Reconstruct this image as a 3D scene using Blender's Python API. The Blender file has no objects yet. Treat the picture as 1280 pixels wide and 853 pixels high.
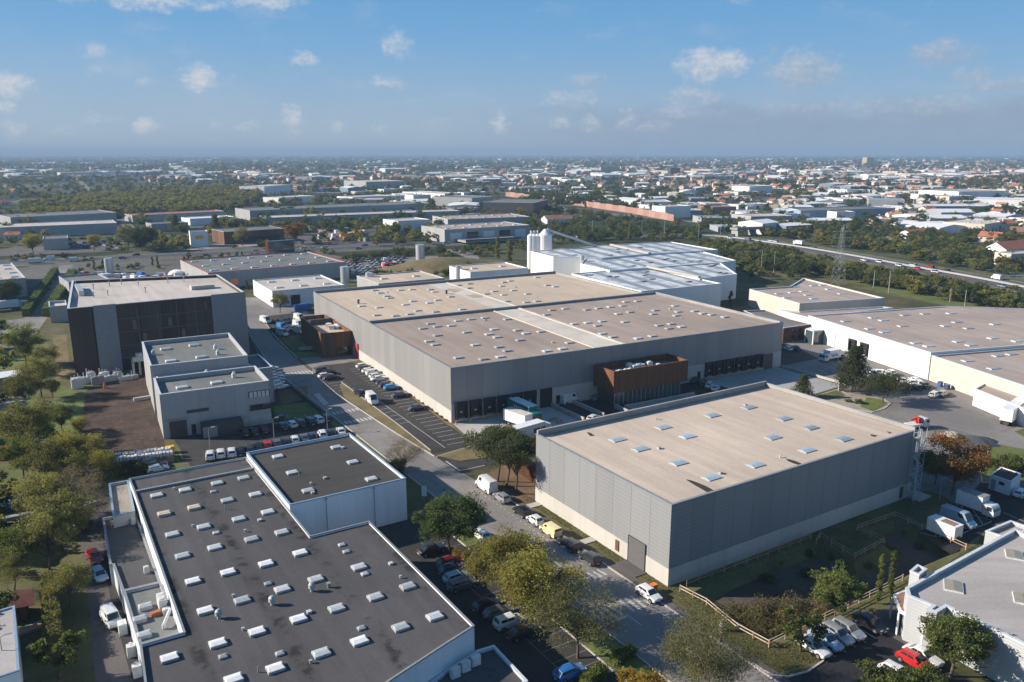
import bpy, math, random
import numpy as np
from mathutils import Vector, Matrix
from mathutils.geometry import tessellate_polygon
R = math.radians
random.seed(7)
rng = np.random.default_rng(7)
S = bpy.context.scene
COL = S.collection
# ------------------------------------------------------------------ camera
CAMH = 60.0
PIT = math.atan((426.5 - 191) / 1000.0)
YAW = R(32)
fw = np.array([math.sin(YAW) * math.cos(PIT), math.cos(YAW) * math.cos(PIT), -math.sin(PIT)])
rt = np.array([math.cos(YAW), -math.sin(YAW), 0.0])
dn = np.cross(fw, rt)

def G(x, y, z=0.0):
    """photo pixel (1280x853) -> point of the horizontal plane at height z"""
    v = fw + rt * (x - 640) / 1000 + dn * (y - 426.5) / 1000
    t = (z - CAMH) / v[2]
    return (v[0] * t, v[1] * t)

def GP(pts, z=0.0):
    return [G(p[0], p[1], z) for p in pts]

def ccw(p):
    a = sum(p[i][0] * p[(i + 1) % len(p)][1] - p[(i + 1) % len(p)][0] * p[i][1] for i in range(len(p)))
    return list(p) if a > 0 else list(p)[::-1]

def inset(p, d):
    """offset a ccw polygon inwards by d (outwards when negative)"""
    n = len(p); out = []
    for i in range(n):
        a, b, c = Vector(p[i - 1]), Vector(p[i]), Vector(p[(i + 1) % n])
        e1 = (b - a).normalized(); e2 = (c - b).normalized()
        n1 = Vector((-e1.y, e1.x)); n2 = Vector((-e2.y, e2.x))
        m = (n1 + n2)
        m = m / max(.3, m.length_squared) * 2
        q = b + m * d
        out.append((q.x, q.y))
    return out

# ------------------------------------------------------------------ node helper
class NT:
    def __init__(s, tree):
        s.t = tree; s.n = tree.nodes; s.l = tree.links
    def new(s, typ, **kw):
        n = s.n.new(typ)
        for k, v in kw.items(): setattr(n, k, v)
        return n
    def put(s, sock, v):
        if isinstance(v, bpy.types.NodeSocket): s.l.new(v, sock)
        else: sock.default_value = v
    def math(s, op, a, b=None, c=None, clamp=False):
        n = s.new('ShaderNodeMath', operation=op, use_clamp=clamp)
        s.put(n.inputs[0], a)
        if b is not None: s.put(n.inputs[1], b)
        if c is not None: s.put(n.inputs[2], c)
        return n.outputs[0]
    def vmath(s, op, a, b=None):
        n = s.new('ShaderNodeVectorMath', operation=op)
        s.put(n.inputs[0], a)
        if b is not None: s.put(n.inputs[1], b)
        return n.outputs['Value'] if op in ('DOT_PRODUCT', 'LENGTH') else n.outputs[0]
    def noise(s, vec, scale, detail=4, rough=.55, out='Fac'):
        n = s.new('ShaderNodeTexNoise'); s.put(n.inputs['Vector'], vec)
        n.inputs['Scale'].default_value = scale; n.inputs['Detail'].default_value = detail
        n.inputs['Roughness'].default_value = rough
        return n.outputs[out]
    def rng(s, v, a, b, c=0.0, d=1.0, smooth=False):
        n = s.new('ShaderNodeMapRange', clamp=True)
        if smooth: n.interpolation_type = 'SMOOTHSTEP'
        s.put(n.inputs[0], v)
        for i, x in enumerate((a, b, c, d)): n.inputs[i + 1].default_value = x
        return n.outputs[0]
    def mix(s, f, a, b, mode='MIX'):
        n = s.new('ShaderNodeMix', data_type='RGBA', blend_type=mode)
        s.put(n.inputs[0], f)
        for sock, v in ((n.inputs[6], a), (n.inputs[7], b)):
            if isinstance(v, (tuple, list)): v = (*v[:3], 1)
            s.put(sock, v)
        return n.outputs[2]
    def ramp(s, f, stops, interp='LINEAR'):
        n = s.new('ShaderNodeValToRGB'); cr = n.color_ramp; cr.interpolation = interp
        while len(cr.elements) < len(stops): cr.elements.new(.5)
        for e, (p, c) in zip(cr.elements, stops): e.position = p; e.color = (*c, 1)
        s.put(n.inputs[0], f)
        return n.outputs[0]
    def pos(s): return s.new('ShaderNodeNewGeometry').outputs['Position']
    def uv(s): return s.new('ShaderNodeUVMap').outputs[0]
    def sep(s, v):
        n = s.new('ShaderNodeSeparateXYZ'); s.put(n.inputs[0], v); return n.outputs
    def comb(s, x, y, z):
        n = s.new('ShaderNodeCombineXYZ')
        for i, v in enumerate((x, y, z)): s.put(n.inputs[i], v)
        return n.outputs[0]
    def scale(s, v, xyz):
        return s.vmath('MULTIPLY', v, xyz)

MATS = {}
def newmat(name, rough=.8, metal=0.0, spec=.3):
    m = bpy.data.materials.new(name); m.use_nodes = True
    t = NT(m.node_tree); b = m.node_tree.nodes['Principled BSDF']
    b.inputs['Roughness'].default_value = rough; b.inputs['Metallic'].default_value = metal
    b.inputs['Specular IOR Level'].default_value = spec
    MATS[name] = m
    return m, t, b

def grime(name, base, s1=.08, a1=.18, s2=1.2, a2=.15, rough=.85, metal=0.0, spec=.25, tint=None, bump=0.0, extra=None):
    """two scales of noise over a base colour"""
    m, t, b = newmat(name, rough, metal, spec)
    p = t.pos()
    n1 = t.rng(t.noise(p, s1, 5), .3, .7, 1 - a1, 1 + a1)
    n2 = t.rng(t.noise(p, s2, 4, .7), .25, .75, 1 - a2, 1 + a2)
    f = t.math('MULTIPLY', n1, n2)
    c = t.mix(1, base, t.comb(f, f, f), 'MULTIPLY')
    if tint is not None:
        c = t.mix(t.rng(t.noise(p, s1 * 2.7, 3), .5, .72, 0, .6), c, tint)
    if extra: c = extra(t, p, c)
    t.put(b.inputs['Base Color'], c)
    if bump:
        bn = t.new('ShaderNodeBump'); bn.inputs['Strength'].default_value = bump
        t.put(bn.inputs['Height'], n2); t.put(b.inputs['Normal'], bn.outputs[0])
    return m

def panel(name, base, q=.6, rib=.0, jw=.012, jd=.55, rough=.5, metal=.0, spec=.35, ribc=1.25, var=.05, streak=.12, bump=.3):
    """metal cladding: one joint per unit of u, a thin rib every q metres of height"""
    m, t, b = newmat(name, rough, metal, spec)
    uv = t.sep(t.uv()); p = t.pos()
    fu = t.math('FRACT', uv[0]); iu = t.math('FLOOR', uv[0])
    j = t.math('MINIMUM', fu, t.math('SUBTRACT', 1, fu))
    jm = t.rng(j, jw * .5, jw, 1, 0)
    wn = t.new('ShaderNodeTexWhiteNoise', noise_dimensions='1D'); t.put(wn.inputs['W'], iu)
    pv = t.rng(wn.outputs[0], 0, 1, 1 - var, 1 + var)
    st = t.noise(t.scale(p, (.9, .9, .06)), 1.0, 4)
    sv = t.rng(st, .3, .75, 1, 1 - streak)
    f = t.math('MULTIPLY', pv, sv)
    c = t.mix(1, base, t.comb(f, f, f), 'MULTIPLY')
    if q:
        fz = t.math('FRACT', t.math('DIVIDE', uv[1], q))
        rm = t.rng(fz, .0, .12, 1, 0)
        c = t.mix(t.math('MULTIPLY', rm, rib), c, tuple(min(1, x * ribc) for x in base))  # rib colour; tones above the base paint in light caught by the ribs
        bn = t.new('ShaderNodeBump'); bn.inputs['Strength'].default_value = bump; bn.inputs['Distance'].default_value = .03
        t.put(bn.inputs['Height'], t.math('SUBTRACT', 1, t.math('MAXIMUM', rm, jm))); t.put(b.inputs['Normal'], bn.outputs[0])
    c = t.mix(t.math('MULTIPLY', jm, jd), c, tuple(x * .25 for x in base))
    t.put(b.inputs['Base Color'], c)
    return m

def plain(name, c, rough=.6, metal=0.0, spec=.4, vary=0.0):
    m, t, b = newmat(name, rough, metal, spec)
    p = t.pos(); f = t.rng(t.noise(p, 1.7, 3), .3, .7, .9, 1.1)
    if vary:
        f = t.math('MULTIPLY', f, t.rng(t.new('ShaderNodeObjectInfo').outputs['Random'], 0, 1, 1 - vary, 1 + vary * .5))
        f = t.math('MULTIPLY', f, t.rng(t.noise(p, 3.5, 4, .7), .35, .7, 1.06, .82))
    t.put(b.inputs['Base Color'], t.mix(1, c, t.comb(f, f, f), 'MULTIPLY'))
    return m

def roofmat(name, base, ang=0.0, pitch=1.0, seam=.10, stain=.35, s1=.06, patch=.12, dark=(.02, .02, .02), rough=.85, valley=None):
    """flat roof membrane: strips, blotches, water stains"""
    m, t, b = newmat(name, rough, 0, .2)
    p = t.pos(); s = t.sep(p)
    ca, sa = math.cos(ang), math.sin(ang)
    u = t.math('ADD', t.math('MULTIPLY', s[0], ca), t.math('MULTIPLY', s[1], sa))
    v = t.math('SUBTRACT', t.math('MULTIPLY', s[1], ca), t.math('MULTIPLY', s[0], sa))
    uu = t.math('DIVIDE', u, pitch); fu = t.math('FRACT', uu); iu = t.math('FLOOR', uu)
    wn = t.new('ShaderNodeTexWhiteNoise', noise_dimensions='1D'); t.put(wn.inputs['W'], iu)
    sv = t.rng(wn.outputs[0], 0, 1, 1 - patch * .5, 1 + patch * .5)
    sm = t.rng(fu, 0, .07, 1 - seam, 1)
    n1 = t.rng(t.noise(p, s1, 6, .6), .3, .7, 1 - patch * 1.4, 1 + patch * 1.4)
    n2 = t.rng(t.noise(p, 2.5, 3, .7), .25, .75, .9, 1.1)
    n3 = t.rng(t.noise(t.comb(t.math('MULTIPLY', u, .5), t.math('MULTIPLY', v, .06), 0), 1, 4), .3, .7, .9, 1.08)
    f = t.math('MULTIPLY', t.math('MULTIPLY', t.math('MULTIPLY', sv, sm), t.math('MULTIPLY', n1, n2)), n3)
    c = t.mix(1, base, t.comb(f, f, f), 'MULTIPLY')
    if stain:
        k = t.math('MULTIPLY', t.rng(t.noise(p, .16, 5, .65), .6, .74, 0, 1), t.rng(t.noise(p, 1.1, 4), .4, .6, .2, 1))
        c = t.mix(t.math('MULTIPLY', k, stain), c, dark)
    if valley:
        x0, pw = valley
        fr = t.math('FRACT', t.math('ADD', t.math('DIVIDE', t.math('SUBTRACT', s[0], x0), pw), .5))
        wob = t.math('MULTIPLY', t.math('SUBTRACT', t.noise(p, .3, 3), .5), .16)
        band = t.rng(t.math('ABSOLUTE', t.math('ADD', t.math('SUBTRACT', fr, .5), wob)), .02, .13, 1, 0, True)
        k = t.math('MULTIPLY', band, t.rng(t.noise(p, .42, 5, .62), .46, .62, 0, 1, True))
        c = t.mix(t.math('MULTIPLY', k, .85), c, dark)
        k2 = t.math('MULTIPLY', t.rng(t.math('ABSOLUTE', t.math('SUBTRACT', fr, .5)), .0, .35, 1, 0, True), t.rng(t.noise(p, .2, 4), .35, .65, 0, .28))
        c = t.mix(k2, c, (.03, .026, .023))
    t.put(b.inputs['Base Color'], c)
    return m

# ------------------------------------------------------------------ mesh builder
OFF = {}
class MB:
    def __init__(s): s.v = []; s.f = []; s.uv = []; s.mi = []
    def face(s, pts, uv=None, mi=0):
        n = len(s.v); s.v.extend([tuple(map(float, p)) for p in pts]); s.f.append(tuple(range(n, n + len(pts))))
        s.uv.append(uv or [(p[0], p[1]) for p in pts]); s.mi.append(mi)
    def wall(s, a, b, z0, z1, u0=0.0, u1=None, mi=0):
        if u1 is None: u1 = math.dist(a[:2], b[:2])
        s.face([(*a[:2], z0), (*b[:2], z0), (*b[:2], z1), (*a[:2], z1)], [(u0, z0), (u1, z0), (u1, z1), (u0, z1)], mi)
    def poly(s, pts, z, mi=0, holes=None):
        if holes is None and len(pts) <= 4:
            s.face([(*p[:2], z) for p in ccw(pts)], None, mi); return
        loops = [[Vector((*p[:2], 0)) for p in pts]] + [[Vector((*p[:2], 0)) for p in h] for h in (holes or [])]
        flat = [q for L in loops for q in L]
        for tri in tessellate_polygon(loops):
            t = [(flat[i].x, flat[i].y) for i in tri]
            s.face([(*p, z) for p in ccw(t)], None, mi)
    def prism(s, pts, z0, z1, mi=0, bottom=False):
        pts = ccw(pts); n = len(pts)
        for i in range(n): s.wall(pts[i], pts[(i + 1) % n], z0, z1, mi=mi)
        s.poly(pts, z1, mi)
    def box(s, c, d, ang=0.0, mi=0):
        """box with centre-of-base c and size d"""
        ca, sa = math.cos(ang), math.sin(ang)
        q = [(c[0] + x * ca - y * sa, c[1] + x * sa + y * ca) for x, y in ((-d[0] / 2, -d[1] / 2), (d[0] / 2, -d[1] / 2), (d[0] / 2, d[1] / 2), (-d[0] / 2, d[1] / 2))]
        z0, z1 = c[2], c[2] + d[2]
        for i in range(4): s.wall(q[i], q[(i + 1) % 4], z0, z1, mi=mi)
        s.face([(*p, z1) for p in q], None, mi); s.face([(*p, z0) for p in q[::-1]], None, mi)
    def tube(s, a, b, r0, r1=None, n=8, mi=0, cap=True):
        r1 = r0 if r1 is None else r1
        a = Vector(a); b = Vector(b); d = (b - a).normalized()
        x = d.orthogonal().normalized(); y = d.cross(x)
        A = [a + (x * math.cos(2 * math.pi * i / n) + y * math.sin(2 * math.pi * i / n)) * r0 for i in range(n)]
        B = [b + (x * math.cos(2 * math.pi * i / n) + y * math.sin(2 * math.pi * i / n)) * r1 for i in range(n)]
        for i in range(n):
            j = (i + 1) % n; s.face([A[i], A[j], B[j], B[i]], None, mi)
        if cap:
            s.face(B, None, mi); s.face(A[::-1], None, mi)
    def beam(s, a, b, w, h, mi=0):
        """a rectangular bar from a to b"""
        a = Vector(a); b = Vector(b); d = (b - a).normalized()
        x = d.cross(Vector((0, 0, 1)))
        x = x.normalized() if x.length > 1e-4 else Vector((1, 0, 0))
        y = x.cross(d)
        A = [a + x * sx * w / 2 + y * sy * h / 2 for sx, sy in ((-1, -1), (1, -1), (1, 1), (-1, 1))]
        B = [p + (b - a) for p in A]
        for i in range(4):
            j = (i + 1) % 4; s.face([A[i], A[j], B[j], B[i]], None, mi)
        s.face(A[::-1], None, mi); s.face(B, None, mi)
    def mesh(s, name, mats, off=(0, 0, 0), smooth=False):
        me = bpy.data.meshes.new(name)
        v = np.array(s.v, dtype=np.float64).reshape(-1, 3) - np.array(off)
        me.from_pydata(v.tolist(), [], s.f)
        for m in (mats if isinstance(mats, (list, tuple)) else [mats]): me.materials.append(m)
        ul = me.uv_layers.new(name='UVMap')
        ul.data.foreach_set('uv', [c for u in s.uv for p in u for c in p[:2]])
        if any(s.mi): me.polygons.foreach_set('material_index', s.mi)
        if smooth: me.polygons.foreach_set('use_smooth', [True] * len(me.polygons))
        me.update()
        return me
    def build(s, name, mats, parent=None, smooth=False, loc=None):
        if parent is not None: off = OFF[parent.name]
        else: off = loc or (0, 0, 0)
        o = bpy.data.objects.new(name, s.mesh(name, mats, off, smooth)); COL.objects.link(o)
        if parent is not None: o.parent = parent
        else: o.location = off
        OFF[o.name] = tuple(off)
        return o

def tag(o, label=None, cat=None, group=None, kind=None):
    if label: o['label'] = label
    if cat: o['category'] = cat
    if group: o['group'] = group
    if kind: o['kind'] = kind
    return o

def empty(name, loc, label=None, cat=None, group=None, rz=0.0):
    o = bpy.data.objects.new(name, None); COL.objects.link(o)
    o.location = loc; o.rotation_euler = (0, 0, rz); o.empty_display_size = .5
    OFF[o.name] = tuple(loc)
    return tag(o, label, cat, group)

def inst(me, name, parent=None, loc=(0, 0, 0), rz=0.0, sc=1.0, mat=None, world=True):
    """an object sharing a mesh; loc in world coordinates when world is set"""
    o = bpy.data.objects.new(name, me); COL.objects.link(o)
    if parent is not None:
        o.parent = parent
        if world: loc = tuple(loc[i] - OFF[parent.name][i] for i in range(3))
    o.location = loc; o.rotation_euler = (0, 0, rz)
    o.scale = (sc, sc, sc) if not isinstance(sc, (tuple, list)) else sc
    if mat is not None:
        o.material_slots[0].link = 'OBJECT'; o.material_slots[0].material = mat
    return o

SHEETS = []
def sheet(name, pts, z, mat, kind='structure', holes=None):
    SHEETS.append(name); z = z + len(SHEETS) * .00006
    m = MB(); m.poly(ccw(pts), z, 0, holes)
    o = m.build(name, mat); return tag(o, kind=kind)

# ------------------------------------------------------------------ materials
def tarmac(t, p, c):
    vo = t.new('ShaderNodeTexVoronoi', feature='DISTANCE_TO_EDGE'); vo.inputs['Scale'].default_value = .16
    t.put(vo.inputs['Vector'], t.vmath('ADD', p, t.scale(t.noise(p, .5, 3, .6, 'Color'), (2.4, 2.4, 0))))
    cr = t.math('MULTIPLY', t.rng(vo.outputs['Distance'], .004, .016, 1, 0), t.rng(t.noise(p, .09, 3), .45, .6, 0, .55))
    v2 = t.new('ShaderNodeTexVoronoi', feature='F1', distance='CHEBYCHEV'); v2.inputs['Scale'].default_value = .13; t.put(v2.inputs['Vector'], p)
    pt = t.rng(t.sep(v2.outputs['Color'])[0], .86, .87, 0, .30)
    c = t.mix(pt, c, t.mix(1, c, (.5, .5, .52), 'MULTIPLY'))
    s = t.sep(p)
    oil = t.math('MULTIPLY', t.rng(t.noise(t.comb(t.math('MULTIPLY', s[0], 1.1), t.math('MULTIPLY', s[1], .05), 0), .9, 4), .5, .68, 0, .32), 1.0)
    c = t.mix(oil, c, t.mix(1, c, (.55, .55, .55), 'MULTIPLY'))
    return t.mix(cr, c, t.mix(1, c, (.35, .35, .35), 'MULTIPLY'))
def worn(t, p, c):
    return t.mix(t.rng(t.noise(p, 1.4, 6, .75), .5, .66, 0, .5), c, (.2, .185, .17))
M = {}
M['road'] = grime('road_asphalt', (.215, .197, .182), .05, .14, 1.5, .12, .9, tint=(.165, .152, .142), extra=tarmac)
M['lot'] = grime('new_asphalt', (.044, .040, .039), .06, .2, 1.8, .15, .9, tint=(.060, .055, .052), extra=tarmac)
M['old_lot'] = grime('old_asphalt_painted_shade', (.036, .034, .032), .08, .25, 1.8, .2, .9, tint=(.05, .045, .04), extra=tarmac)  # darker copy of the lot asphalt, its shade put into the colour
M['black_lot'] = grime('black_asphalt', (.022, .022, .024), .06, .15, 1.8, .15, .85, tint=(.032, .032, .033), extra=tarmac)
M['yard'] = grime('yard_asphalt', (.19, .175, .165), .03, .22, .9, .12, .9, tint=(.12, .115, .11), extra=tarmac)
M['walk'] = grime('pavement_asphalt', (.10, .088, .085), .08, .15, 1.6, .12, .9, extra=tarmac)
M['conc'] = grime('concrete', (.40, .37, .34), .12, .1, 1.5, .08, .85)
M['conc_grey'] = grime('grey_concrete', (.30, .29, .28), .12, .15, 1.5, .1, .85)
M['kerb'] = grime('kerb_stone', (.42, .38, .34), .3, .12, 2, .1, .85)
M['paint'] = grime('road_paint', (.46, .44, .42), .4, .1, 3, .22, .8, extra=worn)
M['grass'] = grime('grass', (.088, .088, .033), .12, .3, 1.6, .3, .95, tint=(.15, .118, .058), bump=.5)
M['lawn'] = grime('green_lawn', (.105, .125, .034), .10, .25, 1.4, .35, .95, tint=(.08, .085, .032), bump=.5)
M['drygrass'] = grime('dry_grass', (.165, .128, .06), .15, .25, 1.4, .3, .95, tint=(.095, .10, .036), bump=.5)
M['dirt'] = grime('bare_soil', (.056, .035, .025), .15, .4, 1.1, .6, .95, tint=(.105, .066, .047), bump=1.0)
M['mulch'] = grime('bark_mulch', (.15, .095, .055), .2, .25, 2.2, .3, .95, tint=(.08, .075, .03), bump=.6)
M['basin'] = grime('basin_soil', (.075, .06, .046), .1, .35, 1.5, .35, .95, tint=(.05, .062, .028), bump=.8)
M['gravel'] = grime('gravel', (.30, .26, .215), .15, .15, 3, .2, .9, bump=.5)
M['roof_dark'] = roofmat('dark_bitumen_roof', (.078, .074, .075), 0, 1.0, .10, .3, .05, .12, (.014, .013, .0125), .85, (21.2, 9.3))
M['roof_dark2'] = roofmat('ribbed_bitumen_roof', (.058, .054, .049), R(90), .9, .22, .25, .05, .12)
M['roof_beige'] = roofmat('beige_membrane_roof', (.50, .405, .325), 0, 2.0, .12, .3, .035, .10, (.30, .24, .19))
M['roof_tan'] = roofmat('tan_membrane_roof', (.47, .375, .285), -R(3.4), 1.6, .10, .3, .03, .09, (.25, .19, .14))
M['roof_brown'] = roofmat('brown_membrane_roof', (.315, .25, .208), -R(3.4), 1.6, .13, .35, .03, .12, (.14, .11, .09))
M['roof_grey'] = roofmat('grey_membrane_roof', (.155, .158, .15), 0, 1.5, .08, .2, .06, .12, (.06, .06, .06))
M['roof_light'] = roofmat('light_membrane_roof', (.45, .40, .36), 0, 1.8, .06, .3, .04, .10, (.22, .19, .17))
M['roof_ash'] = roofmat('ash_membrane_roof', (.36, .33, .31), R(60), 2.2, .07, .2, .05, .09, (.2, .18, .17))
M['roof_worn'] = roofmat('worn_membrane_roof', (.345, .28, .24), -R(14), 2.0, .10, .4, .05, .12, (.14, .12, .11))
M['clad'] = panel('grey_cladding', (.235, .238, .242), .62, .75, .011, .8, .45, .0, .4, 1.55, .05, .08)
M['clad_main'] = panel('taupe_cladding', (.255, .25, .245), 1.3, .12, .014, .6, .45, .0, .4, 1.2, .07, .08, .15)
M['clad_b'] = panel('grey_panels', (.35, .35, .345), .9, .15, .01, .25, .5, 0, .35, 1.15, .04, .1, .1)
M['conc_wall'] = panel('precast_concrete', (.48, .45, .41), 0, 0, .006, .25, .85, 0, .2, 1, .05, .12)
M['white_wall'] = panel('white_cladding', (.74, .77, .80), .3, .06, .003, .25, .55, 0, .3, .8, .03, .12, .2)
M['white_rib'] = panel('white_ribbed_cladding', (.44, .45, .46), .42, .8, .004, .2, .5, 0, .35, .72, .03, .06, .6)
M['cream_wall'] = panel('cream_render', (.56, .48, .41), 0, 0, .003, .2, .8, 0, .2, 1, .03, .12)
M['bright_wall'] = panel('white_render', (.76, .75, .74), 0, 0, .003, .2, .7, 0, .25, 1, .02, .08)
M['dirty_white'] = panel('weathered_white_cladding', (.60, .63, .66), .4, .08, .004, .3, .6, 0, .3, .8, .04, .35, .2)
M['wood'] = panel('timber_slats', (.15, .078, .045), 0, 0, .10, .6, .8, 0, .2, 1.3, .25, .25)
M['wood_grey'] = panel('weathered_timber_slats', (.10, .072, .055), .8, .8, .05, .5, .85, 0, .2, .35, .22, .35, .5)
M['wood_red'] = panel('cedar_slats', (.175, .08, .042), 0, 0, .09, .5, .8, 0, .2, 1.3, .2, .2)
M['brick'] = panel('red_brick', (.14, .06, .043), .25, .25, .01, .3, .9, 0, .2, 1.2, .1, .15, .1)
M['post'] = grime('rough_timber', (.36, .24, .16), .5, .2, 3, .2, .9)
M['rail'] = grime('sawn_timber', (.52, .42, .33), .5, .15, 3, .2, .85)
M['metal'] = plain('galvanised_metal', (.55, .56, .57), .4, .6)
M['cap'] = plain('grey_coping', (.22, .23, .24), .5)
M['cap_light'] = plain('white_coping', (.52, .54, .56), .45)
M['blue_trim'] = plain('blue_grey_coping', (.22, .30, .40), .5)
M['cap_mid'] = plain('mid_grey_coping', (.36, .38, .40), .5)
M['curb'] = plain('weathered_curb', (.42, .43, .43), .55, 0, .4, .25)
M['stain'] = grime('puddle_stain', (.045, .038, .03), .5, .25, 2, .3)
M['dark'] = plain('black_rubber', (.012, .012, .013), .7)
M['darkgrey'] = plain('dark_grey_paint', (.055, .055, .058), .55)
M['door'] = plain('grey_door', (.115, .112, .11), .55)
M['white'] = plain('white_paint', (.66, .66, .66), .45)
M['offwhite'] = plain('off_white_plastic', (.66, .66, .64), .5, 0, .4, .2)
M['dome'] = plain('translucent_dome', (.46, .48, .48), .25, 0, .5, .3)
M['dome_tan'] = plain('aged_dome', (.52, .44, .32), .35)
M['dome_blue'] = plain('glazed_skylight', (.34, .41, .45), .15, 0, .6, .3)
M['glass'] = plain('dark_glass', (.02, .028, .032), .06, 0, .8)
M['glass_b'] = plain('tinted_glass', (.05, .075, .085), .08, 0, .8)
M['orange'] = plain('orange_paint', (.75, .16, .03), .5)
M['red'] = plain('red_paint', (.45, .03, .025), .45)
M['teal'] = plain('teal_paint', (.01, .13, .125), .4)
M['blue'] = plain('blue_paint', (.03, .13, .36), .45)
M['yellow'] = plain('yellow_paint', (.72, .42, .05), .5)
M['stone'] = grime('pale_stone', (.5, .45, .39), .8, .2, 3, .2, .9)
M['tile'] = grime('red_tiles', (.34, .13, .075), .3, .2, 3, .25, .85)
M['tile_b'] = grime('brown_tiles', (.24, .135, .10), .3, .2, 3, .25, .85)
M['far_cream'] = plain('sand_render', (.48, .38, .22), .8)
M['slat'] = plain('dark_slat', (.13, .11, .095), .8)
M['pale_strip'] = grime('pale_gravel_strip', (.50, .45, .39), .15, .15, 1.2, .12, .9)
M['faint_paint'] = grime('faint_paint', (.16, .155, .15), .4, .1, 3, .25, .85, extra=worn)
M['dome_brown'] = plain('brown_skylight', (.25, .225, .18), .4)
M['rustred'] = plain('rust_orange', (.40, .13, .055), .6)
M['steel'] = plain('dull_steel', (.30, .31, .31), .5, .4)
# ------------------------------------------------------------------ camera, sky, sun, air
cd = bpy.data.cameras.new('camera'); cam = bpy.data.objects.new('camera', cd); COL.objects.link(cam)
cam.location = (0, 0, CAMH)
cam.rotation_euler = (R(90) - PIT, 0, -YAW)
cd.sensor_width = 36; cd.lens = 28.125; cd.clip_start = .5; cd.clip_end = 120000
S.camera = cam
SUN_EL, SUN_AZ = R(26.5), R(304)       # azimuth clockwise from +Y
sd = Vector((math.sin(SUN_AZ) * math.cos(SUN_EL), math.cos(SUN_AZ) * math.cos(SUN_EL), math.sin(SUN_EL)))
sl = bpy.data.lights.new('sun', 'SUN'); sl.energy = 5.0; sl.angle = R(.53); sl.color = (1.0, .91, .79)
so = bpy.data.objects.new('sun', sl); COL.objects.link(so); so.location = (0, 0, 400)
so.rotation_euler = sd.to_track_quat('Z', 'Y').to_euler()
S.view_settings.view_transform = 'Standard'; S.view_settings.look = 'None'
S.view_settings.exposure = 0.85; S.view_settings.gamma = 1; S.view_settings.use_curve_mapping = False

W = bpy.data.worlds.new('World'); S.world = W; W.use_nodes = True
t = NT(W.node_tree)
for n in list(t.n): t.n.remove(n)
sky = t.new('ShaderNodeTexSky', sky_type='NISHITA')
sky.sun_disc = False; sky.sun_elevation = SUN_EL; sky.sun_rotation = SUN_AZ
sky.altitude = 150; sky.air_density = 1.0; sky.dust_density = .35; sky.ozone_density = 3.0
dirv = t.new('ShaderNodeTexCoord').outputs['Generated']
sx, sy, sz = t.sep(dirv)[:3]
# azimuth (degrees right of the camera's heading) and elevation (degrees) of the view direction
dx = t.math('ADD', t.math('MULTIPLY', sx, float(rt[0])), t.math('MULTIPLY', sy, float(rt[1])))
fx, fy = math.sin(YAW), math.cos(YAW)
dz = t.math('ADD', t.math('MULTIPLY', sx, fx), t.math('MULTIPLY', sy, fy))
az = t.math('MULTIPLY', t.math('ARCTAN2', dx, dz), 180 / math.pi)
el = t.math('MULTIPLY', t.math('ARCSINE', t.math('MINIMUM', 1, t.math('MAXIMUM', -1, sz))), 180 / math.pi)
nv = t.comb(az, t.math('MULTIPLY', el, 1.5), 0)
nA = t.noise(nv, .62, 6, .60); nB = t.noise(t.vmath('ADD', nv, (31, 7, 3)), 2.2, 5, .6)
# cumulus puffs: (azimuth, elevation, half width, half height, density, lit)
def angs(px, py):
    v = fw + rt * (px - 640) / 1000 + dn * (py - 426.5) / 1000
    v = v / np.linalg.norm(v)
    return (math.degrees(math.atan2(float(v @ rt), float(v[0] * fx + v[1] * fy))), math.degrees(math.asin(v[2])))
PUFFS = [(890, 82, 50, 22, 1.0, .75), (1005, 88, 52, 28, .95, .2), (1178, 66, 46, 15, .95, .1), (1220, 96, 26, 12, .9, .1), (711, 124, 36, 16, .75, .5), (740, 100, 38, 10, .6, .2), (862, 120, 36, 14, .9, .35),
         (497, 55, 20, 22, .6, .85), (488, 103, 26, 10, .65, .8), (381, 74, 27, 10, .6, .9), (247, 98, 25, 19, .9, .95), (289, 102, 15, 8, .4, .9), (182, 99, 22, 8, .4, .9), (119, 62, 13, 11, .45, .95), (117, 88, 13, 7, .35, .95), (14, 106, 24, 13, .9, 1), (4, 131, 14, 10, .9, 1), (12, 163, 22, 12, .6, .9),
         (181, 159, 18, 11, .8, 1), (80, 163, 18, 8, .5, 1), (110, 149, 9, 8, .5, 1), (138, 146, 12, 5, .4, 1), (366, 150, 15, 21, .85, .95), (305, 159, 25, 8, .5, .9), (270, 156, 11, 9, .4, .9), (417, 157, 11, 9, .7, .95), (473, 162, 12, 8, .6, .9), (510, 130, 60, 8, .22, .4), (540, 154, 24, 8, .4, .6), (625, 154, 13, 16, .85, 1),
         (694, 154, 18, 10, .6, .8), (735, 154, 17, 11, .65, .85), (782, 150, 14, 14, .6, .8), (822, 158, 28, 10, .6, .6), (558, 120, 22, 16, .3, .35), (612, 128, 22, 8, .35, .25),
         (185, -2, 62, 15, .85, 1), (330, 2, 50, 10, .8, 1), (262, 6, 26, 9, .5, 1), (95, -4, 24, 12, .6, 1), (930, -3, 60, 8, .25, .8), (960, 66, 30, 9, .25, .25), (1250, 106, 56, 10, .85, .1), (1000, 136, 70, 10, .8, .1), (1150, 134, 90, 11, .8, .1), (860, 142, 60, 9, .7, .2)]
wv = t.comb(az, t.math('MULTIPLY', el, 1.3), 3)
w1 = t.math('SUBTRACT', t.noise(wv, .55, 5, .62), .5); w2 = t.math('SUBTRACT', t.noise(t.vmath('ADD', wv, (17, 5, 1)), .7, 5, .62), .5)
azw = t.math('ADD', az, t.math('MULTIPLY', w1, 2.6)); elw = t.math('ADD', el, t.math('MULTIPLY', w2, 1.5))
dens = None; litw = None
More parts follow.
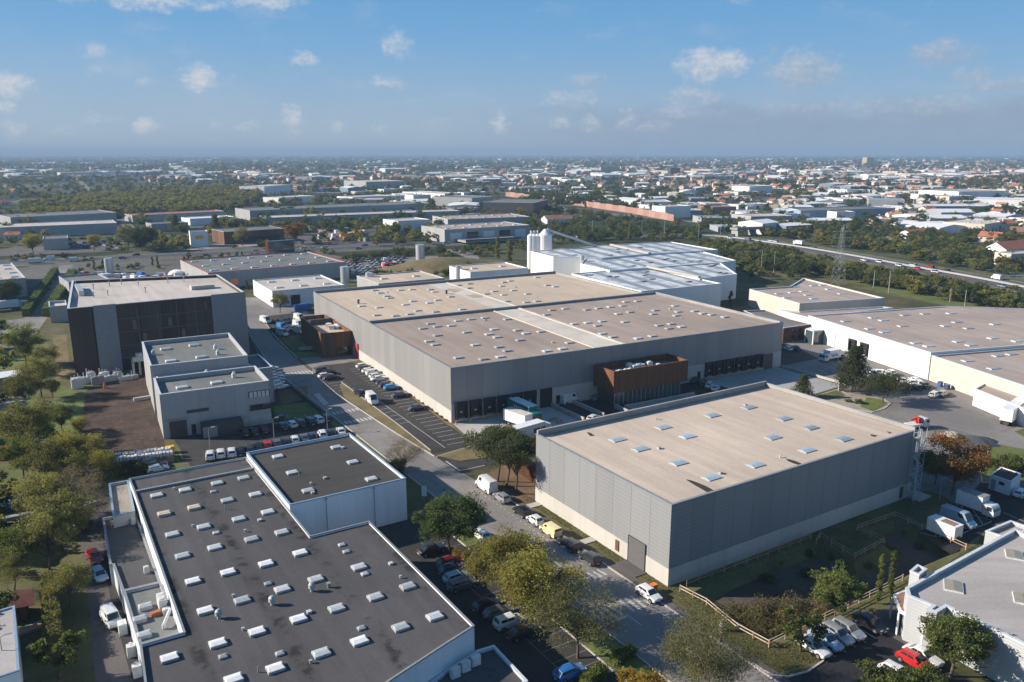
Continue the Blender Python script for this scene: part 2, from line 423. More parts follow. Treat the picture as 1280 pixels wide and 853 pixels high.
for (px, py, hw, hh, dd, lit) in PUFFS:
    a0, e0 = angs(px, py)
    k = 1000 / 57.2958
    u = t.math('DIVIDE', t.math('SUBTRACT', azw, a0), hw * 1.12 / k)
    v = t.math('DIVIDE', t.math('SUBTRACT', elw, e0), hh * 1.12 / k)
    q = t.math('SUBTRACT', 1, t.math('ADD', t.math('MULTIPLY', u, u), t.math('MULTIPLY', v, v)))
    g = t.math('MULTIPLY', t.math('MAXIMUM', q, 0), dd)
    # sunlit side: up and to the left
    s_ = t.math('MULTIPLY', g, t.math('ADD', lit, t.math('ADD', t.math('SUBTRACT', t.math('MULTIPLY', v, .30), t.math('MULTIPLY', u, .12)), t.math('MULTIPLY', t.math('SUBTRACT', nB, .5), 1.2))))
    dens = g if dens is None else t.math('MAXIMUM', dens, g)
    litw = s_ if litw is None else t.math('MAXIMUM', litw, s_)
er = t.math('ADD', t.math('MULTIPLY', t.math('SUBTRACT', nA, .5), 1.3), t.math('MULTIPLY', t.math('SUBTRACT', nB, .5), 1.0))
puff = t.rng(t.math('ADD', dens, t.math('MULTIPLY', er, t.rng(dens, 0, .25, 0, 1))), .08, 1.25, 0, .82, True)
litf = t.math('DIVIDE', litw, t.math('ADD', dens, .001), None, True)
# low grey bank over the right-hand horizon, thin veil on the left
bank = t.math('MULTIPLY', t.rng(az, -8, 14, 0, 1, True), t.math('MULTIPLY', t.rng(t.math('ADD', el, t.math('MULTIPLY', t.math('SUBTRACT', t.noise(t.comb(az, t.math('MULTIPLY', el, 2.0), 5), .30, 8, .66), .5), 4.6)), 2.0, 3.5, 1, 0, True), 1.0))
veil = t.math('MULTIPLY', t.math('MULTIPLY', t.rng(el, 0, 9, .9, 0, True), t.rng(az, -32, 18, 1.1, .5)), t.rng(t.noise(t.comb(t.math('MULTIPLY', az, .5), el, 9), .22, 5, .6), .35, .75, .55, 1.0))
grad = t.ramp(t.math('DIVIDE', el, 30), [(0, (3.1, 3.9, 4.95)), (.07, (2.75, 4.1, 5.7)), (.22, (1.75, 3.8, 6.4)), (.42, (.95, 3.2, 6.2)), (1, (.6, 1.9, 4.2))])
skyc = t.mix(.88, sky.outputs[0], grad)
skyc = t.mix(t.math('MULTIPLY', veil, .45), skyc, (5.0, 5.6, 6.3))
skyc = t.mix(t.math('MULTIPLY', bank, t.rng(nA, .3, .7, .6, .9)), skyc, (2.65, 3.35, 4.6))
wisp = t.math('MULTIPLY', t.rng(t.noise(t.comb(t.math('MULTIPLY', azw, .5), t.math('MULTIPLY', elw, 1.6), 21), .35, 6, .62), .52, .8, 0, .4, True), t.rng(el, 2, 5, 0, 1))
skyc = t.mix(wisp, skyc, (4.6, 5.2, 6.0))
cc = t.mix(litf, (3.3, 4.0, 5.0), (6.6, 6.6, 6.8))
skyc = t.mix(puff, skyc, cc)
bg = t.new('ShaderNodeBackground'); t.put(bg.inputs[0], skyc); bg.inputs[1].default_value = .06
wo = t.new('ShaderNodeOutputWorld'); t.l.new(bg.outputs[0], wo.inputs[0])
W.cycles.sampling_method = 'MANUAL'; W.cycles.sample_map_resolution = 512

FAR = 42000
hz = MB(); hz.prism([(-FAR, -3000), (FAR, -3000), (FAR, FAR), (-FAR, FAR)], -4.5, 118)
hz.face([(-FAR, -3000, -4.5), (-FAR, FAR, -4.5), (FAR, FAR, -4.5), (FAR, -3000, -4.5)])
hm = bpy.data.materials.new('haze'); hm.use_nodes = True
ht = NT(hm.node_tree); ht.n.remove(hm.node_tree.nodes['Principled BSDF'])
pv = ht.new('ShaderNodeVolumePrincipled'); pv.inputs['Color'].default_value = (.34, .49, .67, 1); pv.inputs['Density'].default_value = 1.65e-4
pv.inputs['Anisotropy'].default_value = .0
ht.l.new(pv.outputs[0], hm.node_tree.nodes['Material Output'].inputs['Volume'])
tag(hz.build('haze', hm), kind='stuff')
C = S.cycles
C.use_denoising = True; C.max_bounces = 5; C.diffuse_bounces = 2; C.glossy_bounces = 2; C.transparent_max_bounces = 4; C.volume_bounces = 0; C.transmission_bounces = 2
C.caustics_reflective = False; C.caustics_refractive = False; C.use_adaptive_sampling = True; C.adaptive_threshold = .02
C.sample_clamp_indirect = 4

# ------------------------------------------------------------------ ground
def ground_mat():
    m, t, b = newmat('plain_ground', .95, 0, .1)
    p = t.pos()
    vo = t.new('ShaderNodeTexVoronoi', feature='F1'); vo.inputs['Scale'].default_value = .0062; vo.inputs['Randomness'].default_value = 1
    wp = t.vmath('ADD', p, t.scale(t.noise(p, .004, 3, .6, 'Color'), (90, 90, 0)))
    t.put(vo.inputs['Vector'], wp)
    rnd = t.sep(vo.outputs['Color'])
    fc = t.ramp(rnd[0], [(0, (.035, .045, .022)), (.25, (.07, .075, .035)), (.45, (.05, .06, .027)), (.6, (.11, .10, .065)), (.7, (.12, .115, .105)), (.8, (.055, .065, .03)), (.93, (.10, .10, .09))], 'CONSTANT')
    n1 = t.rng(t.noise(p, .02, 5), .3, .7, .7, 1.25); n2 = t.rng(t.noise(p, .35, 4), .3, .7, .75, 1.2)
    f = t.math('MULTIPLY', n1, n2)
    c = t.mix(1, fc, t.comb(f, f, f), 'MULTIPLY')
    # close to the estate: rough mown ground
    d = t.vmath('LENGTH', t.vmath('SUBTRACT', p, (110, 150, 0)))
    near = t.mix(t.rng(t.noise(p, .05, 4), .4, .62), (.06, .066, .026), (.115, .10, .055))
    near = t.mix(1, near, t.comb(f, f, f), 'MULTIPLY')
    c = t.mix(t.rng(d, 190, 330, 1, 0), c, near)
    t.put(b.inputs['Base Color'], c)
    return m
M['ground'] = ground_mat()
bas_px = [(866, 741), (905, 719), (1013, 677), (1026, 677), (1068, 702), (1105, 682), (1073, 665), (1118, 650), (1203, 688), (1165, 704), (1100, 742), (1045, 768), (965, 802), (918, 776)]
bas = ccw(GP(bas_px))
g = MB(); E1 = 900
g.poly([(-E1, -E1), (E1, -E1), (E1, E1), (-E1, E1)], 0, holes=[bas])
for q in ([(-FAR, -2500), (FAR, -2500), (FAR, -E1), (-FAR, -E1)], [(-FAR, E1), (FAR, E1), (FAR, FAR * .98), (-FAR, FAR * .98)], [(-FAR, -E1), (-E1, -E1), (-E1, E1), (-FAR, E1)], [(E1, -E1), (FAR, -E1), (FAR, E1), (E1, E1)]):
    g.poly(q, 0)
tag(g.build('ground', M['ground']), kind='structure')
b_ = MB(); low = inset(bas, 1.7)
for i in range(len(bas)):
    j = (i + 1) % len(bas); b_.face([(*bas[i], 0), (*bas[j], 0), (*low[j], -1.5), (*low[i], -1.5)])
b_.poly(low, -1.5, 1)
tag(b_.build('drainage_basin', [M['grass'], M['basin']]), kind='structure')

# ---- grass, roads, yards (each sheet a few mm above the one below)
L1, L2, L3, L4 = .004, .010, .016, .022
def gsheet(name, px, z, mat): return sheet(name, GP(px), z, M[mat])
# estate ground: left garden belt and dirt plot
sheet('grass_verge', [(9.5, 60), (24.5, 60), (24.5, 300), (-60, 330), (-70, 60)], L1, M['grass'])
gsheet('lawn', [(0, 420), (60, 430), (66, 452), (20, 560), (0, 560)], L2, 'lawn')
gsheet('lawn', [(0, 582), (36, 590), (36, 640), (0, 650)], L2, 'lawn')
gsheet('lawn', [(0, 655), (50, 662), (60, 735), (0, 760)], L2, 'grass')
gsheet('lawn', [(70, 480), (108, 495), (100, 560), (60, 545)], L2, 'lawn')
gsheet('dirt_plot', [(107, 494), (110, 486), (184, 472), (199, 500), (206, 558), (150, 566), (120, 560), (100, 545)], L3, 'dirt')
gsheet('grass_verge', [(66, 420), (83, 418), (88, 470), (70, 478)], L3, 'drygrass')
# tarmac of the estate, west and east of the avenue
sheet('service_yard', [(-1.5, 40), (58.6, 40), (58.6, 178), (24.5, 178), (24.5, 150), (9, 150), (4, 128), (1, 60)], L2, M['lot'])
gsheet('gravel_track', [(95, 640), (112, 612), (138, 620), (142, 646), (128, 650), (130, 700), (140, 760), (168, 860), (120, 860), (110, 740)], L3, 'walk')
sheet('service_yard', [(44, 178), (58.6, 178), (59, 226), (47, 226)], L2, M['lot'])
sheet('grass_verge', [(52.6, 108), (58.6, 108), (58.6, 160), (53.6, 160), (51.2, 141), (51.2, 113)], L3, M['grass'])
gsheet('lawn', [(341, 508), (390, 502), (436, 540), (424, 541), (402, 519), (346, 529)], L3, 'lawn')
gsheet('lawn', [(347, 486), (384, 483), (385, 498), (352, 506)], L3, 'mulch')
gsheet('footpath', [(392, 493), (399, 492), (411, 505), (405, 507)], L4, 'conc')
sheet('main_road', [(58.8, -60), (69.3, -60), (69.3, 112), (67.6, 138), (66.5, 155), (65.7, 189), (67.0, 212), (68.4, 236), (70, 262), (75, 292), (79, 330), (72, 340), (68, 292), (63.5, 262), (58.4, 224)], L2, M['road'])
sheet('pavement', [(69.45, 20), (70.75, 20), (70.75, 121), (69.2, 126), (69.45, 112)], .115, M['walk'])
_v = GP([(902, 804), (925, 820), (948, 835), (965, 845), (986, 846.5), (1010, 840), (1029, 827), (1024, 819), (1003, 808), (1030, 792), (1066, 777), (1103, 762), (1150, 735), (1190, 700), (1222, 680)])
sheet('grass_verge', [(70.75, 121), (70.75, 64)] + _v + [(131, 62), (136.5, 72), (136.5, 75.1), (73.1, 75.1), (73.1, 124)], .006, M['grass'], holes=[bas])
sheet('entrance_apron', [(69.5, 79.6), (73.05, 79.6), (73.05, 84.4), (69.5, 84.4)], .121, M['walk'])
for y0, y1 in ((91.5, 93), (107, 108.6)):
    sheet('footpath', [(70.7, y0), (73.05, y0), (73.05, y1), (70.7, y1)], .119, M['conc'])
# entry road behind the beige hall and the pine bed
sheet('entry_road', [(67.9, 127), (75, 127.5), (110, 128), (110, 138.5), (77.6, 138.8), (67.6, 137)], L3, M['lot'])
gsheet('pine_bed', [(598, 606), (612, 590), (646, 574), (668, 576), (668, 640), (640, 632)], L4, 'mulch')
gsheet('grass_verge', [(548, 571), (596, 557), (640, 546), (650, 553), (604, 573), (575, 577)], .10, 'drygrass')
# car park beside the main hall
sheet('car_park', [(67.6, 139), (77.8, 138.9), (79, 153), (83.4, 214), (80, 218), (71, 219), (67.4, 214), (66, 189), (66.6, 155)], L3, M['lot'])
sheet('side_road', [(68.4, 214), (80, 218.5), (84.6, 219.5), (84.6, 228), (68.9, 231)], L2, M['road'])
sheet('grass_verge', [(66.3, 186), (68.9, 196), (70.8, 199.5), (70.6, 190), (69.4, 160), (68.3, 141), (67.6, 139.2), (66.7, 155)], .10, M['drygrass'])
sheet('planting_strip', [(78.9, 149), (80, 153.7), (84.6, 219), (83.4, 217), (81.8, 190), (78.6, 153)], .10, M['drygrass'])
sheet('grass_verge', [(68.9, 231.5), (77.4, 228.6), (77.2, 233), (74, 236), (69.4, 240)], .10, M['lawn'])
sheet('lawn', [(70, 241), (75.6, 240), (77, 262), (72.5, 262)], .03, M['lawn'])
sheet('car_park', [(72.6, 262.4), (87, 262.4), (89, 300), (76, 300)], L3, M['lot'])
# dock yards and east yards
sheet('concrete_yard', [(78.1, 139), (106, 138.6), (106, 152.4), (80.1, 153.9)], L3, M['conc'])
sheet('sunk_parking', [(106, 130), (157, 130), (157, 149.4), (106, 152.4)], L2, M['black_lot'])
sheet('dock_ramp', [(106.6, 139), (112, 139), (112, 151.6), (106.6, 152)], L3, M['lot'])
sheet('concrete_yard', [(154, 124), (182, 126), (182.5, 148), (154.5, 149.6)], L3, M['conc_grey'])
sheet('terrace', [(121, 129), (143, 127.5), (143, 141), (121, 142)], L3, M['conc_grey'])
sheet('east_yard', [(131.5, 44), (205, 44), (205, 98), (209, 118), (223, 170), (236, 184), (205, 200), (188, 200), (184.5, 148), (182.6, 124), (131.5, 122)], L1, M['yard'])
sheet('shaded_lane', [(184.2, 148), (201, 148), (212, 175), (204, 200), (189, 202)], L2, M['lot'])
gsheet('garden_island', [(1019, 496), (1047, 487), (1058, 492), (1068, 492), (1100, 496), (1113, 505), (1106, 511), (1090, 516), (1062, 511), (1037, 503)], .10, 'gravel')
gsheet('lawn', [(1020, 496), (1047, 488), (1057, 495), (1035, 501)], .115, 'grass')
gsheet('lawn', [(1075, 509), (1084, 497), (1101, 500), (1110, 506), (1092, 515)], .115, 'lawn')
gsheet('grass_verge', [(1268, 540), (1300, 530), (1320, 548), (1282, 548)], .10, 'grass')
gsheet('grass_verge', [(1238, 560), (1248, 556), (1300, 566), (1330, 600), (1262, 602), (1228, 603), (1226, 590)], .10, 'lawn')
# lawn south of the beige hall, vans' parking, bottom right car park
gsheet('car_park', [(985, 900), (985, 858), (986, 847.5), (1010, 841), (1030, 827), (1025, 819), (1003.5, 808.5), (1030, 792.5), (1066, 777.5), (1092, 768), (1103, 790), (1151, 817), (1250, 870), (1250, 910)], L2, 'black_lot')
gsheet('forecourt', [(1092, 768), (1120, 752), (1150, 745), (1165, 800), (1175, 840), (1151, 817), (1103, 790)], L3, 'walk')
gsheet('shaded_lane', [(1146, 667), (1205, 628), (1226, 603), (1262, 602.5), (1345, 645), (1330, 660), (1245, 655), (1190, 694)], L3, 'black_lot')  # black for dark asphalt plus the hall's shadow put into the colour
# west side of the avenue: car park under the trees and its planted verge
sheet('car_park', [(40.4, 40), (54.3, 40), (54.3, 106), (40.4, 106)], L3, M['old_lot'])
sheet('grass_verge', [(54.6, 58), (58.4, 57), (58.6, 106), (54.6, 106)], .10, M['lawn'])

def line_obj(name, segs, w, h, mat, z=0.0, kind='structure', label=None, cat=None):
    m = MB()
    for pts in segs:
        for a, b in zip(pts[:-1], pts[1:]):
            m.beam((a[0], a[1], z + h / 2), (b[0], b[1], z + h / 2), w, h)
    o = m.build(name, M[mat]); return tag(o, label, cat, kind=kind)
k_avenue = [(69.4, 20), (69.4, 112), (69.0, 121), (71, 124.5)]
line_obj('kerb', [k_avenue], .22, .15, 'kerb')
line_obj('kerb', [[G(902, 804)] + [G(*p) for p in [(925, 820), (948, 835), (965, 845), (986, 846.5), (1010, 840), (1029, 827), (1024, 819), (1003, 808)]]], .22, .15, 'kerb')
line_obj('kerb', [[(67.5, 137.6), (66.5, 155), (65.7, 189), (66.9, 212), (68.4, 216)], [(70.5, 199), (69.3, 160), (68.3, 141)], [(68.6, 231.2), (69.4, 243), (71, 262), (76, 300)]], .25, .16, 'kerb')
line_obj('kerb', [[(58.8, 57), (58.8, 224), (63.5, 262), (68, 292)], [(54.5, 57), (54.5, 106)], [(67.6, 137.2), (77.7, 139)]], .2, .14, 'kerb')
line_obj('kerb', [GP([(1262, 603), (1228, 604), (1225, 590), (1237, 560), (1240, 548)]), GP([(1262, 603), (1340, 645)])], .2, .14, 'kerb')
line_obj('kerb', [GP([(1019, 496), (1047, 487), (1058, 492), (1100, 496), (1113, 505), (1106, 511), (1090, 516), (1062, 511), (1037, 503), (1019, 496)])], .2, .14, 'kerb')
# painted markings: one mesh per set
def marks(name, quads, z, mat='paint'):
    m = MB()
    for q in quads: m.poly(q, z)
    return tag(m.build(name, M[mat]), kind='structure')
def seg(a, b, w):
    a = Vector(a); b = Vector(b); d = (b - a).normalized(); n = Vector((-d.y, d.x)) * w / 2
    return [tuple(a - n), tuple(b - n), tuple(b + n), tuple(a + n)]
Z1 = .030
q = [seg((63.6, y), (63.6, y + 3), .15) for y in np.arange(-20, 97, 6.0) if not 70 < y < 78]
q += [seg((66.6, y), (66.6, y + .5), .12) for y in np.arange(84, 118, 1.3)]
marks('lane_marking', q, Z1)
q = [seg((60.0 + i * 1.0, 73.0), (60.0 + i * 1.0, 76.2), .5) for i in range(9) if i not in (4,)]
q += [seg((59.8, 72.6), (63.4, 72.6), .35)]
q += [[(61.2 + i * .9, 82.4), (61.75 + i * .9, 82.4), (61.35 + i * .9, 84.4), (61.15 + i * .9, 84.4)] for i in range(8) if i != 3]
marks('crossing', q, Z1)
q = [seg((59.8 + i * .95, 166), (59.8 + i * .95, 168.2), .5) for i in range(7)] + [seg((59.8 + i * .95, 174), (59.8 + i * .95, 176), .5) for i in range(7)] + [seg((60 + i * 1.0, 213), (60 + i * 1.0, 216), .5) for i in range(8)]
marks('crossing', q, Z1)
marks('lane_marking', [seg(G(846, 0) if False else (68.3, 134.2), (68.3, 128.4), .3), seg((68.3, 128.4), (73.8, 128.2), .2)], Z1)
q = []
for i in range(27):
    y = 142 + i * 2.62; xw = 79.2 + (y - 153.9) * .0585 if y > 153.9 else 78.9 - .06 * (153.9 - y)
    q.append(seg((xw - .6, y), (xw - 5.4, y + .3), .12))
for i in range(8):
    y = 160 + i * 3.0; q.append(seg((69.9 + i * .05, y), (72.4 + i * .05, y), .12))
q.append(seg((71.6, 141), (72.8, 184), .14))
for i in range(6): q.append(seg((67.0, 192 + i * 2.6), (71.4, 192 + i * 2.6), .12))
marks('bay_marking', q, Z1)
q = [seg((49.3, 62 + i * 2.5), (54.3, 62 + i * 2.5), .12) for i in range(18)] + [seg((49.2, 60), (49.2, 106), .12)]
marks('bay_marking', q, Z1, 'faint_paint')
q = []
for a, b in (((1003 + 60, 829), (1066, 829)),): pass
for p0, p1 in (((1031.5, 812.5), (1044, 821.5)), ((1044, 807.5), (1057.5, 815.5)), ((1058, 802), (1069.8, 809.5)), ((1070, 795), (1082.5, 804)), ((1062.5, 779), (1095, 798.5)), ((1124, 830.5), (1133, 836))):
    q.append(seg(G(*p0), G(*p1), .13))
marks('bay_marking', q, Z1)
q = [seg(G(*a), G(*b), .14) for a, b in (((1150, 666), (1184, 675)), ((1184, 675), (1240, 652)), ((1208, 642), (1240, 651)), ((1254, 641), (1282, 653)), ((1215, 636), (1228, 655)))]
marks('bay_marking', q, Z1)
q = [seg((24 + i * 2.5, 163.2), (24 + i * 2.5, 168.2), .12) for i in range(0, 1)] + [seg((46 + i * 2.5, 172.5), (46 + i * 2.5, 177.5), .12) for i in range(6)]
marks('bay_marking', q, Z1)
marks('bay_marking', [seg(G(1018, 452.5), G(1049, 464.5), .18)] + [seg((189 + i * 2.6, 136 - i * .2), (190.4 + i * 2.6, 141 - i * .2), .12) for i in range(7)], Z1)

sheet('grass_verge', inset(ccw(GP([(1020, 683), (1026, 675), (1068, 701), (1104, 682), (1074, 664.5), (1117, 649), (1140, 640), (1120, 632), (1010, 668), (900, 712), (872, 725)], .02)), .0), .011, M['grass']) if False else None
for x, y in ((62.5, 88), (65, 101), (61.5, 122), (64.2, 146), (62, 178), (65, 60), (48, 80), (74, 165), (72, 190), (165, 105), (190, 90)):
    m = MB(); m.tube((x, y, .0), (x, y, .034), .36, n=16); tag(m.build('manhole_cover', M['darkgrey']), kind='structure')
# ------------------------------------------------------------------ buildings
def walls_uv(m, pts, z0, z1, pitch=None, mi=0):
    n = len(pts)
    for i in range(n):
        a, b = pts[i], pts[(i + 1) % n]; L = math.dist(a, b)
        u1 = max(1, round(L / pitch)) if pitch else L
        m.wall(a, b, z0, z1, 0, u1, mi)

def shell(root, pts, h, wall, roof, par=.5, t=.3, pitch=4.0, plinth=None, cap='cap', z0=0.0, roofs=None, ppitch=6.0, wlabel=None):
    """outer walls, parapet, roof and base of one flat-roofed volume as parts of root"""
    pts = ccw(pts); ins = inset(pts, t)
    zb = z0
    if plinth:
        ph, pm = plinth
        out = inset(pts, -.06)
        m = MB(); walls_uv(m, out, z0, z0 + ph, ppitch)
        for i in range(len(pts)):
            j = (i + 1) % len(pts); m.face([(*out[i], z0 + ph), (*out[j], z0 + ph), (*pts[j], z0 + ph), (*pts[i], z0 + ph)])
        m.build('base_wall', M[pm], root); zb = z0 + ph
    m = MB(); walls_uv(m, pts, zb, h, pitch)
    walls_uv(m, ins[::-1], h - par - .05, h, pitch)
    m.build('wall', M[wall], root)
    m = MB(); o2 = inset(pts, -.05); i2 = inset(pts, t + .04)
    for i in range(len(pts)):
        j = (i + 1) % len(pts)
        m.face([(*o2[i], h + .06), (*o2[j], h + .06), (*i2[j], h + .06), (*i2[i], h + .06)])
        m.wall(o2[i], o2[j], h - .12, h + .06); m.wall(i2[j], i2[i], h - .06, h + .06)
    m.build('coping', M[cap], root)
    if roofs is None:
        m = MB(); m.poly(ins, h - par); m.build('roof', M[roof], root)
    return root

def rootat(name, pts, label, cat, group=None, z=0.0):
    c = (sum(p[0] for p in pts) / len(pts), sum(p[1] for p in pts) / len(pts), z)
    return empty(name, c, label, cat, group)

SKY = {}
def skylight_mesh(w=2.0, d=1.3, h=.42, dome='dome', curb='white'):
    k = (w, d, h, dome, curb)
    if k not in SKY:
        m = MB()
        m.box((0, 0, 0), (w, d, h), 0, 0)
        e = .06
        a = [(-w / 2 + e, -d / 2 + e), (w / 2 - e, -d / 2 + e), (w / 2 - e, d / 2 - e), (-w / 2 + e, d / 2 - e)]
        r_ = [(0 - w / 2 + e * 3, 0), (w / 2 - e * 3, 0)]
        z1, z2 = h + .012, h + .12
        m.face([(*a[0], z1), (*a[1], z1), (*r_[1], z2), (*r_[0], z2)], None, 1); m.face([(*a[2], z1), (*a[3], z1), (*r_[0], z2), (*r_[1], z2)], None, 1)
        m.face([(*a[1], z1), (*a[2], z1), (*r_[1], z2)], None, 1); m.face([(*a[3], z1), (*a[0], z1), (*r_[0], z2)], None, 1)
        SKY[k] = m.mesh('skylight', [M[curb], M[dome]])
    return SKY[k]
def skylights(root, pxs, z, me, ang=0.0, name='skylight', zp=None):
    for q in pxs:
        x, y = G(q[0], q[1], (z if zp is None else zp) + .3); inst(me, name, root, (x, y, z), ang)

def opening(root, name, a, b, z0, z1, mat, depth=.06, frame=None):
    """a flat door or window panel with a frame, proud of the wall line a->b (outside on the right)"""
    a = Vector(a); b = Vector(b); d = (b - a).normalized(); n = Vector((d.y, -d.x))
    m = MB(); p = [a, b, b + n * depth, a + n * depth]
    m.prism([tuple(x) for x in p], z0, z1)
    o = m.build(name, M[mat], root)
    if frame:
        m = MB(); dd = depth + .05
        for u0, u1, w0, w1 in ((-.09, 0, z0, z1 + .09), ((b - a).length, (b - a).length + .09, z0, z1 + .09), (0, (b - a).length, z1, z1 + .09)):
            p0 = a + d * u0; p1 = a + d * u1
            m.prism([tuple(p0), tuple(p1), tuple(p1 + n * dd), tuple(p0 + n * dd)], w0, w1)
        m.build('frame', M[frame], o)
    return o

def dock(root, a, b, z0=.9, z1=4.2):
    """loading dock: black shelter frame round a recessed sectional door"""
    a = Vector(a); b = Vector(b); d = (b - a).normalized(); n = Vector((d.y, -d.x)); L = (b - a).length
    m = MB()
    def blk(u0, u1, w0, w1, dp):
        p0 = a + d * u0; p1 = a + d * u1
        m.prism([tuple(p0), tuple(p1), tuple(p1 + n * dp), tuple(p0 + n * dp)], w0, w1)
    blk(0, .45, z0, z1, .75); blk(L - .45, L, z0, z1, .75); blk(-.05, L + .05, z1, z1 + .55, .8)
    o = m.build('dock_shelter', M['dark'], root)
    m = MB(); p0 = a + d * .46; p1 = a + d * (L - .46)
    m.prism([tuple(p0), tuple(p1), tuple(p1 + n * .14), tuple(p0 + n * .14)], z0 + .1, z1 - .02)
    m.build('door', M['dark'], o)
    m = MB(); c0 = a + d * (L * .5 - .3); c1 = a + d * (L * .5 + .3); m.prism([tuple(c0), tuple(c1), tuple(c1 + n * .17), tuple(c0 + n * .17)], z0 + 1.3, z0 + 1.7); m.build('door_window', M['cap_mid'], o)
    m = MB(); m.prism([tuple(a + n * .08), tuple(b + n * .08), tuple(b + n * .5), tuple(a + n * .5)], z0 - .5, z0 - .05)
    m.build('leveller', M['steel'], o)

# ---- beige-roofed hall in front
BX0, BX1, BY0, BY1, BH = 73.15, 131.2, 75.3, 109.2, 12.5
bp = [(BX0, BY0), (BX1, BY0), (BX1, BY1), (BX0, BY1)]
b1 = rootat('warehouse', bp, 'large grey clad hall with plain beige roof and few skylights beside the avenue', 'warehouse')
shell(b1, bp, BH, 'clad', 'roof_beige', .42, .35, 4.2, (2.72, 'conc_wall'), 'cap')
skylights(b1, [(640 + x * .5075, 420 + y * .5075) for x, y in ((260, 252), (317, 275), (373, 222), (433, 244), (494, 193), (584, 173), (671, 201), (643, 247), (736, 223), (818, 251), (727, 278), (601, 314), (411, 309), (492, 345))], BH - .42, skylight_mesh(2.7, 1.8, .13, 'dome_blue', 'curb'), 0)
opening(b1, 'roller_door', (BX0 - .06, BY0 + 8.6), (BX0 - .06, BY0 + 4.9), .05, 4.3, 'door', .09, 'darkgrey')
opening(b1, 'service_panel', (BX0 - .06, BY0 + 11.6), (BX0 - .06, BY0 + 10.8), .6, 2.3, 'wood', .12)
# parapet wall standing higher along the far and the east side
m = MB(); m.prism([(BX0 + .1, BY1 - .5), (BX1 - .1, BY1 - .5), (BX1 - .1, BY1 - .1), (BX0 + .1, BY1 - .1)], BH - .3, BH + .75); m.prism([(BX1 - .55, BY0 + .2), (BX1 - .15, BY0 + .2), (BX1 - .15, BY1 - .6), (BX1 - .55, BY1 - .6)], BH - .3, BH + .5)
m.build('raised_parapet', M['conc_grey'], b1)
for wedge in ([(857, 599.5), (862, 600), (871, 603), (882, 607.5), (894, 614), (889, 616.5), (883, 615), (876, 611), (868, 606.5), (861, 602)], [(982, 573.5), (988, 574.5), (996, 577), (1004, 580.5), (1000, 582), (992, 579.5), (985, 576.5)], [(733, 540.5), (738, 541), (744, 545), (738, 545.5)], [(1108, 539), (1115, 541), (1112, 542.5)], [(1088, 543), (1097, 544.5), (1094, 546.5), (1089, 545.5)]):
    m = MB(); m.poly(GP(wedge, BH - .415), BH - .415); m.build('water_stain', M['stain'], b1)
# spiral stair and ladder cage at the south-east corner
m = MB(); cx_, cy_ = BX1 - 1.6, BY0 - 1.5
for k in range(4): m.tube((cx_ + 1.0 * math.cos(k * 1.57 + .78), cy_ + 1.0 * math.sin(k * 1.57 + .78), 0), (cx_ + 1.0 * math.cos(k * 1.57 + .78), cy_ + 1.0 * math.sin(k * 1.57 + .78), BH + 1.2), .05, n=5)
for i in range(44):
    a_ = i * .52; z = .3 + i * .28
    m.beam((cx_, cy_, z), (cx_ + .95 * math.cos(a_), cy_ + .95 * math.sin(a_), z), .3, .05)
    m.beam((cx_ + .98 * math.cos(a_), cy_ + .98 * math.sin(a_), z + .9), (cx_ + .98 * math.cos(a_ + .52), cy_ + .98 * math.sin(a_ + .52), z + 1.18), .05, .05)
m.tube((cx_, cy_, 0), (cx_, cy_, BH + 1), .09, n=6)
m.build('spiral_stair', M['cap_mid'], b1)
m = MB(); m.box((BX1 + .9, BY0 - .9, 0), (3.6, 3.0, .3)); m.build('door_step', M['conc'], b1)
opening(b1, 'door', (BX1 + .0, BY0 - .07), (BX1 + .001, BY0 - .071), 0.3, .31, 'door')if False else opening(b1, 'door', (BX1 - 3.4, BY0 - .06), (BX1 - 2.4, BY0 - .06), .3, 2.5, 'darkgrey')

# ---- main logistics hall
MO = np.array((80.0, 154.0)); MU = np.array((.9983, -.0583)); MV = np.array((.0583, .9983)); MANG = math.atan2(-.0583, .9983)
def MW(u, v): p = MO + MU * u + MV * v; return (float(p[0]), float(p[1]))
mp = [MW(0, 0), MW(103.7, 0), MW(102.9, 57), MW(99.5, 57), MW(98.6, 115), MW(0, 115)]
b2 = rootat('warehouse', mp, 'largest grey hall with brown and tan roof halves, loading docks and timber offices', 'warehouse')
shell(b2, mp, 13.0, 'clad_main', None, .4, .4, 4.0, (2.9, 'conc_wall'), 'cap', roofs=1, ppitch=8)
m = MB(); m.prism([MW(.0, -.058), MW(103.7, -.058), MW(103.7, -.002), MW(0, -.002)], 2.9, 4.55); m.build('base_wall', M['conc_wall'], b2)
zr = 12.6
def mquad(u0, u1, v0, v1): return [MW(u0, v0), MW(u1, v0), MW(u1, v1), MW(u0, v1)]
m = MB(); m.poly(mquad(.4, 40, .4, 56.4), zr); m.poly(mquad(49, 103, .4, 56.4), zr); m.build('roof', M['roof_brown'], b2)['label'] = 'brown front half of the roof'
m = MB(); m.poly(mquad(.4, 42, 57.2, 114.6), zr); m.poly(mquad(50, 98.4, 57.2, 114.6), zr); m.build('roof', M['roof_tan'], b2)['label'] = 'tan rear half of the roof'
m = MB(); m.poly(mquad(40, 49, .4, 56.4), zr + .02); m.poly(mquad(42, 50, 57.2, 114.6), zr + .02); m.prism(mquad(48.4, 49.2, .4, 56.3), zr, zr + .25); m.prism(mquad(39.7, 40.1, .4, 56.3), zr, zr + .22); m.prism(mquad(49.6, 50.1, 57.3, 114.5), zr, zr + .2)
m.build('roof_gutter', M['pale_strip'], b2)
m = MB(); m.prism(mquad(.3, 102.6, 56.4, 57.2), zr - .2, zr + .75); m.prism(mquad(.3, 98, 114.0, 114.8), zr - .2, zr + .9); m.build('fire_wall', M['cap'], b2)
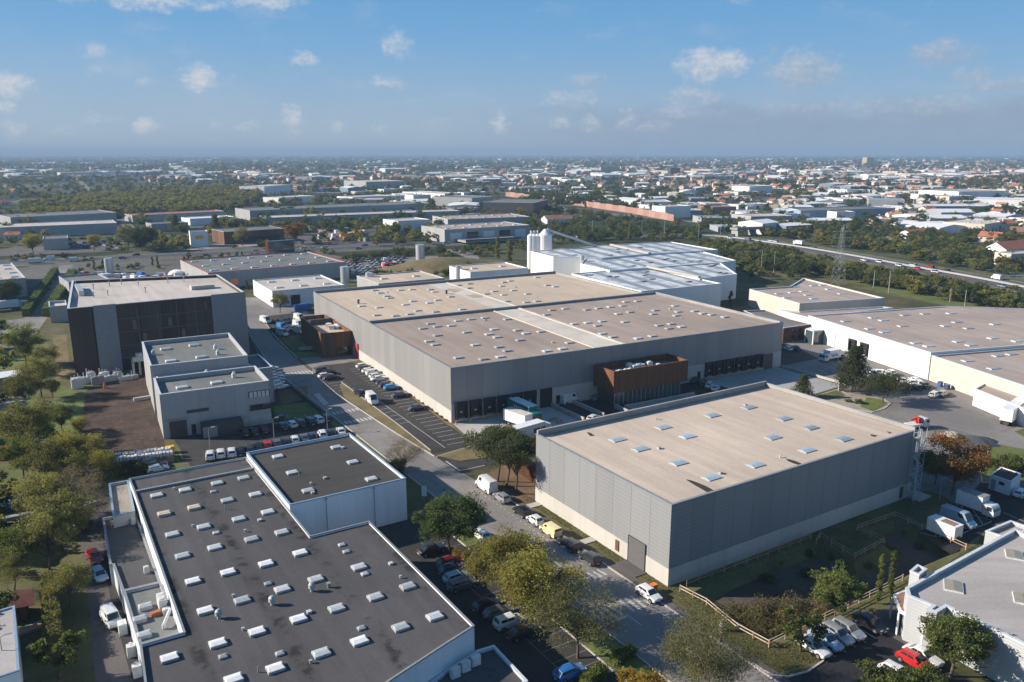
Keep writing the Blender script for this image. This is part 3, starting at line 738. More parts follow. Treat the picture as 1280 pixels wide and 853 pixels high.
m = MB(); m.prism(mquad(102.7, 103.25, .4, 56.2), zr - .2, zr + .7); m.prism(mquad(97.7, 98.2, 57.4, 113.8), zr - .2, zr + .6); m.build('raised_parapet', M['conc_grey'], b2)
rust = grime('rust_stain', (.38, .29, .20), .3, .2, 2, .2)
for (u, v) in ((45, 96), (46.4, 83)):
    m = MB(); x, y = MW(u, v); m.face([(x + 2.6 * math.cos(6.283 * i / 13) * (.6 + .7 * random.random()), y + 4.4 * math.sin(6.283 * i / 13) * (.6 + .7 * random.random()), zr + .026) for i in range(13)]); m.build('rust_stain', rust, b2)
k_ = .359375
Z2 = '''383,623 407,633 357,640 456,630 480,613 525,608 573,603 651,608 408,664 509,653 378,684 401,696 605,643 587,660 616,670 686,646 716,657 768,651 695,680 540,697 622,704 651,717 867,689 843,710 789,718 481,741 568,746 627,738
787,592 806,576 852,571 928,575 968,570 1010,565 1063,547 1104,545 1037,589 1078,583 1052,561 1166,577 1158,590 1246,582 1239,595 1234,561 884,624 931,620 981,615 964,630 1060,617 1178,629 1221,624 1257,634 1213,640 982,658 1018,669 1106,674 1156,666 1303,580 1330,588 1362,592 1408,600
191,508 210,517 280,507 320,505 145,562 205,567 232,528 243,534 297,557 323,545 340,578 380,551 398,513 384,505 312,590 262,596 197,594 402,582 409,541 455,530 494,573
520,485 482,490 519,500 640,480 662,475 633,493 579,520 606,511 672,508 639,523 722,520 650,546 755,545 717,549 754,463 790,490 818,495 764,510 859,491'''
skylights(b2, [(400 + float(a.split(',')[0]) * k_, 180 + float(a.split(',')[1]) * k_) for a in Z2.split()][:99], zr, skylight_mesh(2.1, 1.5, .28, 'dome', 'curb'), MANG)
for px, py in ((448, 378.5), (558, 366.5)):
    x, y = G(px, py, 12.9); m = MB(); m.tube((x, y, zr), (x, y, zr + 1.0), .35); m.tube((x, y, zr + 1.0), (x, y, zr + 1.35), .6, .3); m.build('roof_vent', M['darkgrey'], b2)
for i in range(6): dock(b2, MW(.9 + i * 3.62, -.06), MW(3.9 + i * 3.62, -.06))
opening(b2, 'roller_door', MW(23.4, -.06), MW(26.6, -.06), .05, 4.7, 'dark', .1, 'darkgrey')
opening(b2, 'door', MW(27.9, -.06), MW(28.9, -.06), .3, 2.5, 'dark', .08)
for i in range(6): dock(b2, MW(75.1 + i * 3.62, -.06), MW(78.1 + i * 3.62, -.06))
opening(b2, 'roller_door', MW(97.3, -.06), MW(100.2, -.06), .05, 4.4, 'darkgrey', .1, 'darkgrey')
opening(b2, 'door', MW(72.6, -.06), MW(73.6, -.06), .3, 2.6, 'dark', .08)
opening(b2, 'door', MW(-.06, 68.6), MW(-.06, 66.4), .05, 4.6, 'red', .3)
# timber-clad office on the dock front
m = MB(); ob = ccw([MW(38.6, -.3), MW(39, -8.2), MW(62, -8.2), MW(62, -.3)]); oi = inset(ob, .4)
walls_uv(m, ob, 3.6, 9.0, .35); walls_uv(m, oi[::-1], 7.3, 9.0, .35)
for i in range(4): j = (i + 1) % 4; m.face([(*ob[i], 9.0), (*ob[j], 9.0), (*oi[j], 9.0), (*oi[i], 9.0)])
m.poly(ob[::-1], 3.6)
of = m.build('timber_office', M['wood_red'], b2)
m = MB(); m.poly(oi, 7.4); m.build('roof', M['roof_grey'], of)
m = MB(); gb = ccw([MW(40, -.2), MW(40, -7.2), MW(60.5, -7.2), MW(60.5, -.2)]); walls_uv(m, gb, .1, 3.58, 1.4); m.build('glazing', M['glass_b'], of)
m = MB()
for i in range(16): x, y = MW(40 + i * 1.36, -7.25); m.box((x, y, .1), (.1, .1, 3.45), MANG)
m.build('mullion', M['metal'], of)
for (u, v, s_) in ((42, -6.2, (1.6, .8, 1.1)), (43.9, -6.2, (1, .8, 1.1)), (45.2, -6.2, (1, .8, 1.1)), (49, -4.2, (3.6, 1.7, 1.3)), (52.5, -4.4, (1.5, 1.2, 1.5)), (54.3, -5.8, (1.2, 1.2, 1.0)), (47, -3.6, (1.2, 1.2, 1.6))):
    m = MB(); x, y = MW(u, v); m.box((x, y, 7.4), s_, MANG); m.tube((x, y, 7.4 + s_[2]), (x, y, 7.55 + s_[2]), min(s_[:2]) * .4, n=12); m.build('air_unit', M['offwhite'], of)
m = MB(); m.prism([MW(39, -8.8), MW(39.4, -8.8), MW(39.4, -14), MW(39, -14)], 0, 1.1); m.prism([MW(39, -14), MW(39, -13.6), MW(60, -13.6), MW(60, -14)], 0, .9); m.build('terrace_wall', M['conc_grey'], of)
# timber-clad office on the avenue side
m = MB(); ob = ccw([MW(-8.3, 101), MW(-9.5, 73), MW(-5.2, 72), MW(-.3, 72), MW(-.3, 101)]); oi = inset(ob, .35)
walls_uv(m, ob, 0, 7.6, .35); walls_uv(m, oi[::-1], 6.3, 7.6, .35)
for i in range(len(ob)): j = (i + 1) % len(ob); m.face([(*ob[i], 7.6), (*ob[j], 7.6), (*oi[j], 7.6), (*oi[i], 7.6)])
of2 = m.build('timber_office', M['wood_red'], b2)
m = MB(); m.poly(oi, 6.4); m.build('roof', M['roof_tan'], of2)
m = MB(); m.prism([MW(-7.6, 91), MW(-.6, 91), MW(-.6, 92), MW(-7.6, 92)], 6.4, 8.1); m.build('plant_screen', M['darkgrey'], of2)
opening(of2, 'window', MW(-9.45, 71.92), MW(-5.4, 71.0 + .92), 1.0, 6.9, 'wood_grey', .12)
opening(of2, 'window', MW(-4.9, 71.9), MW(-.6, 71.9), .5, 2.9, 'glass', .12)
opening(b2, 'window', MW(-9.5, 95), MW(-9.5, 95.001), 1, 1.01, 'glass') if False else None
for i in range(7):
    x, y = MW(-3.5 + random.random() * 3, 76 + random.random() * 14); m = MB(); m.box((x, y, 6.4), (.6 + random.random() * 1.6, .5 + random.random(), .5 + random.random() * .9), random.random() * 3); m.build('air_unit', M['offwhite'], of2)

# ---- dark-roofed hall (front left) with its taller white block
Dh = 6.5
dk = ccw([(40.2, 72.6), (40.2, 104.6), (31.25, 104.6), (31.25, 140.6), (12.0, 141.0), (12.0, 135.6), G(229.6, 790.5, Dh), G(175, 806, Dh), G(181, 853, Dh), G(186, 900, Dh), (20, 66.0), (36, 71.3)])
b3 = rootat('warehouse', dk, 'dark bitumen-roofed white hall dotted with white skylights, in the foreground', 'warehouse')
shell(b3, dk, Dh, 'white_wall', 'roof_dark', .3, .16, 5, None, 'cap')
m = MB(); m.prism([(12.35, 134.7), (31.0, 134.5), (31.0, 135.0), (12.35, 135.2)], Dh - .34, Dh + .05); m.build('roof_kerb', M['cap'], b3)
sk1 = skylight_mesh(1.8, 1.4, .34, 'dome', 'curb'); skw = skylight_mesh(1.8, 1.4, .36, 'white', 'curb'); sk2 = skylight_mesh(.9, .75, .26, 'dome', 'curb'); sk3 = skylight_mesh(1.8, 1.4, .42, 'dome_tan', 'dome_tan')
DS = [(195.8, 618.5), (231.3, 611.7), (271.4, 603.3), (304.4, 596.7), (284, 624.6), (319, 617.3), (215.3, 667.2), (254.5, 657.7), (298.4, 648), (334.5, 639.3), (228, 694), (268.3, 683.5), (314.2, 673.2), (352, 664.6), (241, 725.8), (284.9, 714.6), (332.3, 703), (371.9, 691.5), (256.5, 762.5), (302.5, 749.4), (352.6, 735.6), (272, 803.3), (321, 788.7), (373, 772.8), (211.7, 821.4), (344, 834.4), (291.8, 848), (394.6, 723.2), (420.5, 759.5), (448.6, 708), (509.6, 732.2), (469, 745.3), (543.3, 769.7), (500.6, 783), (449.3, 800.4), (401.5, 815.4)]
DS[16] = (332.3, 704); DS[17] = (375, 690.5)
BR = (14, 16, 17, 18, 21, 22, 23, 24, 25, 26, 15, 34)
skylights(b3, [q for i, q in enumerate(DS) if i not in BR], Dh - .35, sk1); skylights(b3, [DS[i] for i in BR], Dh - .35, skw)
skylights(b3, [(205, 641.8), (242.5, 634)], Dh - .35, sk3)
skylights(b3, [(266.6, 613.6), (270, 665), (334.9, 728.4), (278.5, 819.4), (349.5, 815.7), (451.5, 783.9), (455.8, 716.3), (432.7, 688.5), (427, 680)], Dh - .35, sk2)
for px, py in ((273.7, 774), (340.4, 757), (390, 740)):
    x, y = G(px, py, Dh - .35); m = MB(); m.tube((x, y, Dh - .35), (x, y, Dh + .4), .22); m.tube((x, y, Dh + .2), (x, y, Dh + .7), .42, .40, 12); m.tube((x, y, Dh + .7), (x, y, Dh + .95), .40, .16, 12); m.build('roof_vent', M['curb'], b3)
x, y = G(411, 735, Dh - .35); m = MB(); m.tube((x, y, Dh - .35), (x, y, Dh + .2), .2); m.tube((x, y, Dh + .2), (x, y, Dh + .35), .32); m.build('roof_vent', M['steel'], b3)
# white taller block
wb = [(31.3, 114.4), (50.75, 114.4), (50.75, 140.3), (31.3, 140.3)]
wbh = 7.45
w_ = MB(); w_.box((41, 127, 0), (.1, .1, .1))
blk = rootat('wall_block', wb, None) if False else b3
shell(b3, wb, wbh, 'white_wall', 'roof_dark2', .5, .2, 4, None, 'blue_trim')
skylights(b3, [(347.2, 570), (420.2, 558.4), (365.2, 590), (440.9, 577), (385, 612.5), (464, 598)], wbh - .55, sk1)
# lower western annexes
an = [G(135.8, 605, 5), G(160.5, 600.5, 5), G(168.5, 639, 5), G(141, 646, 5)]
shell(b3, an, 5.0, 'conc_wall', 'gravel', .4, .25, 4, None, 'blue_trim')
a2 = [G(128, 648, 3.4), G(169, 640, 3.4), G(201, 728, 3.4), G(153, 739, 3.4), G(141, 706, 3.4), G(137, 706, 3.4)]
shell(b3, a2, 3.4, 'dirty_white', 'roof_dark', .35, .25, 4, None, 'cap')
a3 = [G(153.8, 739, 4.2), G(200.8, 728, 4.2), G(231, 790, 4.2), G(174.5, 805.6, 4.2)]
shell(b3, a3, 4.2, 'dirty_white', 'roof_grey', .35, .25, 4, None, 'cap')
m = MB(); stp = [G(168.5, 614, Dh), G(190, 690, Dh), G(229, 790, Dh), G(222, 792, Dh), G(184, 690, Dh), G(164.5, 614, Dh)]
skylights(b3, [(181.5, 758), (174.6, 774), (180, 793.5)], 3.85, skylight_mesh(1.5, 1.1, .5, 'dome', 'offwhite'))
def unit(root, px, py, z, d, mat='offwhite', ang=0, name='air_unit'):
    x, y = G(px, py, z); m = MB(); m.box((x, y, z), d, ang); m.box((x, y, z + d[2]), (d[0] * .8, d[1] * .8, .05), ang)
    for k in range(int(max(1, round(d[1] / .9)))): m.tube((x, y - d[1] / 2 + (k + .5) * d[1] / max(1, round(d[1] / .9)), z + d[2] + .05), (x, y - d[1] / 2 + (k + .5) * d[1] / max(1, round(d[1] / .9)), z + d[2] + .1), min(.35, d[0] * .36), n=12)
    return m.build(name, M[mat], root)
unit(b3, 203, 760, 3.85, (.9, 2.2, 1.6)); unit(b3, 198, 768, 3.85, (1.7, .8, .4), 'rustred'); unit(b3, 209, 767, 3.85, (1.0, .8, .7))
m = MB(); a_, b_2 = G(205, 786, 3.9), G(214, 771, 3.9); m.tube((*a_, 3.9), (*a_, 4.5), .22); m.tube((*a_, 4.4), (*b_2, 5.0), .2); m.build('roof_duct', M['offwhite'], b3)
unit(b3, 167, 655, 3.05, (.7, .7, .9)); unit(b3, 183.5, 716, 3.05, (.7, .7, .9))
# low southern annexes
s1 = [G(461, 806, 3.2), G(515, 782, 3.2), G(560, 862, 3.2), G(470, 892, 3.2)]
sA = ccw([(40.15, 72.3), (40.2, 67.2), (33.6, 66.2), (33.2, 71)])
shell(b3, [(30.6, 69.0), (35.4, 71.0), (40.4, 72.4), (42.6, 72.2), (42.4, 64.6), (33.8, 62.8), (32.8, 66.4)], 3.3, 'dirty_white', 'roof_dark', .35, .25, 4, None, 'cap_light')
for i in range(3):
    x, y = 36.2 + i * 1.5, 69.9 + i * .35; m = MB(); m.box((x, y, 2.95), (1.1, .6, 1.2)); m.tube((x, y - .3, 3.6), (x, y - .36, 3.6), .42, n=14, mi=0); m.build('air_unit', M['offwhite'], b3)
# outdoor units along the west wall
for px, py in ((154, 791), (165, 820), (172, 845)):
    x, y = G(px, py); m = MB(); m.box((x, y, 0), (1, 1.4 if px == 154 else .9, 1.5)); 
    for k in range(3): m.tube((x, y - .45 + .45 * k, 1.5), (x, y - .45 + .45 * k, 1.55), .18, n=10)
    m.build('air_unit', M['offwhite'], b3)

# ---- grey two-step building behind it
lo = [(21.6, 166.6), (43.2, 165.6), (43.9, 179.2), (22.6, 180.2)]
b4 = rootat('office_building', lo, 'stepped grey panelled building with three flat roofs, two window bands and a dark garage door', 'office')
shell(b4, lo, 13.0 - 1.6, 'clad_b', 'roof_grey', .9, .3, 7, None, 'cap')if False else None
LH, HH = 10.0, 11.6
def S4(x, y): return (160 + x * .171875, 400 + y * .171875)
lo = [G(*S4(228, 545), LH), G(*S4(1025, 442), LH), G(*S4(925, 335), LH), G(*S4(185, 425), LH)]
hi = [G(*S4(160, 335), HH), G(*S4(870, 258), HH), G(*S4(735, 95), HH), G(*S4(100, 160), HH)]
shell(b4, lo, LH, 'clad_b', 'roof_grey', 1.0, .35, 7, None, 'cap_light')
shell(b4, hi, HH, 'clad_b', 'roof_grey', 1.0, .35, 7, None, 'cap_light')
mi_ = [(lo[3][0] + 1, lo[3][1] + .3), (lo[2][0] + 4.2, lo[2][1] + .6), (lo[2][0] + 4.8, hi[1][1] + 10), (hi[1][0] + .4, hi[1][1] + 10.3), (hi[1][0] + .2, hi[1][1] - .4), (hi[0][0] + 1, hi[0][1] - .4)]
shell(b4, mi_, 9.0, 'clad_b', 'roof_grey', .6, .3, 7, None, 'cap_light')
skylights(b4, [S4(393, 487), S4(643, 452)], LH - 1, skylight_mesh(2.4, 1.6, .4)); skylights(b4, [S4(272, 208), S4(480, 181), S4(312, 295), S4(532, 266)], HH - 1, skylight_mesh(2.4, 1.6, .4))
for px, py, z in ((572, 405, LH - 1), (770, 420, LH - 1), (636, 214, HH - 1), (655, 255, HH - 1), (185, 255, HH - 1), (560, 335, 8.4), (625, 310, 8.4), (585, 330, 8.4)):
    x, y = G(*S4(px, py), z); m = MB(); m.box((x, y, z), (.8, .7, 1.0)); m.tube((x, y, z + 1), (x, y, z + 1.4), .25); m.build('roof_vent', M['offwhite'], b4)
fa, fb_ = Vector(lo[0]), Vector(lo[1]); fd = fb_ - fa
def F4(u): return tuple(fa + fd * u)
d0 = Vector((fd.y, -fd.x)).normalized() * .03
def O4(n_, u0, u1, z0, z1, mt, fr=None): return opening(b4, n_, tuple(Vector(F4(u0)) + d0), tuple(Vector(F4(u1)) + d0), z0, z1, mt, .06, fr)
O4('window', .80, .995, 6.6, 7.9, 'offwhite', 'darkgrey'); O4('window', .80, .995, 3.5, 4.8, 'glass', 'darkgrey'); O4('window', .22, .42, 5.0, 5.75, 'darkgrey')
m = MB()
for i in range(6): 
    p = Vector(F4(.80 + .195 * i / 5)) + d0 * 6; m.box((p.x, p.y, 6.6), (.16, .1, 1.3)); m.box((p.x, p.y, 3.5), (.16, .1, 1.3))
m.build('mullion', M['darkgrey'], b4)
O4('garage_door', .06, .21, .05, 3.7, 'darkgrey', 'cap'); O4('canopy', .03, .23, 4.0, 4.25, 'cap'); O4('door', .25, .29, .1, 2.4, 'dark')
O4('base_wall', .7, .999, .02, 2.2, 'conc_wall')
m = MB(); p0 = Vector(F4(.33)) + d0 * 20; p1 = Vector(F4(.70)) + d0 * 20
m.prism([tuple(p0), tuple(p1), tuple(p1 + d0 * 110), tuple(p0 + d0 * 110)], 0, 2.9); m.build('lean_to', M['darkgrey'], b4)
opening(b4, 'entrance', tuple(p0 + d0 * 112), tuple(p0 + d0 * 112 + (p1 - p0) * .35), .2, 2.6, 'cap', .1)

# ---- big timber-slatted building
BH5 = 19.0
f5 = [G(84, 386, BH5), G(306, 366, BH5), G(272, 343.5, BH5), G(90, 351, BH5)]
b5 = rootat('office_building', f5, 'tall building wrapped in weathered timber slats under a wide pale roof', 'office')
shell(b5, f5, BH5, 'wood_grey', 'roof_light', .9, .5, 6, None, 'cap_light')
fa5, fb5 = Vector(f5[0]), Vector(f5[1]); d5 = (fb5 - fa5); n5 = Vector((d5.y, -d5.x)).normalized()
def O5(nm, u0, u1, z0, z1, mt, dp): return opening(b5, nm, tuple(fa5 + d5 * u0 + n5 * .02), tuple(fa5 + d5 * u1 + n5 * .02), z0, z1, mt, dp)
O5('end_panel', .79, 1.0, 0, BH5 + .3, 'cap', .5); O5('end_panel', .13, .25, 0, BH5 + .2, 'cap', .5)
O5('painted_shade_base', .251, .788, .05, 3.2, 'dark', .06)  # near-black panel paints the shade at the foot of the front
for u in (.36, .47, .58, .69): O5('pillar', u, u + .006, 3.0, BH5 - .9, 'slat', .16)
for z in (3.3, 7.0, 10.8, 14.6): O5('floor_band', .251, .788, z, z + .22, 'slat', .1)
for (u, z) in ((.745, 15.2), (.53, 11.2), (.38, 7.5), (.60, 7.4), (.33, 11.4)) if True else ((.32, 15.2), (.43, 15.2), (.43, 11.4), (.60, 15.3), (.59, 11.4), (.37, 7.6), (.53, 11.2), (.745, 15.2), (.745, 11.4), (.38, 3.9), (.53, 7.4), (.66, 11.4)): O5('window', u, u + .022, z, z + 2.6, 'glass', .14)
m = MB()
for i in range(22): p = fa5 + d5 * (.255 + .53 * i / 21) + n5 * .1; m.beam((p.x, p.y, 15.2), (p.x, p.y, BH5 - .6), .08, .08)
m.build('sun_screen', M['slat'], b5)
for px, py in ((117, 362), (137, 358), (117, 372), (135, 370), (152, 356), (173, 357), (210, 354), (230, 352), (235, 348), (182, 366), (95, 358)):
    x, y = G(px, py, BH5 - .9); m = MB(); m.tube((x, y, BH5 - .9), (x, y, BH5 + .5), .12); m.tube((x, y, BH5 + .5), (x, y, BH5 + .8), .25); m.build('roof_vent', M['steel'], b5)
x, y = G(253, 361, BH5 - .9); m = MB(); m.box((x, y, BH5 - .9), (7, 3, 1.2)); m.build('plant_room', M['roof_light'], b5)
x, y = G(95, 366, BH5 - .9); m = MB(); m.box((x + 1, y, BH5 - .9), (1.4, 16, 1.6)); m.build('plant_screen', M['metal'], b5)

# small roof fittings and downpipes
def fitting(root, x, y, z, kind):
    m = MB()
    if kind == 0: m.tube((x, y, z), (x, y, z + .35), .12, n=8); m.tube((x, y, z + .35), (x, y, z + .45), .2, n=8)
    elif kind == 1: m.box((x, y, z), (.5, .5, .3)); m.box((x, y, z + .3), (.58, .58, .05))
    else: m.tube((x, y, z), (x, y, z + .7), .07, n=6); m.tube((x, y, z + .7), (x + .25, y, z + .7), .07, n=6)
    m.build('roof_pipe', M['curb' if kind != 2 else 'steel'], root)
rq = random.Random(4)
for i in range(5): fitting(b1, rq.uniform(BX0 + 2, BX1 - 2), rq.uniform(BY0 + 2, BY1 - 2), BH - .42, rq.randrange(3))
for i in range(16):
    u_, v_ = rq.uniform(2, 98), rq.choice((rq.uniform(2, 55), rq.uniform(59, 112)))
    if not 37 < u_ < 52: fitting(b2, *MW(u_, v_), zr, rq.randrange(3))
for i in range(7): fitting(b3, rq.uniform(14, 38), rq.uniform(76, 103), Dh - .35, rq.randrange(3))
for i in range(5): fitting(b3, rq.uniform(14, 29), rq.uniform(106, 133), Dh - .35, rq.randrange(3))
for i in range(5): fitting(b3, rq.uniform(33, 49), rq.uniform(117, 138), wbh - .55, rq.randrange(3))
def downpipe(root, x, y, z0, z1, mat='curb'):
    m = MB(); m.tube((x, y, z0), (x, y, z1), .07, n=6); m.box((x, y, z1), (.3, .3, .3)); m.build('downpipe', M[mat], root)
for i in range(2): downpipe(b3, 37 + i * 8, 114.25, .1, wbh - .5, 'cap_mid')
# ---- white stepped factory with silos
M['roof_stripe'] = None
def stripe_roof():
    m, t, b = newmat('striped_metal_roof', .55, .0, .35)
    p = t.pos(); s = t.sep(p); a = -R(3.4) - R(8)
    u = t.math('ADD', t.math('MULTIPLY', s[0], math.cos(a)), t.math('MULTIPLY', s[1], math.sin(a)))
    v = t.math('SUBTRACT', t.math('MULTIPLY', s[1], math.cos(a)), t.math('MULTIPLY', s[0], math.sin(a)))
    st = t.noise(t.comb(t.math('MULTIPLY', u, .09), t.math('MULTIPLY', v, .012), 0), 1.0, 2)
    blotch = t.noise(t.comb(t.math('MULTIPLY', u, .12), t.math('MULTIPLY', v, .10), 4), 1.0, 5, .7)
    saw = t.math('FRACT', t.math('DIVIDE', u, 9.5))
    k = t.math('MULTIPLY', t.rng(saw, .35, .45, 0, 1), t.rng(blotch, .38, .56, 0, 1))
    c = t.mix(k, (.24, .26, .28), (.60, .62, .64))
    f = t.rng(t.math('FRACT', t.math('DIVIDE', v, 1.6)), 0, .1, .85, 1)
    c = t.mix(1, c, t.comb(f, f, f), 'MULTIPLY')
    t.put(b.inputs['Base Color'], c)
    return m
M['roof_stripe'] = stripe_roof()
def Q7(x, y): return (640 + x * .234375, 280 + y * .234375)
secs = [([(305, 265), (720, 232), (1118, 318), (680, 358)], 10.0), ([(390, 214), (715, 236), (1000, 290), (1200, 268), (1110, 206), (1000, 206), (700, 236), (520, 250)], 10.6)]
f1 = [G(*Q7(*q), 10.0) for q in ((318, 265), (722, 232), (1118, 318), (690, 360))]
f2 = [G(*Q7(*q), 10.4) for q in ((722, 230), (1110, 206), (1200, 268), (1000, 292))]
f3 = [G(*Q7(*q), 10.6) for q in ((390, 186), (1010, 145), (1195, 195), (1110, 206), (520, 248), (365, 212))]
f4 = [G(*Q7(*q), 11.0) for q in ((100, 148), (530, 114), (850, 98), (1100, 140), (740, 160), (480, 184), (220, 178))]
b6 = rootat('factory', f1 + f4, 'white factory with stepped striped metal roofs and tall silos behind the main hall', 'factory')
for pts, h in ((f1, 10.0), (f2, 10.4), (f3, 10.6), (f4, 11.2)):
    shell(b6, pts, h, 'bright_wall', 'roof_stripe', .25, .5, 8, None, 'white')
for pts, h, k in ((f1, 10, 9), (f3, 10.6, 8), (f4, 11.2, 7), (f2, 10.4, 5)):
    q = ccw(pts); cx_ = sum(p[0] for p in q) / len(q); cy_ = sum(p[1] for p in q) / len(q)
    for i in range(k):
        r_ = random.choice(q); a = random.uniform(.1, .8); inst(skylight_mesh(2.6, 1.2, .3, 'dome_blue', 'darkgrey'), 'skylight', b6, (cx_ + (r_[0] - cx_) * a, cy_ + (r_[1] - cy_) * a, h - .25), random.choice((0, .1)))
m = MB(); a_, b_2 = G(*Q7(528, 114), 11.3), G(*Q7(735, 158), 11.3); m.beam((*a_, 11.6), (*b_2, 11.4), 1.6, .9); a_, b_2 = G(*Q7(722, 232), 10.5), G(*Q7(1000, 288), 10.5); m.beam((*a_, 10.8), (*b_2, 10.8), 1.4, .9); m.build('roof_ridge', M['conc'], b6)
x, y = G(*Q7(375, 196), 10.6); m = MB(); m.tube((x, y, 0), (x, y, 13), 1.0, n=12); m.build('chimney', M['metal'], b6)
bx = [G(*Q7(q[0], q[1] + 95)) for q in ((100, 150), (160, 146), (232, 176), (200, 182))]
for (px, top, rad, nm) in ((112, 78, 2.0, 'silo'), (128, 60, 2.2, 'silo'), (147, 58, 2.3, 'silo'), (190, 62, 3.6, 'silo')):
    x, y = G(*Q7(px, 150), 10.0); x += 4; y += 8
    m = MB(); hh = 17.5 if rad < 3 else 18
    m.tube((x, y, 0), (x, y, hh), rad, n=20); m.tube((x, y, hh), (x, y, hh + (1.0 if rad < 3 else 3)), rad, .7, 20)
    if rad < 3: m.tube((x, y, hh + 1), (x, y, hh + 2.6), .4, n=8)
    m.build(nm, M['white'], b6)
m = MB(); m.beam((x + 1, y - .4, 20.6), (x + 26, y - 10, 11.5), 1.0, 1.2); m.build('conveyor', M['offwhite'], b6)

# ---- cream and white complex on the right
h7 = 7.6
pA = [(220.2, 168), (206.2, 117.2), (196, 88), (212, 82), (222, 100), (267, 124), (274, 153.5)]
wA = [(220.5, 168), (206.3, 117.4), (237, 108.5), (300, 131), (274.5, 153.5)]
b7 = rootat('warehouse', wA, 'long white-walled warehouse with worn pinkish roof and two black docks, on the right', 'warehouse')
shell(b7, wA, h7, 'bright_wall', 'roof_worn', .3, .4, 12, None, 'cap_light')
wB = [(206.2, 117.0), (190, 66), (290, 40), (320, 128), (237, 108.2)]
b7b = rootat('warehouse', wB, 'cream-walled warehouse joined to the white one, with a lower roof at the right edge', 'warehouse')
shell(b7b, [(206.2, 117.0), (188, 62), (196, 58), (330, 70), (300, 130.6), (237, 108.2)], 6.9, 'cream_wall', 'roof_worn', .35, .4, 12, None, 'cap_light')
def Q8(x, y): return (920 + x * .28125, 330 + y * .28125)
skm = skylight_mesh(3.0, 1.6, .2, 'dome_blue', 'offwhite')
skylights(b7, [Q8(*q) for q in ((488, 252), (610, 236), (655, 248), (750, 225), (840, 219), (955, 217), (740, 273), (660, 300), (595, 285), (800, 348), (857, 362), (932, 272), (982, 256), (1033, 283), (1150, 265), (988, 342), (1045, 358), (1142, 327), (1250, 340))], h7 - .3, skm, -.25)
skylights(b7b, [Q8(*q) for q in ((1030, 427), (1165, 405), (1225, 398), (1145, 461))], 6.55, skm, -.25)
d7 = Vector((206.3 - 220.5, 117.4 - 168)).normalized()
def W7(s_): return (220.5 + d7.x * s_, 168 + d7.y * s_)
dl = Vector((-d7.y, d7.x)) if False else None
for s_ in (21, 26.2): dock(b7, W7(s_), W7(s_ + 2.9), .9, 4.0)
opening(b7, 'door', W7(11.5), W7(14.2), .1, 4.2, 'offwhite', .1, 'cap')
wl = [G(*Q8(60, 112), 7), G(*Q8(283, 176), 7), G(*Q8(660, 152), 7), G(*Q8(300, 63), 7), G(*Q8(240, 100), 7)]
b7c = rootat('warehouse', wl, 'cream warehouse with brown roof and raised grey east parapet beyond the brick office', 'warehouse')
shell(b7c, wl, 7.0, 'cream_wall', 'roof_worn', .5, .4, 12, None, 'cap_light')
skylights(b7c, [Q8(*q) for q in ((190, 130), (250, 125), (225, 148), (300, 120), (345, 152), (345, 95), (385, 92), (470, 130), (265, 100), (320, 136), (415, 110))], 6.5, skm, -.3)
low = [G(*Q8(185, 203), 5.2), G(*Q8(320, 238), 5.2), G(*Q8(700, 195), 5.2), G(*Q8(650, 190), 5.2), G(*Q8(283, 212), 5.2)]
shell(b7c, ccw(low), 5.2, 'bright_wall', 'roof_worn', .3, .4, 12, None, 'cap_light')
br = [G(*Q8(212, 285), 5.0), G(*Q8(330, 268), 5.0), G(*Q8(240, 245), 5.0), G(*Q8(130, 205), 5.0), G(*Q8(35, 208), 5)]
brb = [(x, y) for x, y in br]
bri = rootat('office_building', br, 'low red brick office with glazed corner between the two large sites', 'office')
shell(bri, br, 5.0, 'brick', 'roof_grey', .4, .3, 2.5, None, 'cap_light')
ba = ccw(br)
for i in range(len(ba)):
    a_, b_2 = Vector(ba[i]), Vector(ba[(i + 1) % len(ba)]); L_ = (b_2 - a_).length; n_ = int(L_ / 3)
    for k in range(n_):
        for z in (.9, 3.0):
            p = a_ + (b_2 - a_) * ((k + .3) / n_); q = a_ + (b_2 - a_) * ((k + .7) / n_)
            opening(bri, 'window', tuple(p), tuple(q), z, z + 1.2, 'glass', .05)
gl = [G(*Q8(310, 290), 4.4), G(*Q8(345, 300), 4.4), G(*Q8(415, 293), 4.4), G(*Q8(370, 275), 4.4)]
m = MB(); walls_uv(m, ccw(gl), .1, 4.3, 1.4); gz = m.build('glazed_porch', M['glass_b'], bri)
m = MB(); m.prism(gl, 4.3, 4.6); m.build('roof', M['cap_light'], gz)
m = MB()
for p in gl: m.box((*p, 0), (.3, .3, 4.3))
m.build('column', M['white'], gz)
# loading annex with canopy at the right edge
la = [G(1218, 487, 4), G(1300, 520, 4), G(1320, 505, 4), G(1235, 477, 4)]
shell(b7b, la, 4.2, 'bright_wall', 'roof_worn', .3, .3, 8, None, 'white')
opening(b7b, 'window', G(1236, 500.5, 2.5), G(1262, 512, 2.5), 1.6, 3.2, 'glass', -.25)

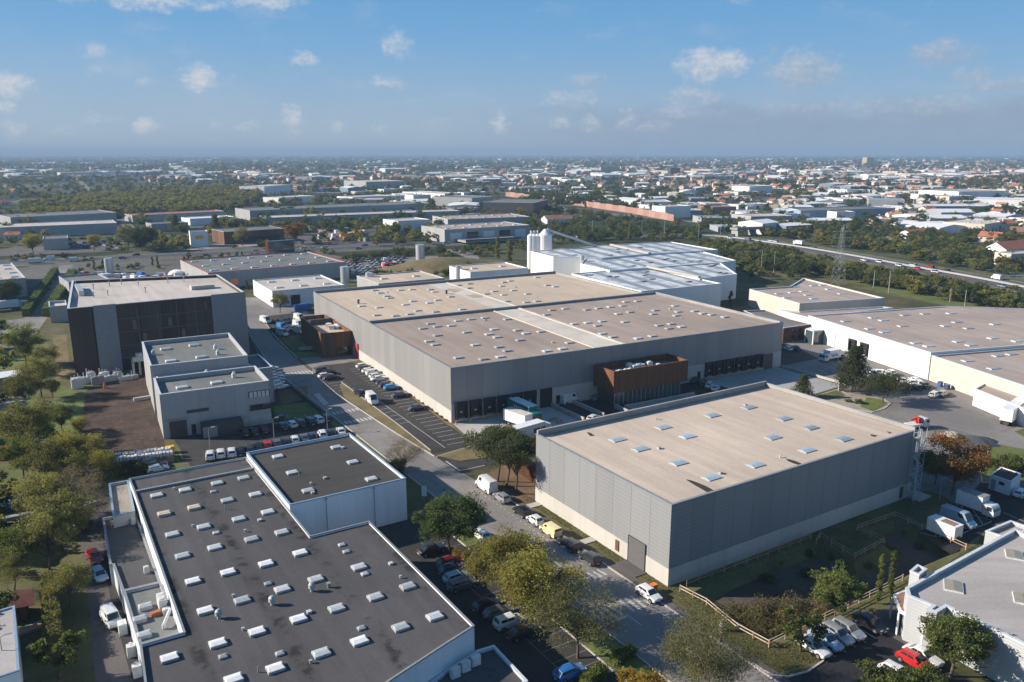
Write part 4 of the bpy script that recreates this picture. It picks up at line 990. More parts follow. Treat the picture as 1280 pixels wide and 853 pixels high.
# ---- light-roofed building at lower right
h8 = 6.2
p8 = [G(*q, h8) for q in ((1132, 735), (1135, 745), (1165, 757), (1158.5, 762), (1171, 766), (1183.5, 758.5), (1300, 815), (1460, 760), (1268.5, 661))]
b8 = rootat('shop_building', p8, 'pale flat-roofed building with angled ribbed white front, lower right', 'shop')
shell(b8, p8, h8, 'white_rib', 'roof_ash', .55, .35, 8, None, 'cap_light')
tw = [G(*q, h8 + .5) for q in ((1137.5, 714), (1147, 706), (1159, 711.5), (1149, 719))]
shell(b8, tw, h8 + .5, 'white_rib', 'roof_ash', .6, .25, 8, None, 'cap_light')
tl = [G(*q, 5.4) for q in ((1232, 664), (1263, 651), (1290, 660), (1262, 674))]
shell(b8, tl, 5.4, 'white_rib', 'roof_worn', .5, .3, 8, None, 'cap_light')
skylights(b8, [(1192, 731)], h8 - .55, skylight_mesh(3.0, 2.2, .18, 'dome_brown', 'offwhite'), .55); skylights(b8, [(1268, 692), (1279, 747)], h8 - .55, skylight_mesh(2.8, 2.1, .18, 'dome_brown', 'offwhite'), .55)
cp = [G(*q, 3.4) for q in ((1116, 744), (1132, 738), (1160, 765), (1155, 780), (1124, 764))]
m = MB(); m.prism(cp, 3.15, 3.5); cn = m.build('canopy', M['white'], b8)
m = MB(); m.poly(inset(ccw(cp), .3), 3.52); m.build('roof', M['tile_b'], cn)
m = MB(); gp = inset(ccw(cp), .8); walls_uv(m, gp, .2, 3.1, 1.5); m.build('glazing', M['glass_b'], b8)
m = MB()
for p in cp: m.box((p[0], p[1], 0), (.2, .2, 3.15))
m.build('column', M['white'], cn)

# ---- lower left: pale metal shed and red-brown hut
p9 = [G(-40, 775, 5), G(18, 757.5, 5), G(24, 838, 5), G(-30, 856, 5)]
b9 = rootat('shed', p9, 'light grey metal-roofed shed at the left edge below the garden hut', 'shed')
shell(b9, p9, 5, 'white_wall', 'roof_ash', .12, .2, 5, None, 'blue_trim')
ht_ = rootat('hut', GP([(0, 745), (40, 735)]), 'garden hut with red-brown pitched roof beside the tall hedge', 'hut')
hx = [G(-20, 752), G(46, 742), G(48, 768), G(-20, 785)]
hr = [G(-20, 742, 2.6), G(41, 734, 2.6), G(43, 755, 2.6), G(-20, 765, 2.6)]
hc = ccw(hr); m = MB(); m.prism(inset(hc, .8), 0, 2.4); m.build('wall', M['wood'], ht_)
m = MB(); q0, q1, q2, q3 = [Vector((*p, 2.4)) for p in hr]; r0 = (q0 + q3) / 2 + Vector((0, 0, 1.2)); r1 = (q1 + q2) / 2 + Vector((0, 0, 1.2))
m.face([q0, q1, r1, r0]); m.face([q2, q3, r0, r1]); m.face([q1, q2, r1]); m.face([q3, q0, r0]); m.build('roof', grime('rusty_roof', (.13, .045, .035), .5, .3, 2, .3), ht_)
m = MB(); m.prism(GP([(23, 786), (52, 776), (52, 784), (24, 794)], .4), .1, .5); m.build('deck', M['post'], ht_)

# ---- buildings in the middle distance, placed by the two front base corners
ROOFS = ['roof_grey', 'roof_light', 'roof_ash', 'roof_worn']
def fb(name, label, cat, pl, pr, depth, h, wall, roof, group=None, par=.4, cap='cap_light', pitch=6, skl=0, z0=0):
    a = Vector(G(*pl)); b = Vector(G(*pr)); d = (b - a); n = Vector((-d.y, d.x)).normalized() * depth
    pts = [tuple(a), tuple(b), tuple(b + n), tuple(a + n)]
    r_ = rootat(name, pts, label, cat, group)
    shell(r_, pts, h, wall, roof, par, .3, pitch, None, cap)
    ang = math.atan2(d.y, d.x)
    for i in range(skl):
        for j in range(max(1, int(depth / 14))):
            p = a + d * ((i + .5 + .1 * (j % 2)) / skl) + n * ((j + .5) / max(1, int(depth / 14)))
            inst(skylight_mesh(3.0, 1.6, .45), 'skylight', r_, (p.x, p.y, h - par), ang)
    return r_, a, b, d, n
# left edge
r_, a, b, d, n = fb('warehouse', 'pale warehouse with tan roof cut off by the left edge', 'warehouse', (-60, 379), (35, 370.5), 60, 8, 'clad_b', 'roof_light', skl=4)
r_, a, b, d, n = fb('annex', 'dark blue-roofed low annex behind the timber-slatted building', 'annex', (88, 372), (139, 367), 22, 6.5, 'clad_b', 'roof_grey', par=.7, cap='blue_trim')
r_, a, b, d, n = fb('gatehouse', 'small two-storey block with dark base left of the slatted building', 'office', (64, 404), (86, 402), 12, 6.0, 'cap_light' if False else 'conc_wall', 'roof_light', par=.8)
# red-trimmed store
r_, a, b, d, n = fb('store', 'long grey store with a red roof edge and dark sign panel beyond the car park', 'store', (262, 362), (433, 346.5), 55, 7.5, 'clad_b', 'roof_grey', par=.5, cap='red', skl=7)
m = MB(); p = a + d * .12 + n * .8
sgn = MB(); s0 = G(337, 333, 0); s1_ = G(369, 330.5, 0); sgn.prism([s0, s1_, (s1_[0] + 1, s1_[1] + 2), (s0[0] + 1, s0[1] + 2)], 5, 13.5); sgn.build('sign_panel', M['glass_b'], r_)
sgn = MB(); sgn.prism([(s0[0] - 1.5, s0[1]), s0, (s0[0] + 1, s0[1] + 2), (s0[0] - .5, s0[1] + 2)], 5, 13.6); sgn.build('sign_edge', M['orange'], r_)
r_, a, b, d, n = fb('warehouse', 'white box-shaped warehouse with pale roof and a black loading door', 'warehouse', (341.5, 384.5), (432, 376), 33, 6.6, 'bright_wall', 'roof_light', skl=3)
opening(r_, 'loading_door', tuple(a + d * .24 + Vector((.1, -.1))), tuple(a + d * .36 + Vector((.1, -.1))), .3, 4.2, 'dark', .1, 'darkgrey')
r_, a, b, d, n = fb('warehouse', 'low tan-roofed block just behind the main hall, nearer the car park', 'warehouse', (474, 374), (556, 366), 26, 6.5, 'clad_b', 'roof_tan', skl=2)
r_, a, b, d, n = fb('warehouse', 'low tan-roofed block with white wall behind the main hall, nearer the silos', 'warehouse', (588, 358), (660, 352), 24, 6.5, 'white_wall', 'roof_tan', skl=2)
for i, (px, py, hh, rr, lb) in enumerate(((431.5, 353, 7.5, 2.1, 'pale vertical tank beside the red-trimmed store'), (525.5, 324.5, 8.5, 2.6, 'grey cylindrical tank standing above the shrubs by the car park'), (462, 363, 8, 1.6, 'white cylinder against the low tan-roofed block'), (573.5, 353, 8, 1.5, 'white cylinder at the corner of the block near the silos'), (137, 341, 7.5, 2.0, 'pale blue tank behind the annex roof'))):
    x, y = G(px, py); m = MB(); m.tube((x, y, 0), (x, y, hh), rr, n=20); o = m.build('tank', M['metal'], None, True, (x, y, 0)); tag(o, lb, 'tank')
fb('depot', 'upper long blue-grey depot in front of the olive wood', 'depot', (15, 287), (146.5, 279.5), 45, 9.5, 'clad_b', 'roof_grey', skl=0)
fb('depot', 'lower long depot with white roof edge at the far left', 'depot', (-5, 299), (147.5, 292), 36, 8, 'clad_b', 'roof_light', skl=0)
fb('workshop', 'small grey workshop with dark door in front of the left depots', 'workshop', (55, 313), (86, 311.5), 22, 7, 'conc_wall', 'roof_grey')
fb('shed', 'long low shed with reddish roof under the wood', 'shed', (166, 278), (281, 272), 24, 6, 'clad_b', 'tile')
fb('shed', 'low grey shed below the red-roofed one', 'shed', (190, 290), (236, 287.5), 18, 6, 'clad_b', 'roof_grey')
fb('shed', 'white-roofed shed left of the brown barn', 'shed', (238, 282), (294, 279), 24, 5.5, 'bright_wall', 'white')
r_, a, b, d, n = fb('house', 'small white house with a yellow sign on its front', 'house', (239, 309.5), (261, 308.5), 12, 10, 'bright_wall', 'roof_grey')
opening(r_, 'sign', tuple(a + d * .28), tuple(a + d * .72), 5.2, 7.4, 'yellow', .2)
r_, a, b, d, n = fb('barn', 'long brown open-fronted barn with grey roof right of the white house', 'barn', (281, 306), (355, 301), 26, 8.5, 'wood', 'roof_grey')
opening(r_, 'opening', tuple(a + d * .3), tuple(a + d * .93), .3, 4.2, 'dark', .2)
fb('depot', 'upper grey-blue depot of the long pair beyond the orange tree', 'depot', (313, 276), (537.5, 265), 42, 9, 'clad_b', 'roof_grey')
fb('depot', 'lower white-roofed depot of the long pair beyond the orange tree', 'depot', (333, 283), (575, 273), 26, 7, 'clad_b', 'roof_light')
fb('warehouse', 'white cube-like warehouse with clean roof left of the grey showroom', 'warehouse', (498, 289.5), (538, 287), 26, 8, 'bright_wall', 'roof_light')
r_, a, b, d, n = fb('showroom', 'grey and white showroom with dark glazed front beyond the highway', 'showroom', (556, 304), (662, 297), 36, 9, 'clad_b', 'roof_worn', skl=5)
for i in range(5): opening(r_, 'window', tuple(a + d * (.06 + i * .19)), tuple(a + d * (.19 + i * .19)), .5, 6.5, 'glass' if i % 2 else 'white', .15)
fb('warehouse', 'wide beige-roofed warehouse behind the grey showroom', 'warehouse', (560, 287), (662, 283), 40, 8, 'clad_b', 'roof_worn', skl=5)
fb('warehouse', 'dark charcoal box-shaped warehouse by the red noise wall', 'warehouse', (604, 271), (667, 272.5), 55, 14, 'clad_main' if False else 'darkgrey', 'roof_grey')
fb('warehouse', 'grey warehouse left of the charcoal one', 'warehouse', (540, 257), (590, 259), 45, 10, 'clad_b', 'roof_grey')
fb('warehouse', 'big white-roofed warehouse far down the straight road', 'warehouse', (458, 237.5), (506, 236), 80, 13, 'clad_b', 'roof_light')
fb('office_building', 'white office slab beyond the olive wood', 'office', (331, 246), (364, 243), 40, 14, 'bright_wall', 'roof_light')
fb('office_building', 'low white office right of the olive wood', 'office', (351, 256), (394, 253), 30, 8, 'bright_wall', 'roof_light')
fb('warehouse', 'flat white warehouse beside the avenue of trees', 'warehouse', (441, 254), (489, 251.5), 34, 7, 'bright_wall', 'roof_light')
fb('warehouse', 'long low white warehouse with many bays left of centre', 'warehouse', (503, 246), (556, 249), 30, 7, 'bright_wall', 'roof_light')
fb('warehouse', 'blue-grey shed with pale roof just above the right bridge', 'warehouse', (938, 283), (990, 281.5), 30, 8, 'clad_b', 'roof_light')
fb('warehouse', 'red-roofed hall among the white sheds', 'warehouse', (890, 268), (920, 267), 25, 7, 'tile_b', 'tile_b')
fb('office_building', 'white and blue office with a row of windows by the noise wall', 'office', (831, 273.5), (863, 272), 20, 11, 'bright_wall', 'roof_light')
fb('office_building', 'bright white office slab in the middle of the sheds', 'office', (914, 244), (936, 245), 60, 13, 'bright_wall', 'roof_light')
fb('warehouse', 'pale grey warehouse at the right end of the sheds', 'warehouse', (1197, 252), (1260, 250), 60, 12, 'bright_wall', 'roof_ash')
fb('warehouse', 'very long white shed crossing the right edge', 'warehouse', (1216, 258.5), (1330, 262), 40, 9, 'bright_wall', 'white')
fb('warehouse', 'long dark-glazed store with white roof right of the pylon', 'warehouse', (1155, 268), (1231, 268), 40, 8, 'clad_b', 'white')
fb('warehouse', 'blue gabled-looking hall among the right-hand sheds', 'warehouse', (1085, 260), (1130, 261), 40, 9, 'clad_b', 'blue_trim')
fb('warehouse', 'long slate-blue store left of the right-hand bridge', 'warehouse', (1000, 276), (1118, 272), 30, 9, 'blue_trim', 'roof_grey')
fb('villa', 'white villa with balconies facing the highway trees', 'house', (1045, 278), (1068, 277.5), 14, 9, 'bright_wall', 'tile')
fb('tower_block', 'yellow tower block standing on the right horizon', 'tower block', (1083, 207.3), (1092, 207.2), 25, 38, 'far_cream', 'far_cream')
fb('tower_block', 'dark wide block with white dome near the horizon', 'office', (838, 221), (850, 221), 40, 22, 'darkgrey', 'roof_grey')
fb('office_building', 'grey slab office standing over the far trees', 'office', (751, 217), (775, 217), 40, 18, 'clad_b', 'roof_grey')
# right edge houses
def gable(name, label, pl, pr, depth, h, rh, wall, roof, cat='house', group=None, ov=.5):
    a = Vector(G(*pl)); b = Vector(G(*pr)); d = b - a; n = Vector((-d.y, d.x)).normalized() * depth
    c4 = [a, b, b + n, a + n]; r_ = rootat(name, [tuple(p) for p in c4], label, cat, group)
    m = MB(); walls_uv(m, [tuple(p) for p in c4], 0, h)
    e0 = (a + a + n) / 2; e1 = (b + b + n) / 2
    m.face([(*b, h), (*(b + n), h), (*e1, h + rh)]); m.face([(*(a + n), h), (*a, h), (*e0, h + rh)])
    w_ = m.build('wall', M[wall], r_)
    u = d.normalized() * ov; v = n.normalized() * ov; dz = rh * ov / (depth / 2)
    m = MB()
    for s0, s1_ in ((a - v, b - v), (b + n + v, a + n + v)):
        f0, f1 = (e0 - u, e1 + u) if s0 == a - v else (e1 + u, e0 - u)
        k = -u if s0 == a - v else u
        m.face([(*(s0 + k), h - dz + .08), (*(s1_ - k), h - dz + .08), (*f1, h + rh + .08), (*f0, h + rh + .08)])
        m.face([(*(s0 + k), h - dz - .06), (*f0, h + rh - .06), (*f1, h + rh - .06), (*(s1_ - k), h - dz - .06)])
    m.build('roof', M[roof], r_)
    nw = max(2, int(d.length / 3.5))
    for k in range(nw):
        opening(r_, 'window', tuple(a + d * ((k + .3) / nw)), tuple(a + d * ((k + .62) / nw)), h * .45, h * .45 + 1.2, 'glass', .05)
    return r_
gable('house', 'white house with bright red tiled roof at the right edge by the lawn', (1257, 322), (1300, 318), 14, 4.5, 4, 'bright_wall', 'tile')
fb('house', 'cream flat block in front of the red-roofed house at the right edge', 'house', (1262, 334), (1310, 331), 10, 7, 'cream_wall', 'roof_light')
gable('house', 'long low house with orange roof among the highway trees', (1140, 300), (1175, 296), 12, 4, 2.5, 'bright_wall', 'tile')
gable('house', 'small orange-roofed house half hidden above the slip road', (1222, 302), (1248, 304), 10, 4, 3, 'cream_wall', 'tile')
gable('house', 'dark-roofed bungalow right of the slip road trees', (1262, 296), (1285, 297), 10, 4, 3, 'cream_wall', 'tile_b')
gable('house', 'pale bungalow with brown roof beside the noise wall', (684, 282), (716, 281), 14, 5, 3, 'bright_wall', 'tile_b')
gable('hut', 'white garage hut with flat-looking roof under the leafy bush', (1237, 612), (1264, 622), 4, 2.6, .3, 'bright_wall', 'darkgrey', 'hut') if False else None
hb = [G(*q) for q in ((1235.5, 611), (1261.5, 620), (1274, 609.5), (1249, 601))]
hu = rootat('hut', hb, 'small white flat-roofed hut with blue door below the leafy bush', 'hut'); shell(hu, hb, 2.7, 'bright_wall', 'roof_dark2', .1, .15, 3, None, 'white')
hb = ccw(hb); 
for i in range(4):
    a_, b_2 = Vector(hb[i]), Vector(hb[(i + 1) % 4])
    if abs(a_.x - G(1235.5, 611)[0]) < .1 and abs(a_.y - G(1235.5, 611)[1]) < .1:
        opening(hu, 'door', tuple(a_ + (b_2 - a_) * .08), tuple(a_ + (b_2 - a_) * .3), .1, 2.1, 'blue_trim', .05); opening(hu, 'window', tuple(a_ + (b_2 - a_) * .45), tuple(a_ + (b_2 - a_) * .7), 1.5, 2.1, 'glass', .05)
# ------------------------------------------------------------------ vehicles
def paint(name, c, rough=.3, metal=.0):
    m, t, b = newmat('car_' + name, rough, metal, .5)
    b.inputs['Base Color'].default_value = (*c, 1); b.inputs['Coat Weight'].default_value = .4; b.inputs['Coat Roughness'].default_value = .1
    p = t.pos(); f = t.rng(t.noise(p, 2.0, 3), .3, .7, .88, 1.05); t.put(b.inputs['Base Color'], t.mix(1, c, t.comb(f, f, f), 'MULTIPLY'))
    return m
PC = {'white': paint('white', (.62, .62, .61)), 'silver': paint('silver', (.42, .43, .44), .3, .5), 'grey': paint('grey', (.14, .145, .15), .3, .4), 'black': paint('black', (.012, .012, .014)), 'dark grey': paint('dark_grey', (.04, .043, .048), .3, .3),
      'navy': paint('navy', (.015, .022, .06)), 'blue': paint('blue', (.02, .13, .36)), 'bright blue': paint('bright_blue', (.01, .22, .5)), 'red': paint('red', (.45, .015, .015)), 'dark red': paint('dark_red', (.12, .01, .012)), 'pale blue': paint('pale_blue', (.35, .45, .55), .3, .3),
      'pale yellow': paint('pale_yellow', (.70, .58, .31)), 'beige': paint('beige', (.45, .38, .28)), 'teal': paint('teal', (.01, .17, .16)), 'orange': paint('orange', (.6, .16, .03)), 'green': paint('green', (.03, .14, .05))}
M['lamp_clear'] = plain('headlamp_glass', (.55, .57, .58), .1, .2, .7)
M['lamp_red'] = plain('rear_lamp', (.30, .01, .01), .2)
M['tyre'] = plain('tyre_rubber', (.015, .015, .016), .8)
M['rim'] = plain('alloy_rim', (.35, .35, .36), .35, .6)
CARP = {  # L, W, H, bonnet height, cabin: front foot, front top, rear top, rear foot; belt height
    'hatchback': (4.1, 1.76, 1.47, .88, 1.05, .35, -1.45, -1.95, .95),
    'city car': (3.5, 1.64, 1.49, .90, 1.0, .40, -1.15, -1.62, .96),
    'saloon': (4.6, 1.80, 1.44, .86, 1.05, .25, -1.05, -1.75, .93),
    'estate car': (4.6, 1.80, 1.48, .88, 1.10, .38, -1.85, -2.2, .95),
    'suv': (4.4, 1.84, 1.66, 1.0, 1.10, .45, -1.75, -2.1, 1.06),
    'small van': (4.4, 1.82, 1.84, 1.02, 1.35, .75, -2.1, -2.18, 1.12),
    'van': (5.5, 2.05, 2.55, 1.2, 2.05, 1.25, -2.68, -2.74, 1.45)}
CM = {}
def car_parts(kind):
    if kind in CM: return CM[kind]
    L, Wd, Hh, bh, xa, xb, xc, xd, belt = CARP[kind]
    hw = Wd / 2; f = L / 2; van = 'van' in kind
    m = MB()
    st = [(f, .42, .62, .80), (f - .12, .27, .74, .92), (f - .5, .22, bh - .06, .97), (xa + .05, .2, bh + .04, 1.0), (xb, .2, belt, 1.0), ((xb + xc) / 2, .2, belt + .02, 1.0), (xc + .1, .2, belt + .02, 1.0)]
    if van: st += [(-f + .1, .24, belt, 1.0), (-f, .4, belt - .1, .97)]
    else: st += [(xd + .05, .22, belt, .98), (-f + .15, .27, belt - .04 if kind != 'saloon' else belt - .02, .94), (-f, .42, belt - .18, .84)]
    rings = []
    for x, z0, z1, k in st:
        w = hw * k; zm = z0 + (z1 - z0) * .5
        rings.append([(x, -w * .82, z0), (x, -w * .98, z0 + .12), (x, -w, zm), (x, -w * .95, z1 - .04), (x, -w * .86, z1), (x, 0, z1 + .035), (x, w * .86, z1), (x, w * .95, z1 - .04), (x, w, zm), (x, w * .98, z0 + .12), (x, w * .82, z0)])
    for A, B in zip(rings[:-1], rings[1:]):
        for i in range(11): j = (i + 1) % 11; m.face([A[i], A[j], B[j], B[i]])
    m.face(rings[0][::-1]); m.face(rings[-1])
    # cabin frame
    wb, wt = hw * .90, hw * (.74 if not van else .84); zb = belt - .03; rc = .05
    bot = [(xa, -wb * .93, bh), (xa, wb * .93, bh), (xd, wb * .95, zb), (xd, -wb * .95, zb)]
    top = [(xb, -wt * .95, Hh - .06), (xb, wt * .95, Hh - .06), (xc, wt * .95, Hh - .08), (xc, -wt * .95, Hh - .08)]
    midb = ((xb, -wb, zb), (xb, wb, zb))
    m.face([bot[0], bot[1], top[1], top[0]][::-1]); m.face([bot[2], bot[3], top[3], top[2]][::-1])
    for sgn, (b0, b1, t0, t1) in ((-1, (bot[0], bot[3], top[0], top[3])), (1, (bot[1], bot[2], top[1], top[2]))):
        q = [b0, b1, t1, t0]; m.face(q if sgn < 0 else q[::-1])
    # domed roof
    n = 5; xs = [xb + (xc - xb) * i / n for i in range(n + 1)]; prev = None
    for i, x in enumerate(xs):
        zz = Hh - .06 - .02 * i / n; b_ = .055 * math.sin(math.pi * (i + .35) / (n + .7)); row = [(x, -wt * .95, zz), (x, -wt * .5, zz + b_ + .02), (x, wt * .5, zz + b_ + .02), (x, wt * .95, zz)]
        if prev:
            for k in range(3): m.face([prev[k], row[k], row[k + 1], prev[k + 1]][::-1])
        prev = row
    body = m.mesh('body', [PC['white']], smooth=False)
    parts = [('body', body, 'paint')]
    def lerp(a, b, s): return tuple(a[i] + (b[i] - a[i]) * s for i in range(3))
    def glassq(b0, b1, t1, t0, s0, s1, v0, v1, off, name):
        p = []
        for (s, v) in ((s0, v0), (s1, v0), (s1, v1), (s0, v1)):
            A = lerp(b0, b1, s); B = lerp(t0, t1, s); p.append(tuple(np.array(lerp(A, B, v)) + np.array(off)))
        mm = MB(); mm.face(p); mm.face([tuple(np.array(q) - np.array(off) * .7) for q in p][::-1])
        return (name, mm.mesh(name, [M['glass']]), None)
    parts.append(glassq(bot[1], bot[0], top[0], top[1], .06, .94, .1, .93, (.022, 0, .015), 'windscreen'))
    if kind != 'van': parts.append(glassq(bot[3], bot[2], top[2], top[3], .09, .91, .22 if not van else .5, .88, (-.022, 0, .012), 'rear_window'))
    for sg, b0, b1, t0, t1 in ((-1, bot[0], bot[3], top[0], top[3]), (1, bot[1], bot[2], top[1], top[2])):
        rngs = ((.17, .50), (.53, .88)) if not van else ((.10, .30),)
        for (s0, s1) in rngs:
            g_ = glassq(b0, b1, t1, t0, s0, s1, .34 if not van else .36, .90, (0, sg * .02, .004), 'side_window')
            if sg > 0: g_[1].flip_normals()
            parts.append(g_)
    wr = .32 if not kind == 'van' else .35
    mm = MB(); mm.tube((0, -.11, 0), (0, .11, 0), wr, n=16, mi=0); mm.tube((0, -.122, 0), (0, .122, 0), wr * .62, n=12, mi=1)
    wheel = mm.mesh('wheel', [M['tyre'], M['rim']])
    wx = f - .82 if not van else f - .95
    wheels = [(x, y, wr) for x in (wx, -f + .78 if not van else -f + 1.15) for y in (-hw + .08, hw - .08)]
    lm = MB(); lm.box((0, 0, 0), (.12, .36, .15)); hl = lm.mesh('headlight', [M['lamp_clear']])
    lm = MB(); lm.box((0, 0, 0), (.10, .16 if van else .30, .42 if van else .16)); tl_ = lm.mesh('tail_light', [M['lamp_red']])
    lights = [('headlight', hl, (f - .10, s * hw * .62, .60 if not van else .78)) for s in (-1, 1)] + [('tail_light', tl_, (-f + (.02 if van else .06), s * hw * (.86 if van else .68), belt - (.5 if van else .26))) for s in (-1, 1)]
    bm_ = MB(); bm_.box((0, 0, 0), (.16, hw * 1.72, .22)); bumper = bm_.mesh('bumper', [M['darkgrey']])
    pm_ = MB(); pm_.box((0, 0, 0), (.025, .50, .11)); plate = pm_.mesh('number_plate', [M['white']])
    mm_ = MB(); mm_.box((0, 0, 0), (.14, .18, .13)); mirror = mm_.mesh('mirror', [M['darkgrey']])
    am_ = MB(); am_.tube((0, -.013, 0), (0, .013, 0), wr * 1.2, n=18); arch = am_.mesh('wheel_arch', [M['dark']])
    for sx in (-1, 1):
        lights.append(('bumper', bumper, (sx * (f - .05), 0, .30))); lights.append(('number_plate', plate, (sx * (f + .045), 0, .46))); lights.append(('mirror', mirror, (xa - .28, sx * (hw + .06), belt - .02)))
    lights += [('wheel_arch', arch, (wx_, wy_ + (.083 if wy_ > 0 else -.083), wr + .02)) for (wx_, wy_, _) in wheels]
    CM[kind] = (parts, wheel, wheels, lights)
    return CM[kind]
CARNAME = {'hatchback': 'hatchback', 'city car': 'city_car', 'saloon': 'saloon_car', 'estate car': 'estate_car', 'suv': 'suv', 'small van': 'small_van', 'van': 'van'}
def car(kind, color, x, y, head, label, group, z=0.035):
    parts, wheel, wheels, lights = car_parts(kind)
    r_ = empty(CARNAME[kind], (x, y, z), label, 'van' if 'van' in kind else 'car', group, R(head))
    for nm, me, pt in parts: inst(me, nm, r_, (0, 0, 0), world=False, mat=PC[color] if pt else None)
    for w in wheels: inst(wheel, 'wheel', r_, w, world=False)
    for nm, me, l in lights: inst(me, nm, r_, l, world=False)
    return r_
ORD = ['first', 'second', 'third', 'fourth', 'fifth', 'sixth', 'seventh', 'eighth', 'ninth', 'tenth', 'eleventh', 'twelfth', 'thirteenth', 'fourteenth', 'fifteenth', 'sixteenth', 'seventeenth', 'eighteenth', 'nineteenth', 'twentieth']
def row(place, end, group, head, items, jit=2.0, z=0.035):
    for i, it in enumerate(items):
        kind, color, px, py = it[:4]; h = it[4] if len(it) > 4 else head
        x, y = G(px, py, .55)
        ord_ = ORD[i] if i < 20 else f'{i + 1}th'
        car(kind, color, x, y, h + random.uniform(-jit, jit), f'{color} {kind} parked {place}, {ord_} from {end}', group, z)
H_, C_, S_, E_, U_, V_, W_ = 'hatchback', 'city car', 'saloon', 'estate car', 'suv', 'small van', 'van'
# kerb lane of the avenue
def lane(items, X):
    for i, (k, c, px, py) in enumerate(items):
        x, y = G(px, py, .5); car(k, c, X, y, 90 + random.uniform(-1, 1), f'{c} {k} parked at the avenue kerb, {ORD[i]} from the far end', 'cars parked along the avenue')
lane([(W_, 'white', 608.5, 609), (H_, 'silver', 625.7, 623), (H_, 'black', 651.5, 640.5), (C_, 'white', 667.8, 651.5), (V_, 'pale yellow', 689.3, 664), (E_, 'black', 712.8, 680.5), (H_, 'dark grey', 735, 698.5)], 68.15)
x, y = G(809, 744, .5); car(H_, 'white', 68.9, y, -90, 'white hatchback half on the kerb beside the orange box', 'cars parked along the avenue')
row('under the verge trees', 'the far end', 'cars in the shaded tree car park', 0, [(S_, 'black', 540, 687), (H_, 'dark red', 562, 703), (H_, 'navy', 565, 712), (H_, 'pale blue', 571, 722), (E_, 'grey', 578, 731), (H_, 'black', 608.6, 757), (H_, 'grey', 623, 766), (U_, 'white', 637, 778), (S_, 'black', 654, 790), (H_, 'blue', 712, 841)])
x, y = G(603, 668, .6); car(H_, 'white', 58.0, y, 90, 'white hatchback mostly hidden behind the round dark green tree', 'cars in the shaded tree car park')
row('against the white block', 'the stacked pallets', 'cars in front of the white block', 78, [(U_, 'white', 263, 570), (U_, 'white', 276, 568), (U_, 'white', 289.8, 566.5), (H_, 'black', 301, 564.5), (H_, 'dark grey', 313, 562), (S_, 'black', 323.3, 559), (H_, 'red', 334.5, 556.5), (H_, 'grey', 346.5, 554.5), (H_, 'dark grey', 357.6, 552.5), (H_, 'white', 368.8, 550), (S_, 'grey', 380.7, 548), (H_, 'dark grey', 391, 546), (U_, 'white', 403, 543.8), (H_, 'black', 414, 541.5), (S_, 'white', 426, 539.5)])
row('below the window bands', 'the lean-to', 'cars under the grey office wall', 96, [(H_, 'black', 304.6, 541), (S_, 'black', 316, 539.5), (H_, 'dark red', 328.2, 537.5), (S_, 'dark grey', 352, 533), (H_, 'white', 364.3, 531), (H_, 'black', 375, 529), (U_, 'black', 386.6, 527.5), (U_, 'white', 396.6, 525.5), (H_, 'black', 407, 523)])
row('beside the grey office', 'the far end', 'cars beside the grey office', 8, [(H_, 'white', 339, 461), (H_, 'grey', 341, 464.5), (H_, 'white', 343, 468), (S_, 'white', 344.5, 471.7), (H_, 'pale blue', 346, 475.5), (H_, 'white', 348, 479.5), (E_, 'white', 351, 484)])
row('beside the pallets', 'the far end', 'cars by the stacked pallets', 5, [(H_, 'navy', 191, 578), (S_, 'dark grey', 193.5, 582), (H_, 'pale blue', 197, 586.5)])
row('along the wall of the main hall', 'the far end', 'cars along the main hall wall', 2, [(H_, 'white', 453.8, 457.8), (H_, 'dark grey', 457, 460.5), (H_, 'white', 461.4, 463.8), (V_, 'white', 467, 467), (H_, 'white', 470.5, 470.5), (S_, 'white', 473.5, 473.5), (H_, 'dark grey', 479.4, 478), (H_, 'navy', 483.2, 481), (H_, 'bright blue', 489.3, 484.3), (S_, 'navy', 500.4, 493.6), (S_, 'navy', 521.7, 509.6)])
row('opposite the main hall', 'the far end', 'cars opposite the main hall', 2, [(V_, 'grey', 402.5, 464), (H_, 'black', 411, 466), (H_, 'white', 407, 470), (S_, 'dark grey', 414, 472), (H_, 'black', 449.5, 491.5, 95)])
x, y = G(465, 500, .8); car(W_, 'white', x, y, -96, 'white panel van driving through the main hall car park', None)
row('in the far timber-office lot', 'the far left', 'vehicles in the far lot', -80, [(W_, 'white', 332, 402), (H_, 'black', 346, 402.5), (S_, 'dark grey', 355, 402), (H_, 'navy', 360.5, 401), (W_, 'white', 374, 399), (H_, 'dark grey', 344, 413), (V_, 'bright blue', 352.5, 408.5), (C_, 'white', 357.6, 412), (H_, 'white', 365.3, 411), (W_, 'white', 373, 407.5), (W_, 'white', 353, 418), (W_, 'white', 374, 415)], 5)
row('before the right docks', 'the office', 'cars by the timber office', 35, [(S_, 'dark grey', 868.8, 475), (H_, 'dark red', 878.6, 478), (U_, 'white', 887.3, 482), (S_, 'white', 894.5, 485.5)], 4)
x, y = G(742, 523, .6); car(H_, 'white', x, y, 20, 'white hatchback seen just over the far parapet of the beige hall', None)
x, y = G(712, 501, .6); car(W_, 'white', x, y, 5, 'white van beside the dark sunken ramp', None)
row('by the brick office porch', 'the docks', 'cars at the brick office', 70, [(H_, 'white', 984.5, 436), (S_, 'navy', 994, 435.5), (H_, 'dark grey', 1038, 441), (S_, 'black', 1049, 446)], 4)
